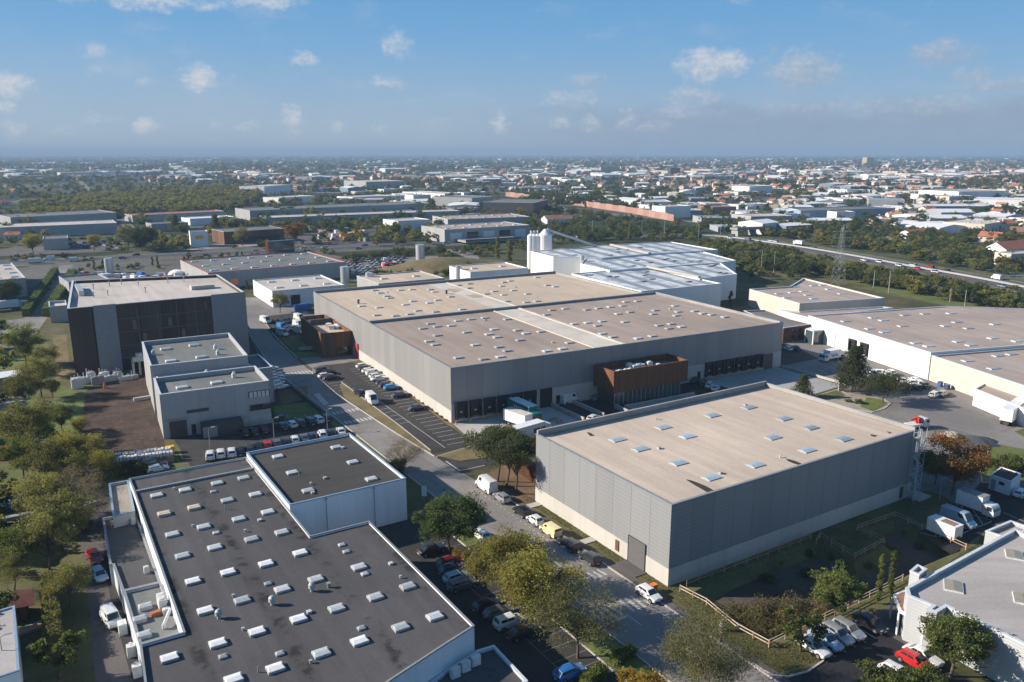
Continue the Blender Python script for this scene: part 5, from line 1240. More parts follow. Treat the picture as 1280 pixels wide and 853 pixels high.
row('below the white warehouse', 'the far end', 'cars below the white warehouse', 60, [(H_, 'white', 1084, 468), (H_, 'navy', 1089, 466.5), (S_, 'white', 1095, 465.5), (H_, 'white', 1102, 466), (S_, 'white', 1108, 468), (H_, 'white', 1113.5, 466), (H_, 'dark grey', 1133, 483), (S_, 'white', 1138, 478.5), (H_, 'white', 1143, 475.5), (H_, 'white', 1148, 479), (S_, 'black', 1153, 481.5), (H_, 'dark grey', 1146, 484), (S_, 'white', 1127, 476)], 6)
row('alone in the open grey yard', 'the left', 'cars in the grey yard', 5, [(E_, 'white', 1168.8, 493.5), (H_, 'silver', 1179, 492.5)], 4)
row('in the black car park', 'the tree stump', 'cars in the black car park', -93, [(S_, 'white', 1016.9, 808.5), (E_, 'pale blue', 1032, 800.5), (U_, 'silver', 1046, 794), (U_, 'silver', 1060, 788.5), (S_, 'black', 1087, 778.5)])
row('behind the lower right trees', 'the red one', 'cars under the lower right trees', -90, [(H_, 'red', 1143, 826.5), (S_, 'white', 1154, 820), (H_, 'white', 1121, 842)])
row('in the west alley', 'the far end', 'cars in the west alley', -82, [(H_, 'red', 118.6, 697), (H_, 'pale blue', 124, 719), (V_, 'white', 139.5, 774)])
x, y = G(1277, 617, .6); car(H_, 'white', x, y, 5, 'white car beside the white hut at the right edge', None)
x, y = G(1198, 650, .8); car(W_, 'pale blue', x, y, -91, 'silver-blue panel van between the box trailer and the box truck', None)

# ---- larger vehicles
def wheels_for(r_, xs, hw, rad=.45):
    m = MB(); m.tube((0, -.15, 0), (0, .15, 0), rad, n=16); m.tube((0, -.162, 0), (0, .162, 0), rad * .55, n=12, mi=1); w = m.mesh('wheel', [M['tyre'], M['rim']])
    for x in xs:
        for s in (-1, 1): inst(w, 'wheel', r_, (x, s * (hw - .17), rad), world=False)
def local(r_, name, fn, mats):
    m = MB(); fn(m); return inst(m.mesh(name, mats), name, r_, (0, 0, 0), world=False)
def cab(r_, x0, L, W_d, H, mat):
    def f(m):
        w = W_d / 2; pr = [(x0, .5), (x0 + L, .5), (x0 + L + .02, 1.3), (x0 + L - .35, H - .15), (x0 + L - .6, H), (x0, H)]
        for (a, b) in zip(pr, pr[1:] + pr[:1]): m.face([(a[0], -w, a[1]), (a[0], w, a[1]), (b[0], w, b[1]), (b[0], -w, b[1])])
        m.face([(p[0], -w, p[1]) for p in pr]); m.face([(p[0], w, p[1]) for p in pr[::-1]])
    c = local(r_, 'cab', f, [mat])
    def g(m):
        w = W_d / 2 - .12; m.face([(x0 + L + .035, -w, 1.4), (x0 + L + .035, w, 1.4), (x0 + L - .28, w, H - .35), (x0 + L - .28, -w, H - .35)])
    local(r_, 'windscreen', g, [M['glass']])
    def g2(m):
        for s in (-1, 1): m.box((x0 + L * .58, s * (W_d / 2 + .005), 1.4), (L * .45, .03, .75))
    local(r_, 'side_window', g2, [M['glass']])
def truck(name, label, px, py, head, box_c, cab_c, bl=6.0, bh=3.6, bz=1.0, w=2.45, cl=2.0, ch=2.9, z=.04, xs=None, group=None, top=None):
    x, y = G(px, py, 1.0); r_ = empty(name, (x, y, z), label, 'truck', group, R(head))
    tot = bl + cl; x0 = -tot / 2
    local(r_, 'cargo_box', lambda m: m.box((x0 + bl / 2, 0, bz), (bl, w, bh - bz)), [box_c])
    if top: local(r_, 'box_roof', lambda m: m.box((x0 + bl / 2, 0, bh), (bl + .04, w + .04, .06)), [top])
    local(r_, 'chassis', lambda m: m.box((0, 0, .45), (tot - .3, w * .5, .5)), [M['darkgrey']])
    if cab_c: cab(r_, x0 + bl + .15, cl - .15, min(w, 2.4), ch, cab_c)
    wheels_for(r_, xs or [x0 + bl + cl * .5, x0 + 1.2], w / 2)
    return r_
truck('box_truck', 'white box truck with grey roof parked nearest the leafy hut', 1222, 634, -90, M['white'], PC['white'], 4.4, 3.3, .8, 2.2, 2.0, 2.3, top=M['cap'])
t_ = truck('box_trailer', 'white box trailer with rusty patch on its roof beside the vans', 1181, 664, -91, M['white'], None, 4.6, 2.7, .6, 2.3, 0.2, 2, xs=[0]); local(t_, 'roof_patch', lambda m: m.box((0.6, 0, 2.7), (2.2, 1.5, .03)), [M['tile_b']])
t_ = truck('articulated_lorry', 'teal-sided lorry backed onto the left docks', 655, 519, -88, PC['teal'], PC['teal'], 9.5, 4.0, 1.1, 2.5, 2.2, 3.0, top=M['white'], xs=[4.3, 1.0, -3.0, -4.2])
local(t_, 'side_lettering', lambda m: [m.box((-2 + i * .75, -1.262, 2.6), (.5, .02, .6)) for i in range(8)], [M['white']])
t_ = truck('delivery_truck', 'short white box body standing between the teal lorry and the long trailer', 648, 527.5, -78, M['white'], None, 7.0, 3.4, .9, 2.45, .4, 2.4, top=M['stone'], xs=[2, -2]); 
t_ = truck('articulated_lorry', 'long white trailer with red and black panels beyond the cedar fence', 652, 549, 8, M['white'], PC['white'], 13.4, 4.0, 1.1, 2.5, 2.3, 3.2, xs=[6.7, 3.6, -4.5, -5.6, -6.6])
local(t_, 'side_panel', lambda m: (m.box((3.2, -1.262, 2.0), (1.8, .02, 1.0), 0, 0), m.box((5.0, -1.262, 2.0), (1.2, .02, 1.0), 0, 1)), [M['darkgrey'], M['red']])
truck('articulated_lorry', 'white semi-trailer standing at the right edge canopy', 1268, 519.5, 12, M['white'], None, 13.5, 4.0, 1.2, 2.5, .2, 3, xs=[-4.5, -5.6, -3.4])
t_ = truck('delivery_truck', 'white lorry with blue swoosh by the glazed porch', 1037, 447, 178, M['white'], PC['white'], 5.0, 3.3, .9, 2.3, 2.0, 2.5)
local(t_, 'side_stripe', lambda m: [m.face([(-2.5 + i, 1.17, 1.4), (-1.6 + i, 1.17, 1.4), (-1.0 + i, 1.17, 2.4), (-1.4 + i, 1.17, 2.4)]) for i in range(3)], [M['blue']])
t_ = truck('flatbed_truck', 'white truck with red crane just past the corner of the beige hall', 1146, 530.5, -10, M['offwhite'], PC['white'], 3.6, 1.3, .8, 2.2, 1.9, 2.4); local(t_, 'crane', lambda m: (m.box((.2, 0, 1.3), (.8, 1.2, 1.3)), m.beam((.2, 0, 2.5), (-1.6, .3, 2.0), .3, .3)), [M['red']])
truck('articulated_lorry', 'long white lorry at the left edge by the hedge', 5, 385, 3, M['white'], PC['pale blue'], 12.5, 3.8, 1.1, 2.5, 2.3, 3.2, xs=[5, 3, -4, -5])
# ------------------------------------------------------------------ trees
def leafmat(name, c1, c2, c3):
    m, t, b = newmat(name, .75, 0, .15)
    g = t.new('ShaderNodeNewGeometry'); oi = t.new('ShaderNodeObjectInfo')
    c = t.ramp(g.outputs['Random Per Island'], [(0, c1), (.5, c2), (1, c3)])
    k = t.rng(oi.outputs['Random'], 0, 1, .78, 1.22)
    n = t.rng(t.noise(t.new('ShaderNodeTexCoord').outputs['Object'], .35, 3), .3, .7, .75, 1.25)
    f = t.math('MULTIPLY', k, n)
    c = t.mix(1, c, t.comb(f, f, t.math('MULTIPLY', f, .95)), 'MULTIPLY')
    t.put(b.inputs['Base Color'], c)
    tr = t.new('ShaderNodeBsdfTranslucent'); t.put(tr.inputs[0], t.mix(1, c, (1.3, 1.25, .7), 'MULTIPLY'))
    mx = t.new('ShaderNodeMixShader'); mx.inputs[0].default_value = .46
    t.l.new(b.outputs[0], mx.inputs[1]); t.l.new(tr.outputs[0], mx.inputs[2])
    t.l.new(mx.outputs[0], m.node_tree.nodes['Material Output'].inputs[0])
    return m
LF = {'tuft': leafmat('grass_blades', (.10, .10, .035), (.14, .13, .05), (.19, .155, .07)),
      'dark': leafmat('dark_leaves', (.045, .07, .026), (.07, .10, .036), (.105, .14, .05)),
      'green': leafmat('green_leaves', (.085, .115, .028), (.125, .155, .038), (.19, .21, .06)),
      'lime': leafmat('yellow_green_leaves', (.17, .165, .04), (.25, .23, .06), (.35, .30, .085)),
      'olive': leafmat('olive_leaves', (.12, .125, .045), (.175, .175, .062), (.25, .235, .09)),
      'brown': leafmat('thin_brown_leaves', (.19, .15, .085), (.27, .21, .125), (.34, .28, .17)),
      'orange': leafmat('orange_leaves', (.179, .083, .025), (.262, .131, .038), (.193, .138, .041)),
      'gold': leafmat('golden_leaves', (.211, .132, .024), (.317, .211, .040), (.224, .185, .040)),
      'pine': leafmat('pine_needles', (.05, .065, .028), (.08, .095, .042), (.12, .13, .062)),
      'bright': leafmat('bright_leaves', (.075, .095, .026), (.115, .14, .04), (.17, .185, .062)),
      'reed': leafmat('dry_reeds', (.122, .094, .046), (.172, .136, .068), (.114, .122, .043))}
M['bark'] = grime('bark', (.095, .07, .05), 1.5, .25, 6, .3, .95)
M['bark_grey'] = grime('grey_bark', (.22, .18, .145), 1.5, .25, 6, .3, .95)

def leaves(pts, size, r, up=.35, aspect=.7, curl=0):
    """quads around points: random orientation, biased upwards"""
    n = len(pts); nrm = r.normal(size=(n, 3)); nrm[:, 2] = np.abs(nrm[:, 2]) + up
    nrm /= np.linalg.norm(nrm, axis=1, keepdims=True)
    a = np.cross(nrm, r.normal(size=(n, 3))); a /= np.linalg.norm(a, axis=1, keepdims=True) + 1e-9
    b = np.cross(nrm, a); s = (size * r.uniform(.6, 1.3, n))[:, None]
    v = np.stack([pts - a * s * .5, pts + b * s * aspect * .5 - nrm * s * .12, pts + a * s * .5, pts - b * s * aspect * .5 - nrm * s * .12], 1)
    return v.reshape(-1, 3)
def quadmesh(name, v, mat):
    n = len(v) // 4; me = bpy.data.meshes.new(name)
    me.vertices.add(len(v)); me.vertices.foreach_set('co', v.astype(np.float32).ravel())
    me.loops.add(n * 4); me.loops.foreach_set('vertex_index', np.arange(n * 4, dtype=np.int32))
    me.polygons.add(n); me.polygons.foreach_set('loop_start', np.arange(0, n * 4, 4, dtype=np.int32)); me.polygons.foreach_set('loop_total', np.full(n, 4, np.int32))
    me.materials.append(mat); me.update(); me.validate(); return me
def branch(m, a, b, r0, r1, r, bend=.12, n=4, sides=6):
    a = np.array(a, float); b = np.array(b, float); L = np.linalg.norm(b - a); off = r.normal(size=3) * bend * L; off[2] = abs(off[2]) * .6
    pr = a
    for i in range(1, n + 1):
        s = i / n; q = a + (b - a) * s + off * math.sin(math.pi * s) * .6
        m.tube(pr, q, r0 + (r1 - r0) * (s - 1 / n), r0 + (r1 - r0) * s, sides, cap=False); pr = q
TREES = {}
def tree_proto(key, leaf, H, Wd, base, lobes, nleaf, lsize, seed, shape='round', clumps=6, trunk_r=.2, fill=.55, bark='bark', twig=0):
    """trunk mesh and crown mesh: limbs run to lobes, each lobe carries leaf clumps with gaps between"""
    r = np.random.default_rng(seed); m = MB(); th = H * base
    cz = (th + H) / 2; rz = (H - th) / 2
    top = np.array([r.normal() * .05 * Wd, r.normal() * .05 * Wd, th + rz * (.9 if shape != 'cone' else 1.8)])
    branch(m, (0, 0, 0), top, trunk_r, trunk_r * .3, r, .03, 6, 8)
    pts = []
    for i in range(lobes):
        if shape == 'round':
            d = r.normal(size=3); d /= np.linalg.norm(d); d[2] = d[2] * .8 + .12
            k = r.uniform(.38, .92) ** .8; c = np.array([d[0] * Wd / 2 * k, d[1] * Wd / 2 * k, cz + d[2] * rz * k]); lr = Wd * r.uniform(.10, .20)
        elif shape == 'umbrella':
            a = r.uniform(0, 6.283); k = math.sqrt(r.uniform(.02, 1)) * .8; c = np.array([math.cos(a) * Wd / 2 * k, math.sin(a) * Wd / 2 * k, H - (H - th) * (.32 + .25 * k)]); lr = Wd * r.uniform(.13, .2)
        elif shape == 'column':
            s = (i + .5) / lobes; a = r.uniform(0, 6.283); w = Wd / 2 * math.sin(math.pi * (.12 + .84 * s)) ** .7; c = np.array([math.cos(a) * w * .45, math.sin(a) * w * .45, th + (H - th) * (.04 + .93 * s)]); lr = Wd * r.uniform(.20, .30)
        elif shape == 'cone':
            s = (i + .5) / lobes; a = i * 2.4; w = Wd / 2 * (1 - s) ** .8 * r.uniform(.55, .9); c = np.array([math.cos(a) * w, math.sin(a) * w, th + (H - th) * s * .95]); lr = Wd * (.10 + .12 * (1 - s))
        elif shape == 'bush':
            a = r.uniform(0, 6.283); k = math.sqrt(r.uniform(0, 1)) * .75; c = np.array([math.cos(a) * Wd / 2 * k, math.sin(a) * Wd / 2 * k, H * r.uniform(.3, .75) * (1 - .3 * k)]); lr = Wd * r.uniform(.14, .22)
        s0 = r.uniform(.45, .95) if shape in ('cone', 'column') else r.uniform(.55, 1.0)
        zst = min(c[2] - .1, th + (top[2] - th) * max(0, s0 - .5) * 1.6) if shape != 'umbrella' else th * r.uniform(.75, 1.0)
        st = np.array([top[0] * zst / top[2], top[1] * zst / top[2], max(.2, zst)])
        branch(m, st, c, trunk_r * .42, trunk_r * .09, r, .10, 4, 5)
        for j in range(clumps):
            d = r.normal(size=3); d /= np.linalg.norm(d); q = c + d * lr * r.uniform(.5, 1.05) * np.array([1, 1, .75])
            if j < 3 or twig: branch(m, c, q, trunk_r * .12, trunk_r * .03, r, .1, 2, 4)
            n = max(4, int(nleaf / (lobes * clumps))); dd = r.normal(size=(n, 3)); dd /= np.linalg.norm(dd, axis=1, keepdims=True) + 1e-9
            rr = lr * fill * r.uniform(.35, 1.0, n)[:, None] ** .6
            pts.append(q + dd * rr * np.array([1, 1, .7]))
            for _ in range(twig):
                d2 = r.normal(size=3); d2[2] = abs(d2[2]); d2 /= np.linalg.norm(d2); branch(m, q, q + d2 * lr * r.uniform(.5, 1.0), trunk_r * .05, trunk_r * .02, r, .12, 2, 3)
    P_ = np.concatenate(pts); P_[:, 2] = np.maximum(P_[:, 2], .15)
    crown = quadmesh('crown', leaves(P_, lsize, r), LF[leaf])
    trunk = m.mesh('trunk', [M[bark]], smooth=True)
    TREES[key] = (trunk, crown, H); return TREES[key]
TP = tree_proto
TP('round_dark', 'dark', 9.5, 9.5, .16, 46, 24000, .28, 11, fill=.75)
TP('locust', 'lime', 9.5, 11.5, .22, 44, 21000, .27, 12, fill=.72)
TP('locust_b', 'lime', 10.5, 10.5, .2, 44, 21000, .27, 13, fill=.72)
TP('half_bare', 'olive', 9.5, 11.5, .22, 24, 7000, .20, 14, fill=.75, twig=4)
TP('thin', 'brown', 8.5, 9.5, .2, 24, 6000, .16, 15, fill=.85, twig=5, bark='bark_grey')
TP('thin_big', 'olive', 11, 12, .18, 38, 26000, .17, 16, fill=.85, twig=4, bark='bark_grey')
TP('green_a', 'green', 11, 9, .16, 30, 13000, .28, 17, fill=.78)
TP('olive_a', 'olive', 11, 9.5, .16, 30, 11000, .27, 18, fill=.85)
TP('lime_a', 'lime', 9, 8, .18, 26, 8500, .26, 19, fill=.85)
TP('bright_a', 'bright', 7.5, 6.5, .18, 34, 14000, .26, 20, fill=.7)
TP('bright_b', 'bright', 5.5, 5.2, .2, 14, 4000, .32, 21, fill=.55)
TP('pine_a', 'pine', 11, 9.5, .36, 20, 13000, .27, 22, 'umbrella', fill=.8)
TP('pine_b', 'pine', 6.5, 9.5, .38, 18, 11000, .26, 23, 'umbrella', fill=.75)
TP('fir', 'pine', 11, 8, .12, 34, 9000, .36, 24, 'cone', fill=1.0)
TP('fir_s', 'pine', 6, 5, .1, 24, 5000, .3, 25, 'cone', fill=1.0)
TP('cypress', 'green', 7.6, 0.95, .03, 22, 6000, .18, 26, 'column', fill=.85, trunk_r=.1)
TP('poplar', 'olive', 13, 3.4, .06, 18, 4200, .42, 27, 'column', fill=.85)
TP('cypress_dark', 'dark', 6, 1.8, .03, 14, 1600, .32, 28, 'column', fill=.85, trunk_r=.1)
TP('orange_a', 'orange', 10.5, 9.5, .14, 38, 16000, .27, 29, fill=.75)
TP('bush_bright', 'bright', 4.2, 7.5, .05, 18, 6000, .34, 30, 'bush', fill=.7, trunk_r=.1)
TP('bush_dark', 'dark', 2.2, 3.2, .05, 10, 1200, .3, 31, 'bush', fill=.7, trunk_r=.06)
TP('bush_olive', 'olive', 2.0, 3.0, .05, 10, 1200, .28, 32, 'bush', fill=.7, trunk_r=.06)
TP('bush_gold', 'gold', 3.4, 4.0, .05, 14, 2600, .26, 33, 'bush', fill=.7, trunk_r=.06)
for i, (lf, H, Wd) in enumerate((('dark', 10, 9), ('olive', 9, 9), ('green', 9.5, 8.5), ('lime', 9, 8), ('orange', 8.5, 8), ('dark', 13, 10), ('olive', 11, 10))):
    TP('mid_%d' % i, lf, H, Wd, .1, 16, 1500, .8, 40 + i, fill=.7, clumps=5)

TG = 'trees'
def tree(kind, key, x, y, label, cat='tree', group=None, sc=1.0, rz=None, z=0.0, sz=1.0):
    tr, cr, H = TREES[key]
    o = empty(kind, (x, y, z), label, cat, group, random.uniform(0, 6.283) if rz is None else rz)
    o.scale = (sc, sc, sc * sz)
    inst(tr, 'trunk', o, world=False); inst(cr, 'crown', o, world=False)
    return o
def tpx(kind, key, px, py, label, sc=1.0, cat='tree', sz=1.0, group=None, z=0.0):
    x, y = G(px, py, z); return tree(kind, key, x, y, label, cat, group, sc, None, z, sz)
g_ = 'trees of the avenue verge'
tpx('broadleaf_tree', 'round_dark', 562, 690, 'round dark green tree beside the corner of the white block', 1.0)
tpx('broadleaf_tree', 'locust', 630, 746, 'yellow-green tree, topmost of the three airy crowns on the avenue verge', .93, group=g_)
tpx('broadleaf_tree', 'locust_b', 671, 785, 'yellow-green tree with the densest crown in the middle of the verge row', .98, group=g_)
tpx('broadleaf_tree', 'half_bare', 722, 823, 'half bare tree with dark trunk on green grass at the end of the verge row', .98, group=g_)
tpx('shrub', 'bush_gold', 578, 700, 'orange-tinged shrub between the dark green and the yellow-green tree', .7, 'shrub')
tpx('broadleaf_tree', 'thin', 507, 592, 'nearly bare brown tree at the corner of the white block and avenue', .82)
tpx('shrub', 'bush_olive', 494, 588, 'yellow-green shrub below the nearly bare tree', 1.5, 'shrub')
tpx('pine_tree', 'pine_a', 622, 602, 'reddish-topped pine, left of the three by the white van', 1.08, 'pine')
tpx('pine_tree', 'pine_a', 633, 608, 'middle pine of the three by the white van', 1.12, 'pine')
tpx('pine_tree', 'pine_a', 645, 617, 'pine with the leaning trunk nearest the beige hall corner', 1.12, 'pine')
tpx('broadleaf_tree', 'thin_big', 884, 872, 'broad olive-brown thin tree cut by the bottom edge over the avenue', .92)
tpx('shrub', 'bush_gold', 812, 868, 'golden shrub at the bottom edge', .9, 'shrub'); tpx('shrub', 'bush_gold', 785, 858, 'smaller golden shrub left of the bottom thin tree', .7, 'shrub')
tpx('broadleaf_tree', 'bright_a', 1043.5, 777, 'light green tree at the edge of the black car park and basin', .95)
tpx('broadleaf_tree', 'bright_b', 1001, 814, 'smaller light green tree on the grass tip by the white car', 1.0)
tpx('cypress_tree', 'cypress', 1096.5, 755, 'left one of the two slim cypresses by the angled white building', 1.0, 'cypress'); tpx('cypress_tree', 'cypress', 1112, 752, 'right one of the two slim cypresses by the angled white building', 1.02, 'cypress')
tpx('broadleaf_tree', 'bright_a', 1188, 846, 'large light green tree against the ribbed white wall', 1.05)
tpx('broadleaf_tree', 'bush_bright', 1105, 866, 'low bright green tree at the bottom of the black car park', .85); tpx('broadleaf_tree', 'bush_bright', 1157, 862, 'dark-shadowed low tree below the red car', .7)
tpx('broadleaf_tree', 'orange_a', 1190, 618, 'big orange-brown autumn tree past the corner stair of the beige hall', 1.1); tpx('broadleaf_tree', 'round_dark', 1168, 606, 'dark tree in the shade next to the orange-brown one', .72)
tpx('shrub', 'bush_bright', 1250, 590, 'leafy bright bush left half of the hedge over the white hut', .9, 'shrub'); tpx('shrub', 'bush_bright', 1275, 592, 'leafy bright bush right half of the hedge over the white hut', .9, 'shrub')
tpx('fir_tree', 'fir', 1065, 490, 'tall dark fir on the garden island', 1.12, 'fir'); tpx('pine_tree', 'pine_b', 1103.5, 504, 'flat-topped umbrella pine on the garden island', 1.15, 'pine'); tpx('fir_tree', 'fir_s', 1003, 497, 'small fir peeking over the back of the beige hall', 1.0, 'fir')
for (px, py, s_, l) in ((1060, 503, .6, 'round shrub in the gravel of the garden island'), (1074, 505, .8, 'reddish shrub beside the umbrella pine'), (1085, 495, .5, 'small shrub behind the fir')): tpx('shrub', 'bush_olive', px, py, l, s_, 'shrub')
# western garden belt
WB = [('green_a', 33, 456, 1.15, 'tall green tree, topmost on the left beside the slatted building'), ('olive_a', 52, 497, 1.0, 'olive tree right below the tall green one on the left'), ('olive_a', 33, 512, .9, 'olive tree by the grey roofs at the left edge'), ('lime_a', 66, 497, .55, 'small yellow-green tree at the edge of the drive on the left'), ('olive_a', 40, 575, 1.15, 'broad olive tree over the middle of the left garden belt'),
      ('green_a', 30, 598, .8, 'green tree left of the dark gap in the garden belt'), ('lime_a', 84, 590, .95, 'yellow-green tree at the lower left corner of the soil plot'), ('lime_a', 113, 588, .85, 'thin-leaved yellow tree on the soil plot edge'), ('olive_a', 62, 610, .9, 'dark olive tree above the blue crates'), ('thin', 97, 640, .95, 'bare brown tree over the gravel track'), ('thin', 80, 652, .8, 'bare brown tree touching the blue crates'),
      ('olive_a', 78, 690, .95, 'wide olive tree facing the low annex roof'), ('olive_a', 62, 712, .9, 'olive tree at the head of the tall hedge'), ('green_a', 20, 722, .75, 'green tree on the lawn above the hut'), ('half_bare', 18, 738, .62, 'bare forked tree in front of the hut'), ('bright_b', 74, 848, 1.05, 'small bright green tree beside the lower alley'), ('green_a', 8, 545, .55, 'small dark tree at the left edge below the roofs'), ('lime_a', 102, 545, .5, 'little tree on the soil plot left side'), ('green_a', 78, 540, .6, 'little green tree between lawn and soil plot'),
      ('lime_a', 92, 612, .85, 'yellow-green tree beside the gravel track head'), ('olive_a', 56, 660, .9, 'olive tree just right of the flatbed trailer'), ('green_a', 50, 555, .8, 'green tree in the gap of the garden belt'), ('olive_a', 60, 470, .8, 'olive tree between the two tall ones beside the slatted building'), ('lime_a', 130, 600, .7, 'yellow-green tree left of the pallet rows'), ('thin', 110, 662, .8, 'bare brown tree at the annex corner'), ('olive_a', 88, 760, .6, 'olive tree in the shade behind the tall hedge')]
for key, px, py, s_, l in WB: tpx('broadleaf_tree', key, px, py, l, s_)
for i, (px, py) in enumerate(((60, 548), (66, 566), (70, 625), (74, 668), (100, 662), (52, 640), (125, 575), (150, 580), (165, 590), (150, 595), (180, 592))): tpx('shrub', ('bush_dark', 'bush_olive')[i % 2], px, py, 'dark shrub in the undergrowth of the left garden belt', 1.3, 'shrub', group='undergrowth of the left garden belt')
for i in range(6): tpx('shrub', 'bush_dark', 392 + i * 3, 478 - i * .0 + 0, 'small dark shrub by the lawn crossing', .01) if False else None
for i in range(22):
    s_ = i / 21; x = 79.2 + 5.0 * s_; y = 156 + 60 * s_; tree('shrub', 'bush_olive', x + .5, y, 'tiny shrub in the planting strip along the main hall', 'shrub', 'shrubs along the main hall wall', .32)

# leafy solids: hedges and reeds
def leafbox(name, px0, px1, w, h, leaf, n, label, cat='hedge', size=.3, world=False):
    a = Vector(px0 if world else G(*px0)); b = Vector(px1 if world else G(*px1)); d = b - a; L = d.length; d.normalize(); nn = Vector((-d.y, d.x))
    r = np.random.default_rng(int(L * 100)); u = r.uniform(0, L, n); e = r.uniform(-1, 1, (n, 2))
    k = r.integers(0, 3, n); e[k == 0, 0] = np.sign(e[k == 0, 0]); z = (e[:, 1] + 1) / 2 * h; z[k == 1] = h
    jit = r.normal(size=(n, 3)) * .12; wob = .15 * np.sin(u * 1.3)
    P_ = np.stack([u * d.x + nn.x * (e[:, 0] * w / 2 + wob), u * d.y + nn.y * (e[:, 0] * w / 2 + wob), z + .12 * np.sin(u * 2.1)], 1) + jit
    P_[:, 2] = np.maximum(.05, P_[:, 2])
    o = empty(name, (a.x, a.y, 0), label, cat)
    m = MB(); c_ = Vector((0, 0)); A = c_ - nn * w * .42; B = A + d * L; m.prism([tuple(A), tuple(B), tuple(B + nn * w * .84), tuple(A + nn * w * .84)], 0, h * .93)
    inst(m.mesh('stems', [LF[leaf]]), 'stems', o, world=False); inst(quadmesh('foliage', leaves(P_, size, r), LF[leaf]), 'foliage', o, world=False)
    return o
leafbox('hedge', (62, 742), (70, 822), 1.6, 3.2, 'olive', 5000, 'tall clipped hedge between the hut and the alley')
leafbox('hedge', (731, 862), (752, 842), 1.3, 1.2, 'green', 1500, 'clipped hedge at the bottom corner by the blue car')
leafbox('hedge', (768, 833), (790, 818), 1.2, 1.2, 'green', 1500, 'clipped hedge at the road end of the tree verge')
leafbox('hedge', (33, 396), (70, 342), 3.0, 3.2, 'dark', 3000, 'dark brownish hedge between the lorry road and the slatted building', size=.5)
leafbox('hedge', (60, 396), (92, 345), 4.0, 3.5, 'dark', 3000, 'second dark hedge behind the one by the lorry road', size=.5)
leafbox('hedge', (900, 420), (930, 436), .1, .1, 'dark', 8, 'x') if False else None
r = np.random.default_rng(5)
rp = ccw(GP([(906, 760), (1000, 754), (1060, 765), (1030, 775), (962, 800), (922, 778)], -1.2))
def inside(p, poly):
    c = False; n = len(poly)
    for i in range(n):
        a, b = poly[i], poly[i - 1]
        if (a[1] > p[1]) != (b[1] > p[1]) and p[0] < (b[0] - a[0]) * (p[1] - a[1]) / (b[1] - a[1]) + a[0]: c = not c
    return c
def sample(poly, n, r):
    xs = [p[0] for p in poly]; ys = [p[1] for p in poly]; out = []
    while len(out) < n:
        p = (r.uniform(min(xs), max(xs)), r.uniform(min(ys), max(ys)))
        if inside(p, poly): out.append(p)
    return np.array(out)
P_ = sample(rp, 5200, r); hgt = r.uniform(0.2, 2.1, 5200) * (.7 + .6 * np.sin(P_[:, 0] * .9) * np.sin(P_[:, 1] * 1.3))
pts = np.column_stack([P_, -1.45 + np.abs(hgt)])
for px, py in ((930, 715), (975, 705), (1010, 695), (1040, 700), (1060, 712), (1010, 720), (1130, 668), (1150, 685), (1085, 710), (960, 728), (1115, 690), (1030, 735)):
    x, y = G(px, py, -1.4); tree('shrub', ('bush_dark', 'bush_olive')[px % 2], x, y, 'low scrub growing on the shaded floor of the basin', 'shrub', 'scrub in the basin', random.uniform(.4, .8), None, -1.5)
o = bpy.data.objects.new('tall_reeds', quadmesh('tall_reeds', leaves(pts, .42, r, .1, .35), LF['reed'])); COL.objects.link(o); tag(o, kind='stuff')
# short tufts that break up the edges of the mown ground
tp = np.concatenate([sample(ccw([(71.6, 62), (80, 60), (74, 74.5), (72.9, 120), (71.6, 120)]), 5200, r), sample(ccw(GP([(905, 806), (965, 843), (1028, 826), (1003, 809), (966, 802), (918, 778), (868, 743)])), 5200, r), sample(ccw([(54.8, 58), (58.2, 58), (58.4, 105), (54.8, 105)]), 3600, r)])
o = bpy.data.objects.new('grass_tufts', quadmesh('grass_tufts', leaves(np.column_stack([tp, np.full(len(tp), .07)]), .17, r, .2, .5), LF['tuft'])); COL.objects.link(o); tag(o, kind='stuff')
# ------------------------------------------------------------------ street furniture and small things
def fence(pts, label, ph=1.15, rails=(.55, 1.0), step=2.4, closed=False, z=0.0, name='rail_fence', rw=.10, group=None, rmat='rail'):
    c = pts[len(pts) // 2]; r_ = empty(name, (*c, z), label, 'fence', group)
    m = MB(); pm = MB(); k = 0
    for a, b in zip(pts[:-1], pts[1:]):
        a = Vector(a); b = Vector(b); n = max(1, round((b - a).length / step))
        for i in range(n):
            p = a + (b - a) * (i / n); pm.box((p.x, p.y, z), (.11, .11, ph))
        for rz in rails: m.beam((a.x, a.y, z + rz), (b.x, b.y, z + rz), .07, rw)
    p = pts[-1]; pm.box((*p, z), (.14, .14, ph))
    m.build('rail', M[rmat], r_); q = pm.build('post', M['post'], r_); q['kind'] = 'stuff' if False else 'part'; del q['kind']
    return r_
fence(GP([(850, 740), (883, 757), (908, 778), (922, 789), (961, 810)]), 'pale double-rail timber fence between the avenue grass and the basin')
fence(GP([(962, 809), (1000, 790), (1046, 768), (1100, 741), (1128, 727)]), 'timber rail fence along the path behind the black car park')
fence(GP([(858, 734), (905, 716), (960, 695), (1013, 675)]), 'shaded rail fence along the foot of the beige hall', rmat='post')  # darker rail timber puts the hall's shade into the colour
fence(GP([(1020, 681), (1025, 673), (1068, 699.5), (1105, 680), (1071, 664), (1118, 647), (1207, 688)]), 'stepped rail fence round the grass tongue in the basin', rmat='post')  # rails in the darker timber too, with the shade coloured in
m = MB(); fx0 = (73.4, 113.2)
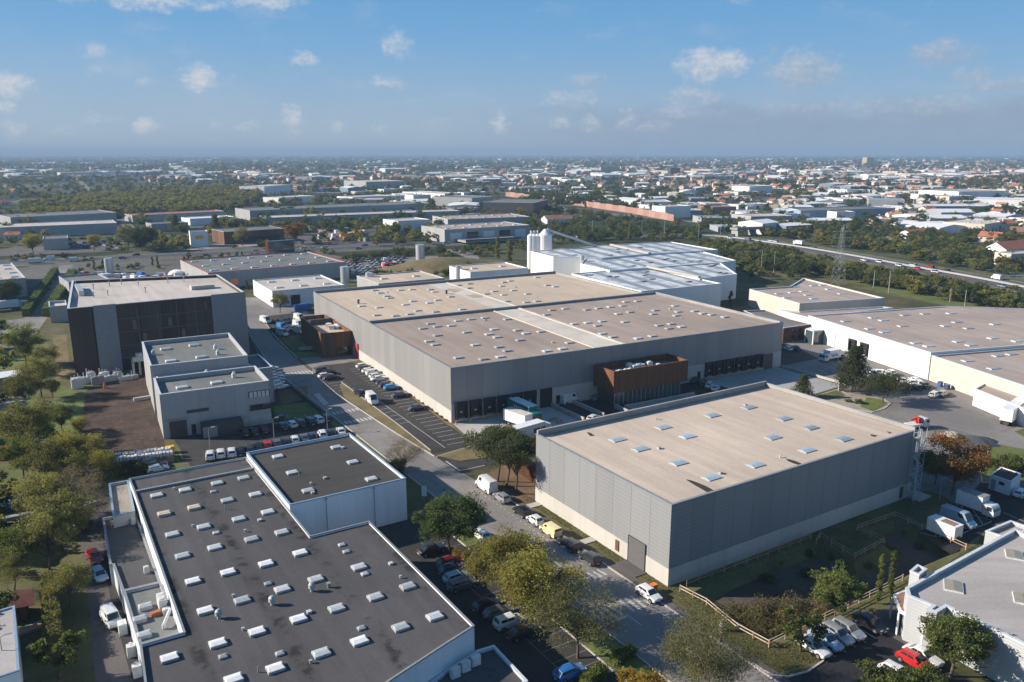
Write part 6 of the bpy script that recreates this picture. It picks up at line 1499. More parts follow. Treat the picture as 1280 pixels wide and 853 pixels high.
def slat_fence(pts, h, label):
    r_ = empty('slat_fence', (*pts[0], 0), label, 'fence'); m = MB()
    for a, b in zip(pts[:-1], pts[1:]): m.wall(a, b, .05, h, 0, math.dist(a, b) / .3); m.wall(b, a, .05, h, 0, math.dist(a, b) / .3); m.beam((*a, h), (*b, h), .14, .12)
    m.build('slats', M['wood_red'], r_); pm = MB()
    for p in pts: pm.box((*p, 0), (.18, .18, h + .1))
    pm.build('post', M['post'], r_)
slat_fence([(77.6, 131.0), (77.0, 113.0), (77.2, 110.2)], 3.2, 'tall cedar screen fence between the pines and the yard')
def lamp(px, py, h, label, z=0.0, arm=.9):
    x, y = G(px, py); r_ = empty('street_lamp', (x, y, z), label, 'street lamp', 'street lamps of the estate')
    m = MB(); m.tube((x, y, z), (x, y, z + h), .09, .05, 8); m.tube((x, y, z + h), (x + arm * .8, y, z + h + .25), .045, n=6); m.build('pole', M['steel'], r_)
    m = MB(); m.box((x + arm, y, z + h + .18), (.7, .28, .12)); m.build('lamp_head', M['metal'], r_)
lamp(343, 552, 5.0, 'slim street lamp in front of the two window bands'); lamp(409.5, 540, 5.0, 'slim street lamp on the lawn corner by the avenue'); lamp(263, 565, 5.0, 'slim street lamp behind the three white cars'); lamp(1174, 627, 4.0, 'lamp post with square head in the shaded lawn')
lamp(10, 860, 6.5, 'curved lamp post over the pale shed at the lower left')
def post_sign(name, px, py, w, h, z0, mat, label, cat='sign', ang=0.0, z=0.0):
    x, y = G(px, py); r_ = empty(name, (x, y, z), label, cat)
    m = MB(); m.box((x, y, z), (.1, .1, z0 + .1)); m.build('post', M['steel'], r_)
    m = MB(); m.box((x, y, z + z0), (w, .12, h), ang); m.build('panel', M[mat], r_)
post_sign('sign', 530.5, 626, .9, 1.9, .9, 'white', 'white upright sign in the shade left of the avenue', ang=-.5)
post_sign('totem_sign', 1050, 489, 1.5, 3.8, .05, 'white', 'white totem on the garden island'); post_sign('sign', 295, 367, 2.8, 2.4, 4.0, 'orange', 'orange square sign behind the slatted building')
x, y = G(813, 741); m = MB(); m.box((x + .6, y, .1), (.8, .7, 1.0)); m.box((x + .6, y, 1.1), (.86, .76, .06)); tag(m.build('utility_box', M['orange'], None, False, (x, y, 0)), 'orange box on the grass behind the white hatchback', 'box')
x, y = G(902, 789); m = MB(); m.box((x, y, 0), (1.1, 1.0, .12)); m.box((x, y, .12), (.5, .45, 1.4)); m.box((x, y, 1.52), (.56, .51, .05)); tag(m.build('meter_box', M['conc'], None, False, (x, y, 0)), 'pale utility pillar on the grass by the double-rail fence', 'box')
# construction barriers, blue recycling containers, pallets of drums
for i, (px, py) in enumerate(((1165, 552), (1171, 551), (1178, 549), (1186, 546.5))):
    x, y = G(px, py); r_ = empty('barrier', (x, y, 0), 'red and white barrier by the rubble heap in the grey yard', 'barrier', 'barriers in the grey yard'); m = MB(); m.box((x, y, .35), (1.8, .25, .6), .4 * i); m.build('board', M['red' if i % 2 == 0 else 'white'], r_); m = MB(); m.box((x, y, 0), (.5, .5, .35), .4 * i); m.build('foot', M['darkgrey'], r_)
for (px, py, s_, mt, l) in ((1192, 547, 3.2, 'gravel', 'pinkish rubble heap in the grey yard'), (1224, 553, 4.0, 'darkgrey', 'dark soil heap at the far end of the shaded lane')):
    x, y = G(px, py); m = MB(); rr = [s_ * random.uniform(.8, 1.2) for _ in range(14)]
    for j in range(3):
        for i in range(14):
            k = (i + 1) % 14; f0, f1 = 1 - j / 3, 1 - (j + 1) / 3; z0, z1 = 1.3 * (1 - f0 ** 1.5), 1.3 * (1 - f1 ** 1.5)
            m.face([(x + rr[i] * f0 * math.cos(i * .449), y + rr[i] * f0 * math.sin(i * .449), z0), (x + rr[k] * f0 * math.cos(k * .449), y + rr[k] * f0 * math.sin(k * .449), z0), (x + rr[k] * f1 * math.cos(k * .449), y + rr[k] * f1 * math.sin(k * .449), z1), (x + rr[i] * f1 * math.cos(i * .449), y + rr[i] * f1 * math.sin(i * .449), z1)])
    tag(m.build('rubble_heap', M[mt], None, False, (x, y, 0)), l, 'heap')
def pallet(x, y, ang, label, group, drum='offwhite'):
    r_ = empty('pallet_stack', (x, y, 0), label, 'pallet', group); m = MB(); ca, sa = math.cos(ang), math.sin(ang)
    for k in range(4): m.box((x, y, k * .32), (2.1, 1.5, .22), ang)
    for k in range(3): m.box((x + (k - 1) * .9 * ca, y + (k - 1) * .9 * sa, 0), (.12, 1.5, 1.3), ang)
    m.build('timber', M['post'], r_); m = MB()
    for k in range(3):
        for j in range(2): px, py = x + (k - 1) * .65 * ca - (j - .5) * .7 * sa, y + (k - 1) * .65 * sa + (j - .5) * .7 * ca; m.tube((px, py, 1.2), (px, py, 1.85 + .2 * random.random()), .28, n=12)
    m.build('drum', M[drum], r_)
A_, B_ = Vector(G(138, 585)), Vector(G(210, 576))
for i in range(9):
    for j in range(2):
        p = A_ + (B_ - A_) * (i / 8) + Vector((.1, 2.2 * j)); pallet(p.x, p.y, math.atan2((B_ - A_).y, (B_ - A_).x), 'timber pallet loaded with pale drums in the double row below the soil plot', 'pallets below the soil plot', 'offwhite' if random.random() < .75 else 'metal')
x, y = G(213, 566); m = MB(); m.box((x, y, 0), (1.6, 1.0, 1.3)); m.box((x, y, 1.3), (1.65, 1.05, .1)); tag(m.build('bin', M['yellow'], None, False, (x, y, 0)), 'yellow and green bin at the end of the pallet rows', 'bin')
def machine(px, py, d, mat, label, pipes=3, name='plant_unit', cat='machine', group=None, ang=0.0):
    x, y = G(px, py); r_ = empty(name, (x, y, 0), label, cat, group); m = MB(); m.box((x, y, 0), d, ang); m.box((x, y, d[2]), (d[0] * .7, d[1] * .7, .15), ang); m.build('casing', M[mat], r_)
    m = MB()
    for k in range(pipes):
        xx = x + (k - pipes / 2) * d[0] / max(1, pipes) * .9; m.tube((xx, y + .2, d[2]), (xx, y + .2, d[2] + random.uniform(.5, 1.4)), .14, n=8)
    if pipes: m.build('pipe', M['metal'], r_)
for i, (px, py, d, mt) in enumerate(((97, 485, (2.6, 2, 2.6), 'offwhite'), (108, 479, (3, 2, 1.6), 'metal'), (114, 474, (2, 2, 1.8), 'offwhite'), (123, 480, (3.2, 1.8, 2.0), 'steel'), (131, 473, (2.4, 2, 1.6), 'offwhite'), (140, 476, (3.4, 1.6, 1.4), 'metal'), (148, 471, (2, 1.6, 1.4), 'offwhite'), (157, 475, (3.6, 1.4, .9), 'offwhite'), (167, 473, (2.4, 1.4, .8), 'stone'))):
    machine(px, py, d, mt, 'pale piece of plant with pipes in the row between soil plot and slatted building', 3, 'plant_unit', 'machine', 'plant between soil plot and slatted building')
x, y = G(131, 486); m = MB(); m.box((x, y, 0), (.5, .5, 1.0)); m.tube((x, y, 1.0), (x, y, 1.7), .28, .12); tag(m.build('warning_post', M['orange'], None, False, (x, y, 0)), 'orange post at the head of the soil plot', 'post')
x, y = G(168, 470); r_ = empty('filter_tower', (x, y, 0), 'white tower with round top linked to the stepped grey building', 'tower'); m = MB(); m.tube((x, y, 0), (x, y, 5), .35); m.tube((x + 1.6, y, 0), (x + 1.6, y, 5), .35); m.box((x + 4, y, 4), (8, 1.6, 1.3)); m.build('frame', M['metal'], r_); m = MB(); m.tube((x + 1.8, y + .5, 5.3), (x + 1.8, y + .5, 6.2), 1.0, .9, 16); m.build('drum', M['metal'], r_)
x, y = G(178, 500); m = MB(); m.box((x, y, 0), (4, .8, .8), .05); tag(m.build('concrete_block', M['conc'], None, False, (x, y, 0)), 'pale block lying on the soil plot', 'block')
for i in range(6):
    x, y = G(1 + i * 6.3, 640 - i * 1.3); r_ = empty('container', (x, y, 0), 'blue ribbed container in the row on the left lawn', 'container', 'blue containers on the left lawn'); m = MB(); m.box((x, y, .1), (1.15, 2.6, 1.7))
    for k in range(5): m.box((x - .5 + k * .25, y - 1.32, .15), (.08, .08, 1.6))
    m.build('body', M['blue'], r_); m = MB(); m.box((x, y, 1.8), (1.2, 2.65, .06)); m.build('lid', M['blue_trim'], r_)
x, y = G(14, 655); r_ = empty('flatbed_trailer', (x, y, 0), 'long grey flatbed trailer in front of the blue containers', 'trailer'); m = MB(); m.box((x, y, .9), (9.5, 1.9, .3)); m.box((x, y - .95, 1.2), (9.5, .08, .35)); m.build('deck', M['metal'], r_); m = MB()
for k in range(4): m.tube((x - 3 + k * 2, y - .9, .42), (x - 3 + k * 2, y + .9, .42), .42, n=14)
m.build('wheels', M['tyre'], r_); r_.children[-1].name = 'wheel'
for i, (px, py, d, mt, l, nm) in enumerate(((8, 484, (9, 7, 3.2), 'white', 'white-roofed kiosk at the left edge', 'kiosk'), (8, 517, (9, 5, 3.0), 'stone', 'grey open canopy roof at the left edge', 'kiosk'), (6, 533, (8, 3, 2.4), 'cap', 'low grey stall below the canopy at the left edge', 'kiosk'), (6, 574, (3.2, 2.2, 2.2), 'red', 'red machine at the left edge above the lawn', 'machine'))):
    x, y = G(px, py); r_ = empty(nm, (x, y, 0), l, nm); m = MB(); m.box((x, y, 0), (d[0] - .8, d[1] - .8, d[2])); m.build('wall', M['cap' if mt != 'red' else 'red'], r_); m = MB(); m.box((x, y, d[2]), (d[0], d[1], .25)); m.build('roof', M[mt], r_)
for i, (px, py) in enumerate(((103, 634), (110, 636))):
    x, y = G(px, py); m = MB(); m.beam((x - 2, y, .3), (x + 2.2, y + 1.2 * i, .3), .7, .5); m.beam((x - 1.8, y, .6), (x + 2.0, y + 1.2 * i, .6), .5, .1); tag(m.build('beam', M['offwhite'], None, False, (x, y, 0)), ('pale beam lying on the gravel track', 'short pale beam propped beside the other on the gravel track')[i], 'beam')
# skip containers and portable toilets
for i, (px, py) in enumerate(((372, 389), (378, 388), (384, 387))): machine(px, py, (2.4, 2.2, 2.4), 'bright' if False else 'blue', 'blue cabin beside the white box-shaped warehouse', 0, 'cabin', 'cabin', 'blue cabins')
# walls of the dock ramp and small retaining walls
line_obj('retaining_wall', [[(106.3, 139), (106.3, 152.1)], [(112.2, 139), (112.2, 151.7)]], .35, 1.0, 'conc', 0, None, 'pair of concrete walls beside the sunken dock ramp', 'wall')
line_obj('retaining_wall', [[(182.9, 125.6), (183.2, 147)]], .35, .7, 'conc', 0, None, 'low wall at the end of the right dock yard', 'wall')
line_obj('retaining_wall', [[(72.0, 240.5), (76.2, 239.6)]], .3, 1.0, 'conc', 0, None, 'pale low wall in front of the lawn by the avenue timber office', 'wall')
line_obj('retaining_wall', [[(121, 142.2), (143.2, 141.3)], [(121, 129), (121, 142.2)]], .3, .6, 'conc', 0, None, 'low concrete walls round the terrace of the timber office', 'wall')
line_obj('retaining_wall', [[(57.4, 176), (57.2, 226), (62.8, 262), (67.2, 292)]], .25, .9, 'darkgrey', 0, None, 'long dark low wall along the left side of the avenue', 'wall')

# ------------------------------------------------------------------ highway
def ribbon(name, pxs, w, mat, z, world=None):
    P_ = [Vector(p) for p in (world or GP(pxs))]; pts = []
    for i in range(len(P_) - 1):                       # Catmull-Rom
        p0, p1, p2, p3 = P_[max(0, i - 1)], P_[i], P_[i + 1], P_[min(len(P_) - 1, i + 2)]
        for k in range(8):
            s = k / 8; pts.append(.5 * ((2 * p1) + (p2 - p0) * s + (2 * p0 - 5 * p1 + 4 * p2 - p3) * s * s + (3 * p1 - p0 - 3 * p2 + p3) * s ** 3))
    pts.append(P_[-1]); m = MB(); L, Rr = [], []
    for i, p in enumerate(pts):
        d = (pts[min(i + 1, len(pts) - 1)] - pts[max(0, i - 1)]).normalized(); n = Vector((-d.y, d.x)); L.append(p + n * w / 2); Rr.append(p - n * w / 2)
    for i in range(len(pts) - 1): m.face([(*Rr[i], z), (*Rr[i + 1], z), (*L[i + 1], z), (*L[i], z)])
    if name: tag(m.build(name, M[mat]), kind='structure')
    return pts
HW = [(-160, 336), (-60, 331), (60, 327.5), (200, 320.5), (330, 315.5), (430, 311), (560, 304), (700, 297), (800, 294), (894, 296), (976, 306), (1054, 318.5), (1139, 334), (1210, 346.5), (1290, 362), (1400, 384)]
hp = ribbon('highway', HW, 23, 'walk', L2)
ribbon('highway_verge', HW, 34, 'grass', L1)
hwl = []
for off in (-12, -1.2, 1.2, 12):
    pts = ribbon(None, HW, 1, 'road', 0); w_ = []
    for i, p in enumerate(pts):
        d = (pts[min(i + 1, len(pts) - 1)] - pts[max(0, i - 1)]).normalized(); w_.append(p + Vector((-d.y, d.x)) * off)
    hwl.append(w_)
m = MB()
for w_ in (hwl[0], hwl[3]):
    for a, b in zip(w_[:-1], w_[1:]): m.beam((*a, .035), (*b, .035), .25, .02)
tag(m.build('lane_marking', M['paint']), kind='structure')
m = MB()
for w_ in hwl[1:3]:
    for a, b in zip(w_[:-1], w_[1:]): m.beam((*a, .6), (*b, .6), .12, .45)
tag(m.build('crash_barrier', M['metal']), 'double steel crash barrier along the middle of the highway', 'barrier')
ribbon('slip_road', [(1085, 290), (1105, 295.6), (1135, 306), (1166, 319), (1215, 332), (1290, 349), (1400, 372)], 8, 'yard', L3)
ribbon('side_road', [(520, 236), (580, 262), (640, 284), (700, 296)], 14, 'yard', L2)
ribbon('side_road', [(560, 334), (590, 322), (560, 312)], 9, 'yard', L2)
ribbon('side_road', [(600, 345), (580, 333), (555, 322)], 9, 'yard', L3)
# car park of the red-trimmed store, depot lots
gsheet('car_park', [(432, 346), (545, 336), (548, 320), (420, 327)], L2, 'yard')
gsheet('depot_yard', [(-40, 322), (150, 314), (160, 298), (40, 304)], L2, 'walk')
gsheet('depot_yard', [(236, 313), (470, 306), (470, 286), (300, 296)], L2, 'walk')
gsheet('depot_yard', [(230, 313), (360, 305), (358, 300), (236, 308)], L3, 'gravel')
gsheet('truck_road', [(-60, 410), (30, 398), (66, 352), (74, 332), (92, 331), (60, 396), (30, 440), (20, 440)], L3, 'yard')
gsheet('yard', [(98, 345), (240, 340), (262, 362), (240, 372), (100, 372)], L2, 'walk')
gsheet('access_road', [(262, 372), (330, 372), (400, 395), (380, 405), (310, 408), (306, 395)], L2, 'yard')
gsheet('drainage_verge', [(560, 352), (500, 358), (470, 352), (520, 335), (600, 340)], L2, 'grass')
gsheet('shrub_ground', [(870, 300), (1010, 304), (1139, 334), (1290, 364), (1290, 408), (1190, 384), (1105, 368), (1005, 345), (925, 352)], L1, 'grass')
gsheet('meadow', [(1060, 352), (1110, 366), (1190, 384), (1290, 407), (1290, 398), (1200, 376), (1120, 358), (1080, 350)], L2, 'lawn')
gsheet('meadow', [(1195, 314), (1255, 316), (1262, 330), (1215, 326)], L2, 'lawn')
gsheet('shrub_ground', [(1090, 292), (1285, 345), (1300, 352), (1290, 357), (1130, 318), (1070, 298)], L2, 'grass')
# grassy mound
mx = G(552, 335); m = MB(); NR = 7; NA = 28; prev = None
for j in range(NR + 1):
    f = 1 - j / NR; rr = [(mx[0] + 42 * f * math.cos(i * 6.2832 / NA) * (1 + .1 * math.sin(3 * i * 6.2832 / NA)), mx[1] + 24 * f * math.sin(i * 6.2832 / NA), .02 + 5.5 * (.5 + .5 * math.cos(math.pi * f)) ** .8) for i in range(NA)]
    if prev:
        for i in range(NA): k = (i + 1) % NA; m.face([prev[i], prev[k], rr[k], rr[i]])
    prev = rr
tag(m.build('grass_mound', M['drygrass'], None, True), kind='structure')

# small vehicles too distant to show parts
def farcar(kind):
    m = MB(); L, Wd, Hh = {'car': (4.3, 1.8, 1.45), 'van': (5.4, 2.0, 2.4), 'lorry': (8.5, 2.4, 3.3)}[kind]
    if kind == 'lorry':
        m.box((-1.1, 0, 1.0), (6.2, 2.4, 2.3)); m.box((3.1, 0, .5), (1.9, 2.3, 2.2), 0, 2); m.box((4.06, 0, 1.5), (.04, 2.0, 1.0), 0, 1); m.box((-.4, 0, .4), (7, 1.6, .6), 0, 1)
    else:
        m.box((0, 0, .25), (L, Wd, Hh * .40)); w = Wd / 2
        zb, zt = .25 + Hh * .4, Hh; x0, x1, x2, x3 = (-L * .46, -L * .36, L * .08, L * .26) if kind == 'car' else (-L * .49, -L * .48, L * .28, L * .4)
        b_ = [(x0, -w * .95), (x3, -w * .95), (x3, w * .95), (x0, w * .95)]; t_ = [(x1, -w * .78), (x2, -w * .78), (x2, w * .78), (x1, w * .78)]
        for i in range(4): j = (i + 1) % 4; m.face([(*b_[i], zb), (*b_[j], zb), (*t_[j], zt), (*t_[i], zt)], None, 1 if kind == 'car' or i == 1 else 0)
        m.face([(*p, zt) for p in t_])
        for x in (-L * .3, L * .3):
            for s in (-1, 1): m.tube((x, s * w * .86, .32), (x, s * (w + .01), .32), .32, n=10, mi=1)
    return m.mesh('distant_' + kind, [PC['white'], M['glass'], PC['white']])
FC = {k: farcar(k) for k in ('car', 'van', 'lorry')}
CCOL = ['white'] * 8 + ['silver'] * 3 + ['grey'] * 3 + ['black'] * 4 + ['dark grey'] * 3 + ['navy', 'blue', 'red', 'pale blue', 'beige']
def fcar(kind, x, y, ang, label, group, col=None, z=.03):
    o = inst(FC[kind], {'car': 'distant_car', 'van': 'distant_van', 'lorry': 'lorry'}[kind], None, (x, y, z), ang, 1.0, PC[col or random.choice(CCOL)]); return tag(o, label, {'car': 'car', 'van': 'van', 'lorry': 'lorry'}[kind], group)
for i in range(len(hp) - 1):
    for side in (-1, 1):
        if random.random() < .19:
            a, b = hp[i], hp[i + 1]; d = (b - a).normalized(); n = Vector((-d.y, d.x)); p = a + (b - a) * random.random() + n * side * random.choice((4.2, 8.0))
            k = random.choice(['car'] * 14 + ['van'] * 1 + ['lorry']); fcar(k, p.x, p.y, math.atan2(d.y, d.x) + (math.pi if side > 0 else 0), f'{k} driving along the tree-lined highway', 'highway traffic', random.choice(['white'] * 4 + ['grey', 'black', 'red', 'silver']) if k != 'lorry' else random.choice(('white', 'orange', 'pale blue')))
for r0 in range(6):
    for i in range(12):
        if random.random() < .8:
            a = Vector(G(438, 345)); b = Vector(G(438 + 96, 337)); n_ = Vector(G(428, 327)) - a
            p = a + (b - a) * ((i + .5) / 12) * .9 + n_ * (.06 + r0 * .165); fcar(random.choice(['car'] * 7 + ['van']), p.x, p.y, -.2 + random.uniform(-.05, .05) + 1.5, 'car parked in the big lot behind the red-trimmed store', 'cars behind the red-trimmed store')
for i in range(46):
    x, y = G(random.uniform(62, 150), random.uniform(299, 311)); fcar(random.choice(['car'] * 5 + ['van']), x, y, random.choice((.3, 1.87)), 'vehicle in the yard of the left-hand depots', 'vehicles at the left depots')
for i in range(12):
    a = Vector(G(42, 372)); b = Vector(G(62, 340)); p = a + (b - a) * random.random(); fcar('car', p.x + random.choice((4, 12)), p.y, random.choice((1.5, 1.6)), 'car on the lane beside the left-edge warehouse', 'cars by the left-edge warehouse')
for i in range(60):
    px, py = random.uniform(100, 238), random.uniform(344, 366); x, y = G(px, py); machine(px, py, (random.uniform(2, 5), random.uniform(1.5, 3), random.uniform(1, 2.6)), random.choice(('white', 'offwhite', 'metal', 'steel', 'red', 'blue', 'white')), 'piece of stored material in the builder yard behind the slatted building', 0, 'stored_crate', 'crate', 'stored goods behind the slatted building', random.random() * 3)
for i in range(45):
    px, py = random.uniform(400, 462), random.uniform(287, 302); machine(px, py, (random.uniform(2, 4), random.uniform(1.5, 2.5), random.uniform(1.2, 3)), random.choice(('yellow', 'orange', 'yellow', 'offwhite', 'white', 'steel')), 'coloured plant machine in the hire yard by the orange tree', 1, 'digger', 'machine', 'machines in the hire yard', random.random() * 3)
x, y = G(488, 335); machine(488, 335, (8, 3, 2.6), 'red', 'red container in the big car park', 0, 'container', 'container')
# arched white tent and yard clutter behind the slatted building
x, y = G(224, 346); m = MB(); NS = 10
for i in range(NS):
    a0, a1 = math.pi * i / NS, math.pi * (i + 1) / NS; m.face([(x + 4.2 * math.cos(a0), y, 2.8 * math.sin(a0)), (x + 4.2 * math.cos(a1), y, 2.8 * math.sin(a1)), (x + 4.2 * math.cos(a1), y + 7, 2.8 * math.sin(a1)), (x + 4.2 * math.cos(a0), y + 7, 2.8 * math.sin(a0))][::-1]); m.face([(x, y, 0), (x + 4.2 * math.cos(a0), y, 2.8 * math.sin(a0)), (x + 4.2 * math.cos(a1), y, 2.8 * math.sin(a1))])
tag(m.build('tent', M['white'], None, False, (x, y, 0)), 'white arched tent behind the slatted building', 'tent')

# pylon, poles, noise wall, bridge
x, y = G(1047, 357); r_ = empty('lattice_pylon', (x, y, 0), 'steel lattice pylon rising from the trees on the right', 'pylon'); m = MB(); HP = 27.0
def leg(k, z): s = 2.1 * (1 - z / HP) ** 1.0 + .35; return Vector((x + s * (1 if k in (0, 3) else -1), y + s * (1 if k < 2 else -1), z))
zs = [0, 4, 7.6, 10.8, 13.6, 16, 18.2, 20.2, 22, 23.6, 25, 27]
for z0, z1 in zip(zs[:-1], zs[1:]):
    for k in range(4):
        j = (k + 1) % 4; m.beam(leg(k, z0), leg(k, z1), .12, .12); m.beam(leg(k, z0), leg(j, z1), .05, .05); m.beam(leg(j, z0), leg(k, z1), .05, .05); m.beam(leg(k, z1), leg(j, z1), .05, .05)
m.build('lattice', M['steel'], r_)
m = MB()
for z in (18.2, 22, 25): m.beam((x - 4, y + 1.8, z), (x + 4, y - 1.8, z), .25, .3)
m.build('cross_arm', M['metal'], r_)
def pole(px, py, h, label, name='utility_pole', rad=.16, group=None, arm=1.6, mat='conc_grey'):
    x, y = G(px, py); r_ = empty(name, (x, y, 0), label, 'pole', group); m = MB(); m.tube((x, y, 0), (x, y, h), rad, rad * .7, 8); m.build('shaft', M[mat], r_)
    if arm: m = MB(); m.beam((x - arm / 2, y, h - .4), (x + arm / 2, y, h - .4), .12, .12); m.build('cross_arm', M['steel'], r_)
    return (x, y, h - .3)
pw = [pole(1091.6, 360, 8, 'left of two concrete poles behind the brown-roofed warehouse', rad=.2), pole(1110.5, 367, 10, 'taller of two concrete poles behind the brown-roofed warehouse', rad=.22), pole(1205, 388, 8, 'utility pole on the meadow behind the long white warehouse', rad=.16), pole(1187, 378, 6, 'short pole on the meadow edge', rad=.14)]
wr = bpy.data.objects.new('overhead_wire', None)
m = MB()
for (a, b) in ((pw[0], pw[1]), (pw[1], pw[2]), (pw[2], (pw[2][0] + 30, pw[2][1] - 45, 7.7))):
    for k in range(8):
        f0, f1 = k / 8, (k + 1) / 8; s = lambda f: tuple(a[i] + (b[i] - a[i]) * f - (1.2 * 4 * f * (1 - f) if i == 2 else 0) for i in range(3)); m.tube(s(f0), s(f1), .035, n=4, cap=False)
bpy.data.objects.remove(wr); tag(m.build('overhead_wire', M['darkgrey']), 'thin wires slung between the poles behind the warehouses', 'wire')
for i, (px, py, h) in enumerate(((951, 342, 12), (967, 341, 11), (916.5, 232.5, 26), (1141, 261, 24), (1108.5, 222, 30), (1058, 247, 16), (700, 268, 12), (545, 306, 14), (740, 300, 14), (802, 298, 13), (830, 301, 14), (479.5, 230, 24), (570, 218, 20), (632, 219, 28), (325, 226, 12), (900, 300, 12), (873, 302, 12), (620, 300, 12))): pole(px, py, h, 'thin tall mast standing above the far roofs and trees', 'mast', .3 if h > 20 else .14, 'thin masts', 0, 'white' if h > 20 else 'metal')
r_ = empty('noise_wall', (*G(735, 259), 0), 'long pinkish noise barrier running beside the far road', 'wall'); m = MB(); NW = GP([(632, 245.5), (680, 251.5), (735, 259), (790, 267), (842, 277)])
for a, b in zip(NW[:-1], NW[1:]):
    n = int(math.dist(a, b) / 14); A = Vector(a); B = Vector(b)
    for i in range(n): p = A + (B - A) * (i / n); q = A + (B - A) * ((i + 1) / n); nn = Vector((-(B - A).y, (B - A).x)).normalized() * .5; h = 6.5 if i % 2 else 6.0; m.prism([tuple(p), tuple(q), tuple(q + nn), tuple(p + nn)], 0, h, i % 2)
m.build('panel', [plain('terracotta_panel', (.32, .175, .135), .8), plain('pale_terracotta_panel', (.36, .22, .175), .8)], r_)
r_ = empty('road_bridge', (*G(945, 293), 0), 'flat concrete road bridge with pale parapet over the highway cutting', 'bridge'); m = MB(); a = Vector(G(921, 296)); b = Vector(G(968, 294)); nn = Vector((-(b - a).y, (b - a).x)).normalized() * 9
m.prism([tuple(a), tuple(b), tuple(b + nn), tuple(a + nn)], 4.6, 5.8); m.build('deck', M['conc_grey'], r_); m = MB(); m.beam((*a, 6.3), (*b, 6.3), .2, 1.0); m.build('parapet', M['conc'], r_); m = MB()
for f in (.05, .5, .95): p = a + (b - a) * f + nn * .5; m.box((p.x, p.y, 0), (1, 8, 4.6), math.atan2((b - a).y, (b - a).x))
m.build('pier', M['conc_grey'], r_)
r_ = empty('road_bridge', (*G(600, 302), 0), 'dark low bridge of the highway left of the poplars', 'bridge'); m = MB(); a = Vector(G(572, 304)); b = Vector(G(640, 300)); nn = Vector((-(b - a).y, (b - a).x)).normalized() * 26; m.prism([tuple(a - nn * .5), tuple(b - nn * .5), tuple(b + nn * .5), tuple(a + nn * .5)], 1.2, 2.4); m.build('deck', M['conc_grey'], r_)
m = MB(); m.beam((*(a - nn * .5), 2.9), (*(b - nn * .5), 2.9), .3, 1.0); m.build('parapet', M['darkgrey'], r_)

# bins, bollards and pallets along the walls
rq = random.Random(12)
def bin_(x, y, mt, label, group):
    r_ = empty('waste_bin', (x, y, 0), label, 'bin', group); m = MB(); m.box((x, y, .12), (1.2, .9, 1.1)); m.build('body', M[mt], r_); m = MB(); m.box((x, y, 1.22), (1.26, .96, .1)); m.build('lid', M['darkgrey' if mt != 'darkgrey' else 'blue'], r_)
for i, (x, y) in enumerate(((47.6, 176.5), (49.2, 176.7), (104, 153.0), (102.4, 153.1), (118.3, 150.5), (203, 112), (202.2, 109.6), (8.0, 118), (8.1, 112), (52.6, 112.5))):
    bin_(x, y, ('darkgrey', 'cap', 'blue')[i % 3], 'wheeled waste bin standing against a building wall', 'waste bins at the walls')
for i in range(13):
    x, y = MW(.4 + 3.62 * i if i < 7 else 74.7 + 3.62 * (i - 7), -1.5); m = MB(); m.tube((x, y, 0), (x, y, 1.0), .09, n=8); m.tube((x, y, .7), (x, y, .82), .095, n=8); tag(m.build('bollard', M['yellow'], None, False, (x, y, 0)), 'yellow bollard in front of the loading docks', 'bollard', 'bollards at the docks')
for i in range(10):
    x, y = 84 + rq.uniform(0, 18), 141 + rq.uniform(0, 3); m = MB()
    for k in range(rq.randrange(1, 5)): m.box((x, y, k * .16), (1.2, .8, .13), rq.uniform(-.1, .1))
    tag(m.build('pallet', M['post'], None, False, (x, y, 0)), 'small stack of wooden pallets in the dock yard', 'pallet', 'pallets in the dock yard')
# ------------------------------------------------------------------ vegetation in the middle distance
SPOTS = []   # (x, y, proto key, scale)
def belt(px, n, keys, smin=.55, smax=1.05, seed=1):
    r = np.random.default_rng(seed); q = ccw(GP(px))
    for p in sample(q, n, r): SPOTS.append((float(p[0]), float(p[1]), keys[r.integers(len(keys))], float(r.uniform(smin, smax))))
D, O_, Gn, Lm, Or, D2, O2 = ['mid_%d' % i for i in range(7)]
belt([(868, 306), (960, 316), (1050, 333), (1130, 350), (1290, 382), (1290, 396), (1190, 378), (1105, 361), (1020, 345), (925, 338)], 520, [O_, O_, Gn, D, O2, O_, Lm, D, Gn], .35, .8, 1)
belt([(900, 289), (980, 299), (1060, 312), (1140, 326), (1230, 342), (1285, 353), (1285, 350), (1200, 330), (1140, 312), (1095, 296), (1075, 289)], 330, [D, O_, Gn, D, O_, Lm, Or], .4, .85, 42)
belt([(690, 262), (830, 282), (880, 286), (700, 292), (650, 282)], 110, [D, O_, Gn, D, Lm], .4, .9, 43)
belt([(868, 306), (960, 314), (1000, 326), (930, 338)], 90, [O_, O_, Gn, D], .5, .9, 41)
belt([(1115, 352), (1290, 386), (1290, 396), (1190, 374), (1110, 356)], 26, [O_, Lm, Gn], .5, .9, 2)
belt([(925, 340), (1020, 344), (1010, 350), (940, 352)], 16, [O_, D, Gn], .4, .7, 3)
belt([(880, 286), (1085, 290), (1140, 305), (1285, 345), (1285, 336), (1190, 308), (1080, 282), (870, 282)], 420, [D, O_, Gn, D, O_, Lm], .45, .9, 4)
belt([(1100, 290), (1290, 300), (1290, 312), (1180, 306)], 90, [D, O_, Or, Gn, Lm], .5, .95, 5)
belt([(690, 292), (870, 288), (880, 302), (700, 305)], 120, [D, D, O_, Gn], .45, .8, 6)
belt([(540, 318), (690, 302), (690, 310), (600, 320), (560, 326)], 40, [D, O_, Or, D], .45, .8, 7)
belt([(430, 324), (535, 312), (535, 318), (430, 328)], 46, [D, D, O_], .3, .5, 8)
belt([(440, 300), (560, 292), (560, 306), (450, 310)], 40, [O_, Gn, Lm, D], .45, .85, 9)
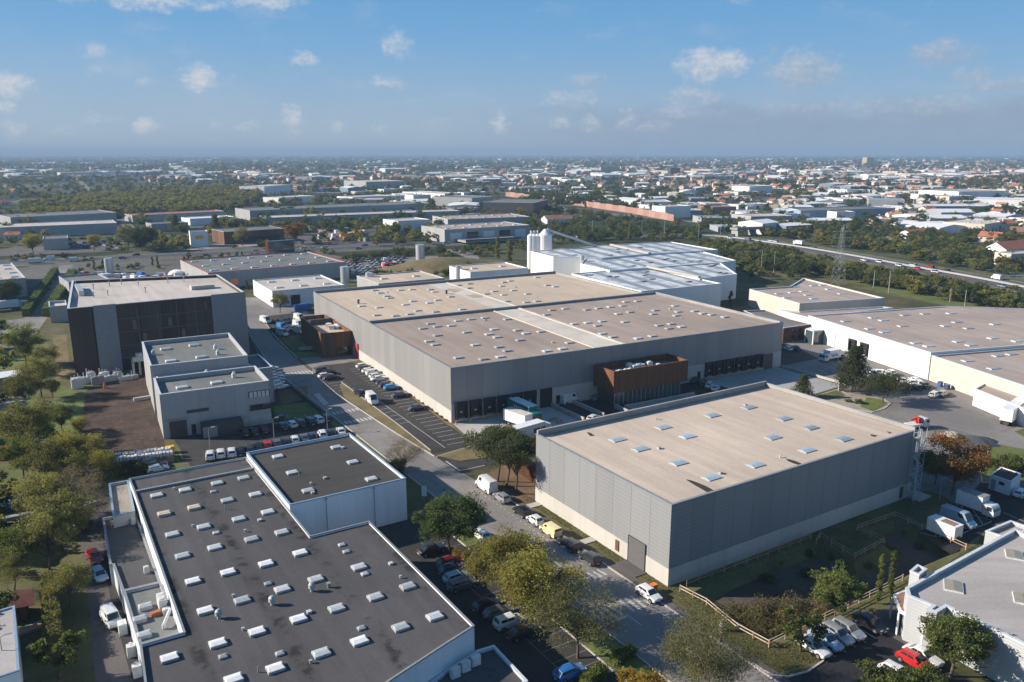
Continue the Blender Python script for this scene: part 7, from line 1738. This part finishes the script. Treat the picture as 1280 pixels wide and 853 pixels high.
belt([(465, 345), (560, 344), (600, 334), (575, 350), (480, 354)], 26, [D, D, O_], .3, .5, 10)
belt([(150, 318), (240, 314), (235, 296), (160, 300)], 30, [O_, D, Gn, Lm], .4, .8, 31)
belt([(-60, 312), (60, 308), (60, 300), (-60, 302)], 20, [O_, D, Gn], .4, .8, 32)
belt([(290, 312), (480, 306), (480, 300), (300, 306)], 24, [O_, D, Gn, Lm], .3, .6, 33)
belt([(1100, 300), (1290, 346), (1290, 335), (1120, 290)], 60, [O_, D, Gn, Or, Lm], .4, .8, 34)
belt([(500, 236), (520, 233), (600, 258), (590, 262)], 60, [D, Lm, Gn], .5, .9, 35)
belt([(640, 246), (740, 258), (790, 266), (800, 262), (700, 248)], 70, [D, D, Gn], .7, 1.1, 36)
belt([(390, 292), (560, 286), (560, 296), (400, 304)], 46, [O_, Gn, Lm, D], .4, .8, 37)
belt([(600, 284), (690, 276), (760, 284), (690, 292)], 40, [D, O_, Gn], .4, .8, 38)
belt([(130, 316), (225, 312), (215, 300), (140, 304)], 14, [D, O_, D2, Gn], .6, 1.1, 11)
belt([(-60, 330), (120, 326), (120, 321), (-60, 325)], 22, [O_, Gn, D], .25, .5, 12)
belt([(230, 330), (440, 318), (440, 314), (230, 322)], 26, [D, O_, Gn], .2, .45, 13)
belt([(300, 290), (480, 282), (480, 278), (300, 286)], 20, [O_, Gn, D, D2], .5, .9, 14)
belt([(-80, 372), (-10, 368), (30, 376), (-60, 392)], 10, [D, D2], .6, .9, 15)
belt([(-80, 440), (2, 425), (2, 560), (-80, 600)], 16, [D, O_, Gn], .6, 1.0, 16)
belt([(100, 335), (210, 331), (210, 336), (100, 341)], 18, [D, Gn], .2, .4, 17)
belt([(-90, 640), (-5, 620), (-5, 840), (-120, 860)], 12, [D, O_, Gn], .6, 1.0, 18)
belt([(640, 292), (760, 284), (840, 290), (700, 296)], 36, [D, O_, Gn, D], .4, .8, 19)
belt([(270, 345), (280, 352), (330, 350), (330, 344)], 6, [D], .2, .35, 20)
# special trees of the middle distance
tpx('poplar_tree', 'poplar', 622.5, 326, 'left one of the two slim poplars beside the factory silos', 1.05, 'poplar'); tpx('poplar_tree', 'poplar', 637, 329, 'right one of the two slim poplars beside the factory silos', 1.0, 'poplar'); tpx('poplar_tree', 'poplar', 787, 301, 'single slim poplar behind the striped factory roofs', 1.0, 'poplar')
tpx('broadleaf_tree', 'orange_a', 370, 305, 'tall orange tree right of the brown barn', 1.5); tpx('broadleaf_tree', 'olive_a', 303, 308, 'thin olive tree in front of the brown barn', 1.2); tpx('broadleaf_tree', 'round_dark', 178, 314, 'big dark tree left of the white house with the yellow sign', 1.7); tpx('broadleaf_tree', 'olive_a', 160, 313, 'olive tree beside the big dark tree near the depots', 1.5); tpx('fir_tree', 'fir', 270, 291, 'dark cedar behind the white house', 1.3, 'fir'); tpx('fir_tree', 'fir', 220, 290, 'dark cedar above the low grey shed', 1.2, 'fir')
tpx('broadleaf_tree', 'lime_a', 42, 319, 'yellow-green tree by the grey workshop', 1.5); tpx('broadleaf_tree', 'lime_a', 118, 313, 'yellow-green tree between the car yard and the highway', 1.2); tpx('broadleaf_tree', 'round_dark', 6, 385, 'dark round trees in front of the left-edge warehouse', 1.2); tpx('broadleaf_tree', 'olive_a', 350, 391, 'small olive tree at the corner of the white box-shaped warehouse', .75)
tpx('cypress_tree', 'cypress_dark', 912.5, 384, 'dark cypress at the corner of the white factory', 1.1, 'cypress')
for i, px in enumerate((309, 316, 327, 343, 354, 366, 386, 396)): tpx('cypress_tree', 'cypress_dark', px, 362 - i * .9, 'young dark cypress in the row along the red-trimmed store wall', .75, 'cypress', 1.0, 'cypresses along the red-trimmed store')
for i, (px, py) in enumerate(((118, 336), (129, 335), (191, 332), (197, 331.5), (231, 331), (236, 331), (297, 325), (303, 324.5), (445, 330), (442, 329))): tpx('cypress_tree', 'cypress_dark', px, py, 'young dark cypress along the highway fence on the left', .8, 'cypress', 1.0, 'cypresses along the highway')

# ------------------------------------------------------------------ the plain: towns, sheds, woods out to the horizon
rr_ = np.random.default_rng(99)
def polar(n, y0, y1, x0=-140, x1=1420, r=rr_, power=1.0):
    """random ground points, spread evenly over bearing and over the angle below the horizon"""
    yy = y1 + (y0 - y1) * r.uniform(0, 1, n) ** power; xx = r.uniform(x0, x1, n)
    out = []
    for x, y in zip(xx, yy): out.append((*G(x, y), x, y))
    return out
OCC = []
def free(x, y, rad):
    for (a, b, c) in OCC:
        if (x - a) ** 2 + (y - b) ** 2 < (rad + c) ** 2: return False
    return True
for o in list(COL.objects):
    if o.parent is None and o.get('category') in ('warehouse', 'depot', 'office', 'showroom', 'shed', 'store', 'barn', 'house', 'workshop') and o.location.length > 420: OCC.append((o.location.x, o.location.y, 26))
for a_, b_2 in zip(NW[:-1], NW[1:]):
    for k in range(8):
        p_ = Vector(a_) + (Vector(b_2) - Vector(a_)) * (k / 8)
        for dd in (0, 45, 90): q_ = p_ * (1 - dd / p_.length); OCC.append((q_.x, q_.y, 30 if dd else 14))
hpn = [(p.x, p.y) for p in hp[::2]]
for p in hpn: OCC.append((p[0], p[1], 16))
# sheds
SHM = []
far_white = [plain('far_white_wall', (.62, .62, .61), .6), plain('far_grey_wall', (.30, .31, .33), .6), plain('far_cream_wall', (.55, .48, .40), .7), plain('far_blue_wall', (.16, .21, .28), .6)]
far_roof = [plain('far_white_roof', (.66, .66, .65), .6), plain('far_grey_roof', (.26, .25, .25), .7), plain('far_pale_roof', (.47, .45, .42), .7), plain('far_blue_roof', (.20, .24, .29), .6)]
r = np.random.default_rng(3)
for i in range(22):
    w, d, h = r.uniform(22, 70), r.uniform(18, 42), r.uniform(5.5, 10); m = MB(); m2 = [(-w / 2, -d / 2), (w / 2, -d / 2), (w / 2, d / 2), (-w / 2, d / 2)]
    for k in range(4): m.wall(m2[k], m2[(k + 1) % 4], 0, h)
    rf = 1
    if i % 3 == 0:   # shallow ridged roof
        e = 1.6 + r.uniform(0, 1); m.face([(-w / 2, -d / 2, h), (w / 2, -d / 2, h), (w / 2, 0, h + e), (-w / 2, 0, h + e)], None, 1); m.face([(w / 2, d / 2, h), (-w / 2, d / 2, h), (-w / 2, 0, h + e), (w / 2, 0, h + e)], None, 1); m.face([(w / 2, -d / 2, h), (w / 2, d / 2, h), (w / 2, 0, h + e)]); m.face([(-w / 2, d / 2, h), (-w / 2, -d / 2, h), (-w / 2, 0, h + e)])
    else:
        m.poly(m2, h - .5, 1); ins_ = inset(m2, .4)
        for k in range(4): m.wall(ins_[(k + 1) % 4], ins_[k], h - .5, h); m.face([(*m2[k], h), (*m2[(k + 1) % 4], h), (*ins_[(k + 1) % 4], h), (*ins_[k], h)])
        for k in range(int(w / 9)): m.box((-w / 2 + 5 + k * 9, r.uniform(-d / 4, d / 4), h - .5), (2.6, 1.5, .6), 0, 0)
    nb = int(w / 8)
    for k in range(nb):
        if r.random() < .75: x_ = -w / 2 + (k + .5) * w / nb; m.box((x_, -d / 2 - .06, .2), (r.uniform(2, 5), .1, r.uniform(2, h * .55)), 0, 2)
        if r.random() < .3: x_ = -w / 2 + (k + .5) * w / nb; m.box((x_, d / 2 + .06, .2), (r.uniform(2, 5), .1, r.uniform(2, h * .55)), 0, 2)
    if i % 4 == 1: m.box((r.uniform(-w / 3, w / 3), -d / 2 - 3.5, 0), (r.uniform(8, 16), 7, 4), 0, 0)
    wm = far_white[[0, 0, 1, 0, 2, 1, 0, 3][i % 8]]; rm = far_roof[[0, 2, 1, 0, 2, 3, 0, 1, 2][i % 9]]
    SHM.append((m.mesh('distant_shed', [wm, rm, M['glass']]), max(w, d) * .5, w, d))
SHL = 'flat pale shed among the far industrial estates'
def shed(x, y, sc=1.0):
    me, rad, w, d = SHM[r.integers(len(SHM))]
    if not free(x, y, rad * sc * .62): return False
    OCC.append((x, y, rad * sc * .75))
    o = inst(me, 'distant_shed', None, (x, y, 0), float(R(-3) + R(r.choice((0, 0, 90, -28, 62, 12)))), float(sc)); tag(o, SHL, 'shed', 'sheds of the far industrial estates'); return True
ns = 0
for (n, y0, y1, x0, x1) in ((150, 291, 268, 845, 1400), (170, 268, 240, 560, 1400), (90, 240, 222, 560, 1400), (40, 268, 238, 400, 560), (70, 238, 214, 200, 640), (60, 242, 214, -140, 200), (40, 300, 262, -140, -20), (70, 222, 207, -140, 1400)):
    for (x, y, px, py) in polar(n, y0, y1, x0, x1):
        if ns < 290 and not (60 < px < 330 and 236 < py < 274): ns += shed(x, y, r.uniform(.55, .95))
# houses
HM = []
hw_ = [plain('render_white', (.66, .62, .56), .8), plain('render_cream', (.56, .46, .36), .8), plain('render_pink', (.52, .38, .31), .8)]
hr_ = [M['tile'], M['tile_b'], plain('pale_tiles', (.42, .22, .14), .85)]
for i in range(8):
    m = MB(); w, d, h, e = r.uniform(9, 15), r.uniform(8, 10), r.uniform(3.2, 6), r.uniform(1.6, 2.4); c4 = [(-w / 2, -d / 2), (w / 2, -d / 2), (w / 2, d / 2), (-w / 2, d / 2)]
    for k in range(4): m.wall(c4[k], c4[(k + 1) % 4], 0, h)
    m.face([(w / 2, -d / 2, h), (w / 2, d / 2, h), (w / 2, 0, h + e)]); m.face([(-w / 2, d / 2, h), (-w / 2, -d / 2, h), (-w / 2, 0, h + e)])
    o_ = .5; m.face([(-w / 2 - o_, -d / 2 - o_, h - .2), (w / 2 + o_, -d / 2 - o_, h - .2), (w / 2 + o_, 0, h + e), (-w / 2 - o_, 0, h + e)], None, 1); m.face([(w / 2 + o_, d / 2 + o_, h - .2), (-w / 2 - o_, d / 2 + o_, h - .2), (-w / 2 - o_, 0, h + e), (w / 2 + o_, 0, h + e)], None, 1)
    for k in range(3): m.box((-w / 3 + k * w / 3, -d / 2 - .04, 1), (1.1, .06, 1.4), 0, 2); m.box((-w / 3 + k * w / 3, d / 2 + .04, 1), (1.1, .06, 1.4), 0, 2)
    m.box((w * .25, d * .15, h + e * .4), (.7, .7, e), 0, 0)
    HM.append(m.mesh('distant_house', [hw_[i % 3], hr_[(i // 2) % 3], M['glass']]))
HP_ = []
for (n, y0, y1, x0, x1) in ((60, 290, 262, 1085, 1400), (150, 262, 230, 880, 1400), (480, 240, 212, 780, 1420), (380, 214, 201, 720, 1420), (90, 240, 212, 300, 760), (230, 228, 203, -140, 700), (30, 300, 240, -140, 30), (160, 204, 197.5, -140, 1420)):
    HP_ += polar(n, y0, y1, x0, x1)
HP_.sort(key=lambda p: p[0] ** 2 + p[1] ** 2); nh = 0; rest = []
for (x, y, px, py) in HP_:
    if 60 < px < 330 and 236 < py < 274: continue
    if nh < 296:
        if not free(x, y, 6): continue
        OCC.append((x, y, 8)); o = inst(HM[r.integers(8)], 'distant_house', None, (x, y, 0), float(r.uniform(0, 6.283)), float(r.uniform(.9, 1.15))); tag(o, 'small tile-roofed house in the far suburb', 'house', 'houses of the far suburbs'); nh += 1
    else: rest.append((x, y))
# streets of the far estates
def street(a, b, w):
    a = Vector(a); b = Vector(b); return seg(tuple(a), tuple(b), w)
q = []
for k in range(14): q.append(street((520 + k * 150, 420 + (k % 3) * 60), (470 + k * 150, 2600), 9))
for k in range(11): q.append(street((60 - k * 20, 640 + k * 190), (2900, 520 + k * 190), 9))
for k in range(8): q.append(street((-700 + k * 130, 640), (-620 + k * 130, 2400), 8))
marks('far_streets', q, .012, 'yard')
# ---- instanced masses
def scatter(name, pts, scales, src, kind='stuff'):
    me = bpy.data.meshes.new(name); me.vertices.add(len(pts)); me.vertices.foreach_set('co', np.asarray(pts, np.float32).ravel())
    at = me.attributes.new('size', 'FLOAT_VECTOR', 'POINT'); at.data.foreach_set('vector', np.asarray(scales, np.float32).ravel()); me.update()
    o = bpy.data.objects.new(name, me); COL.objects.link(o); tag(o, kind=kind)
    ng = bpy.data.node_groups.new(name, 'GeometryNodeTree'); ng.interface.new_socket('Geometry', in_out='INPUT', socket_type='NodeSocketGeometry'); ng.interface.new_socket('Geometry', in_out='OUTPUT', socket_type='NodeSocketGeometry')
    N = ng.nodes; gi = N.new('NodeGroupInput'); go = N.new('NodeGroupOutput'); ip = N.new('GeometryNodeInstanceOnPoints'); ob = N.new('GeometryNodeObjectInfo'); ob.inputs['Object'].default_value = src; ob.transform_space = 'ORIGINAL'; ob.inputs['As Instance'].default_value = True
    rv = N.new('FunctionNodeRandomValue'); rv.data_type = 'FLOAT_VECTOR'; rv.inputs[0].default_value = (0, 0, 0); rv.inputs[1].default_value = (0, 0, 6.283)
    na = N.new('GeometryNodeInputNamedAttribute'); na.data_type = 'FLOAT_VECTOR'; na.inputs[0].default_value = 'size'
    l = ng.links; l.new(gi.outputs[0], ip.inputs['Points']); l.new(ob.outputs['Geometry'], ip.inputs['Instance']); l.new(rv.outputs[0], ip.inputs['Rotation']); l.new(na.outputs[0], ip.inputs['Scale']); l.new(ip.outputs[0], go.inputs[0])
    md = o.modifiers.new('scatter', 'NODES'); md.node_group = ng
    return o
far_sheds = [(x, y) for (n, y0, y1, x0, x1) in ((260, 226, 208, 560, 1420), (120, 226, 208, -140, 560), (230, 208, 198.5, -140, 1420)) for (x, y, px, py) in polar(n, y0, y1, x0, x1) if free(x, y, 12) and not (60 < px < 330 and 236 < py < 274)]
shed_src = [next((o for o in COL.objects if o.type == 'MESH' and o.data == me), None) for me, _, _, _ in SHM]
shed_src = [o for o in shed_src if o is not None][:8]
for j, so_ in enumerate(shed_src):
    q = far_sheds[j::len(shed_src)]
    scatter('distant_estates', [(x, y, 0) for x, y in q], [[f, f * 1.1, 1.15] for f in [float(r.uniform(.8, 1.9)) for _ in q]], so_)
house_src = {i: next(o for o in COL.objects if o.type == 'MESH' and o.data == HM[i]) for i in (0, 1, 2, 4, 5)}
for j, i in enumerate(house_src):
    q = rest[j::len(house_src)]
    scatter('far_housing', [(x, y, 0) for x, y in q], [[1.0 + .00012 * math.hypot(x, y)] * 3 for x, y in q], house_src[i])
# trees of the plain
TPN = []
for (n, y0, y1, x0, x1) in ((120, 292, 276, 840, 1400), (520, 276, 250, 560, 1400), (220, 276, 250, 300, 560), (1400, 250, 228, 300, 1400), (2000, 228, 208, -140, 1400), (500, 250, 226, -140, 320), (900, 226, 206, -140, 640), (120, 300, 262, -140, 60), (120, 296, 276, 150, 560)):
    TPN += polar(n, y0, y1, x0, x1)
TPN = [p for p in TPN if free(p[0], p[1], 1.5)]
# hedgerows and groves: clumped rows further out
for k in range(170):
    (x, y, px, py) = polar(1, 236, 200, -140, 1420)[0]; a = r.choice((0.1, 1.2, 2.0, .6)) + r.uniform(-.3, .3); L = r.uniform(60, 420)
    for s in np.arange(0, L, 11 + math.hypot(x, y) / 500): TPN.append((x + math.cos(a) * s + r.normal() * 3, y + math.sin(a) * s + r.normal() * 3, px, py))
wood = ccw(GP([(28, 262), (95, 252), (215, 241), (318, 238), (330, 252), (285, 268), (160, 271), (100, 277), (40, 282)]))
WD = sample(wood, 1250, r)
wood2 = ccw(GP([(1175, 232), (1230, 224), (1292, 222), (1292, 232), (1190, 240)])); WD2 = sample(wood2, 160, r)
grove = ccw(GP([(660, 262), (760, 258), (750, 250), (640, 252)])); WD3 = sample(grove, 60, r)
allpts = [(p[0], p[1], k, s) for (p, k, s) in [((x, y), ['mid_0', 'mid_1', 'mid_2', 'mid_3', 'mid_5', 'mid_6', 'mid_4'][r.choice(7, p=(.25, .2, .15, .1, .15, .11, .04))], r.uniform(.6, 1.15)) for (x, y, px, py) in TPN]]
allpts += [(p[0], p[1], ['mid_1', 'mid_3', 'mid_6', 'mid_1', 'mid_4'][r.integers(5) if r.random() < .5 else 0], r.uniform(.9, 1.4)) for p in WD]
allpts += [(p[0], p[1], ['mid_1', 'mid_0', 'mid_4'][r.integers(3)], r.uniform(1.1, 1.7)) for p in WD2] + [(p[0], p[1], 'mid_0', r.uniform(.9, 1.4)) for p in WD3]
allpts += [(x, y, k, s) for (x, y, k, s) in SPOTS]
fwv = (math.sin(YAW), math.cos(YAW))
def seen(x, y):
    zz = x * fwv[0] + y * fwv[1]; xx = x * float(rt[0]) + y * float(rt[1]); return zz > 20 and abs(xx) < zz * .68
allpts.sort(key=lambda p: (0 if seen(p[0], p[1]) else 1, p[0] ** 2 + p[1] ** 2))
NIND = 300 - sum(1 for o in COL.objects if o.name.startswith('broadleaf_tree'))
DESC = {'mid_0': 'dark green', 'mid_1': 'olive', 'mid_2': 'green', 'mid_3': 'yellow-green', 'mid_4': 'rusty orange', 'mid_5': 'large dark green', 'mid_6': 'large olive'}
restt = []
for i, (x, y, k, s) in enumerate(allpts):
    if i < NIND: tree('broadleaf_tree', k, x, y, f'{DESC[k]} tree in the belts along the highway', 'tree', f'{DESC[k]} trees of the highway belts', float(s), None, 0.0, float(random.uniform(.8, 1.05)))
    else: restt.append((x, y, k, s))
# far woods toward the horizon
nf = 6500; yy = 196.2 + (214 - 196.2) * rr_.uniform(0, 1, nf) ** 1.25; xx = rr_.uniform(-140, 1420, nf)
for x, y in zip(xx, yy):
    X, Y = G(x, y); D_ = math.hypot(X, Y); restt.append((X, Y, ['mid_0', 'mid_1', 'mid_5', 'mid_2', 'mid_6'][r.integers(5)], .8 + D_ / 5200 * r.uniform(.6, 1.3)))
# the same country carries on to both sides of the view
side_h = []
for (x0, x1) in ((-560, -140), (1420, 1720)):
    for (x, y, px, py) in polar(420, 330, 198, x0, x1, power=.8): restt.append((x, y, 'mid_%d' % r.integers(7), float(r.uniform(.6, 1.2))))
    side_h += [(x, y) for (x, y, px, py) in polar(160, 300, 199, x0, x1, power=.8)]
for j, i in enumerate(house_src):
    q = side_h[j::len(house_src)]; scatter('far_housing', [(x, y, 0) for x, y in q], [[1.0] * 3 for x, y in q], house_src[i])
for k in ['mid_%d' % i for i in range(7)]:
    q = [p for p in restt if p[2] == k]
    if q:
        cr = TREES[k][1]; src = next(o for o in COL.objects if o.type == 'MESH' and o.data == cr) if any(o.data == cr for o in COL.objects if o.type == 'MESH') else None
        if src is None: continue
        scatter('distant_woodland', [(p[0], p[1], -.3) for p in q], [[p[3] * (1.0 if p[3] < 2 else 1.5), p[3] * (1.0 if p[3] < 2 else 1.5), min(p[3], 1.6) * .95] for p in q], src)
# low hills on the left horizon
def hills():
    m = MB(); N = 60
    a0, a1 = YAW - R(46), YAW - R(14); prev = None
    for i in range(N + 1):
        a = a0 + (a1 - a0) * i / N; s = i / N
        h = max(0, 108 * (1 - s) ** .55 * (.80 + .14 * math.sin(s * 17) + .06 * math.sin(s * 51 + 1))) if s < 1 else 0
        row = [(d * math.sin(a), d * math.cos(a), z) for d, z in ((19000, 0), (20500, h * .75), (22000, h), (25000, 0))]
        if prev:
            for k in range(3): m.face([prev[k], row[k], row[k + 1], prev[k + 1]][::-1])
        prev = row
    return m
tag(hills().build('hills', M['ground'], None, True), kind='structure')
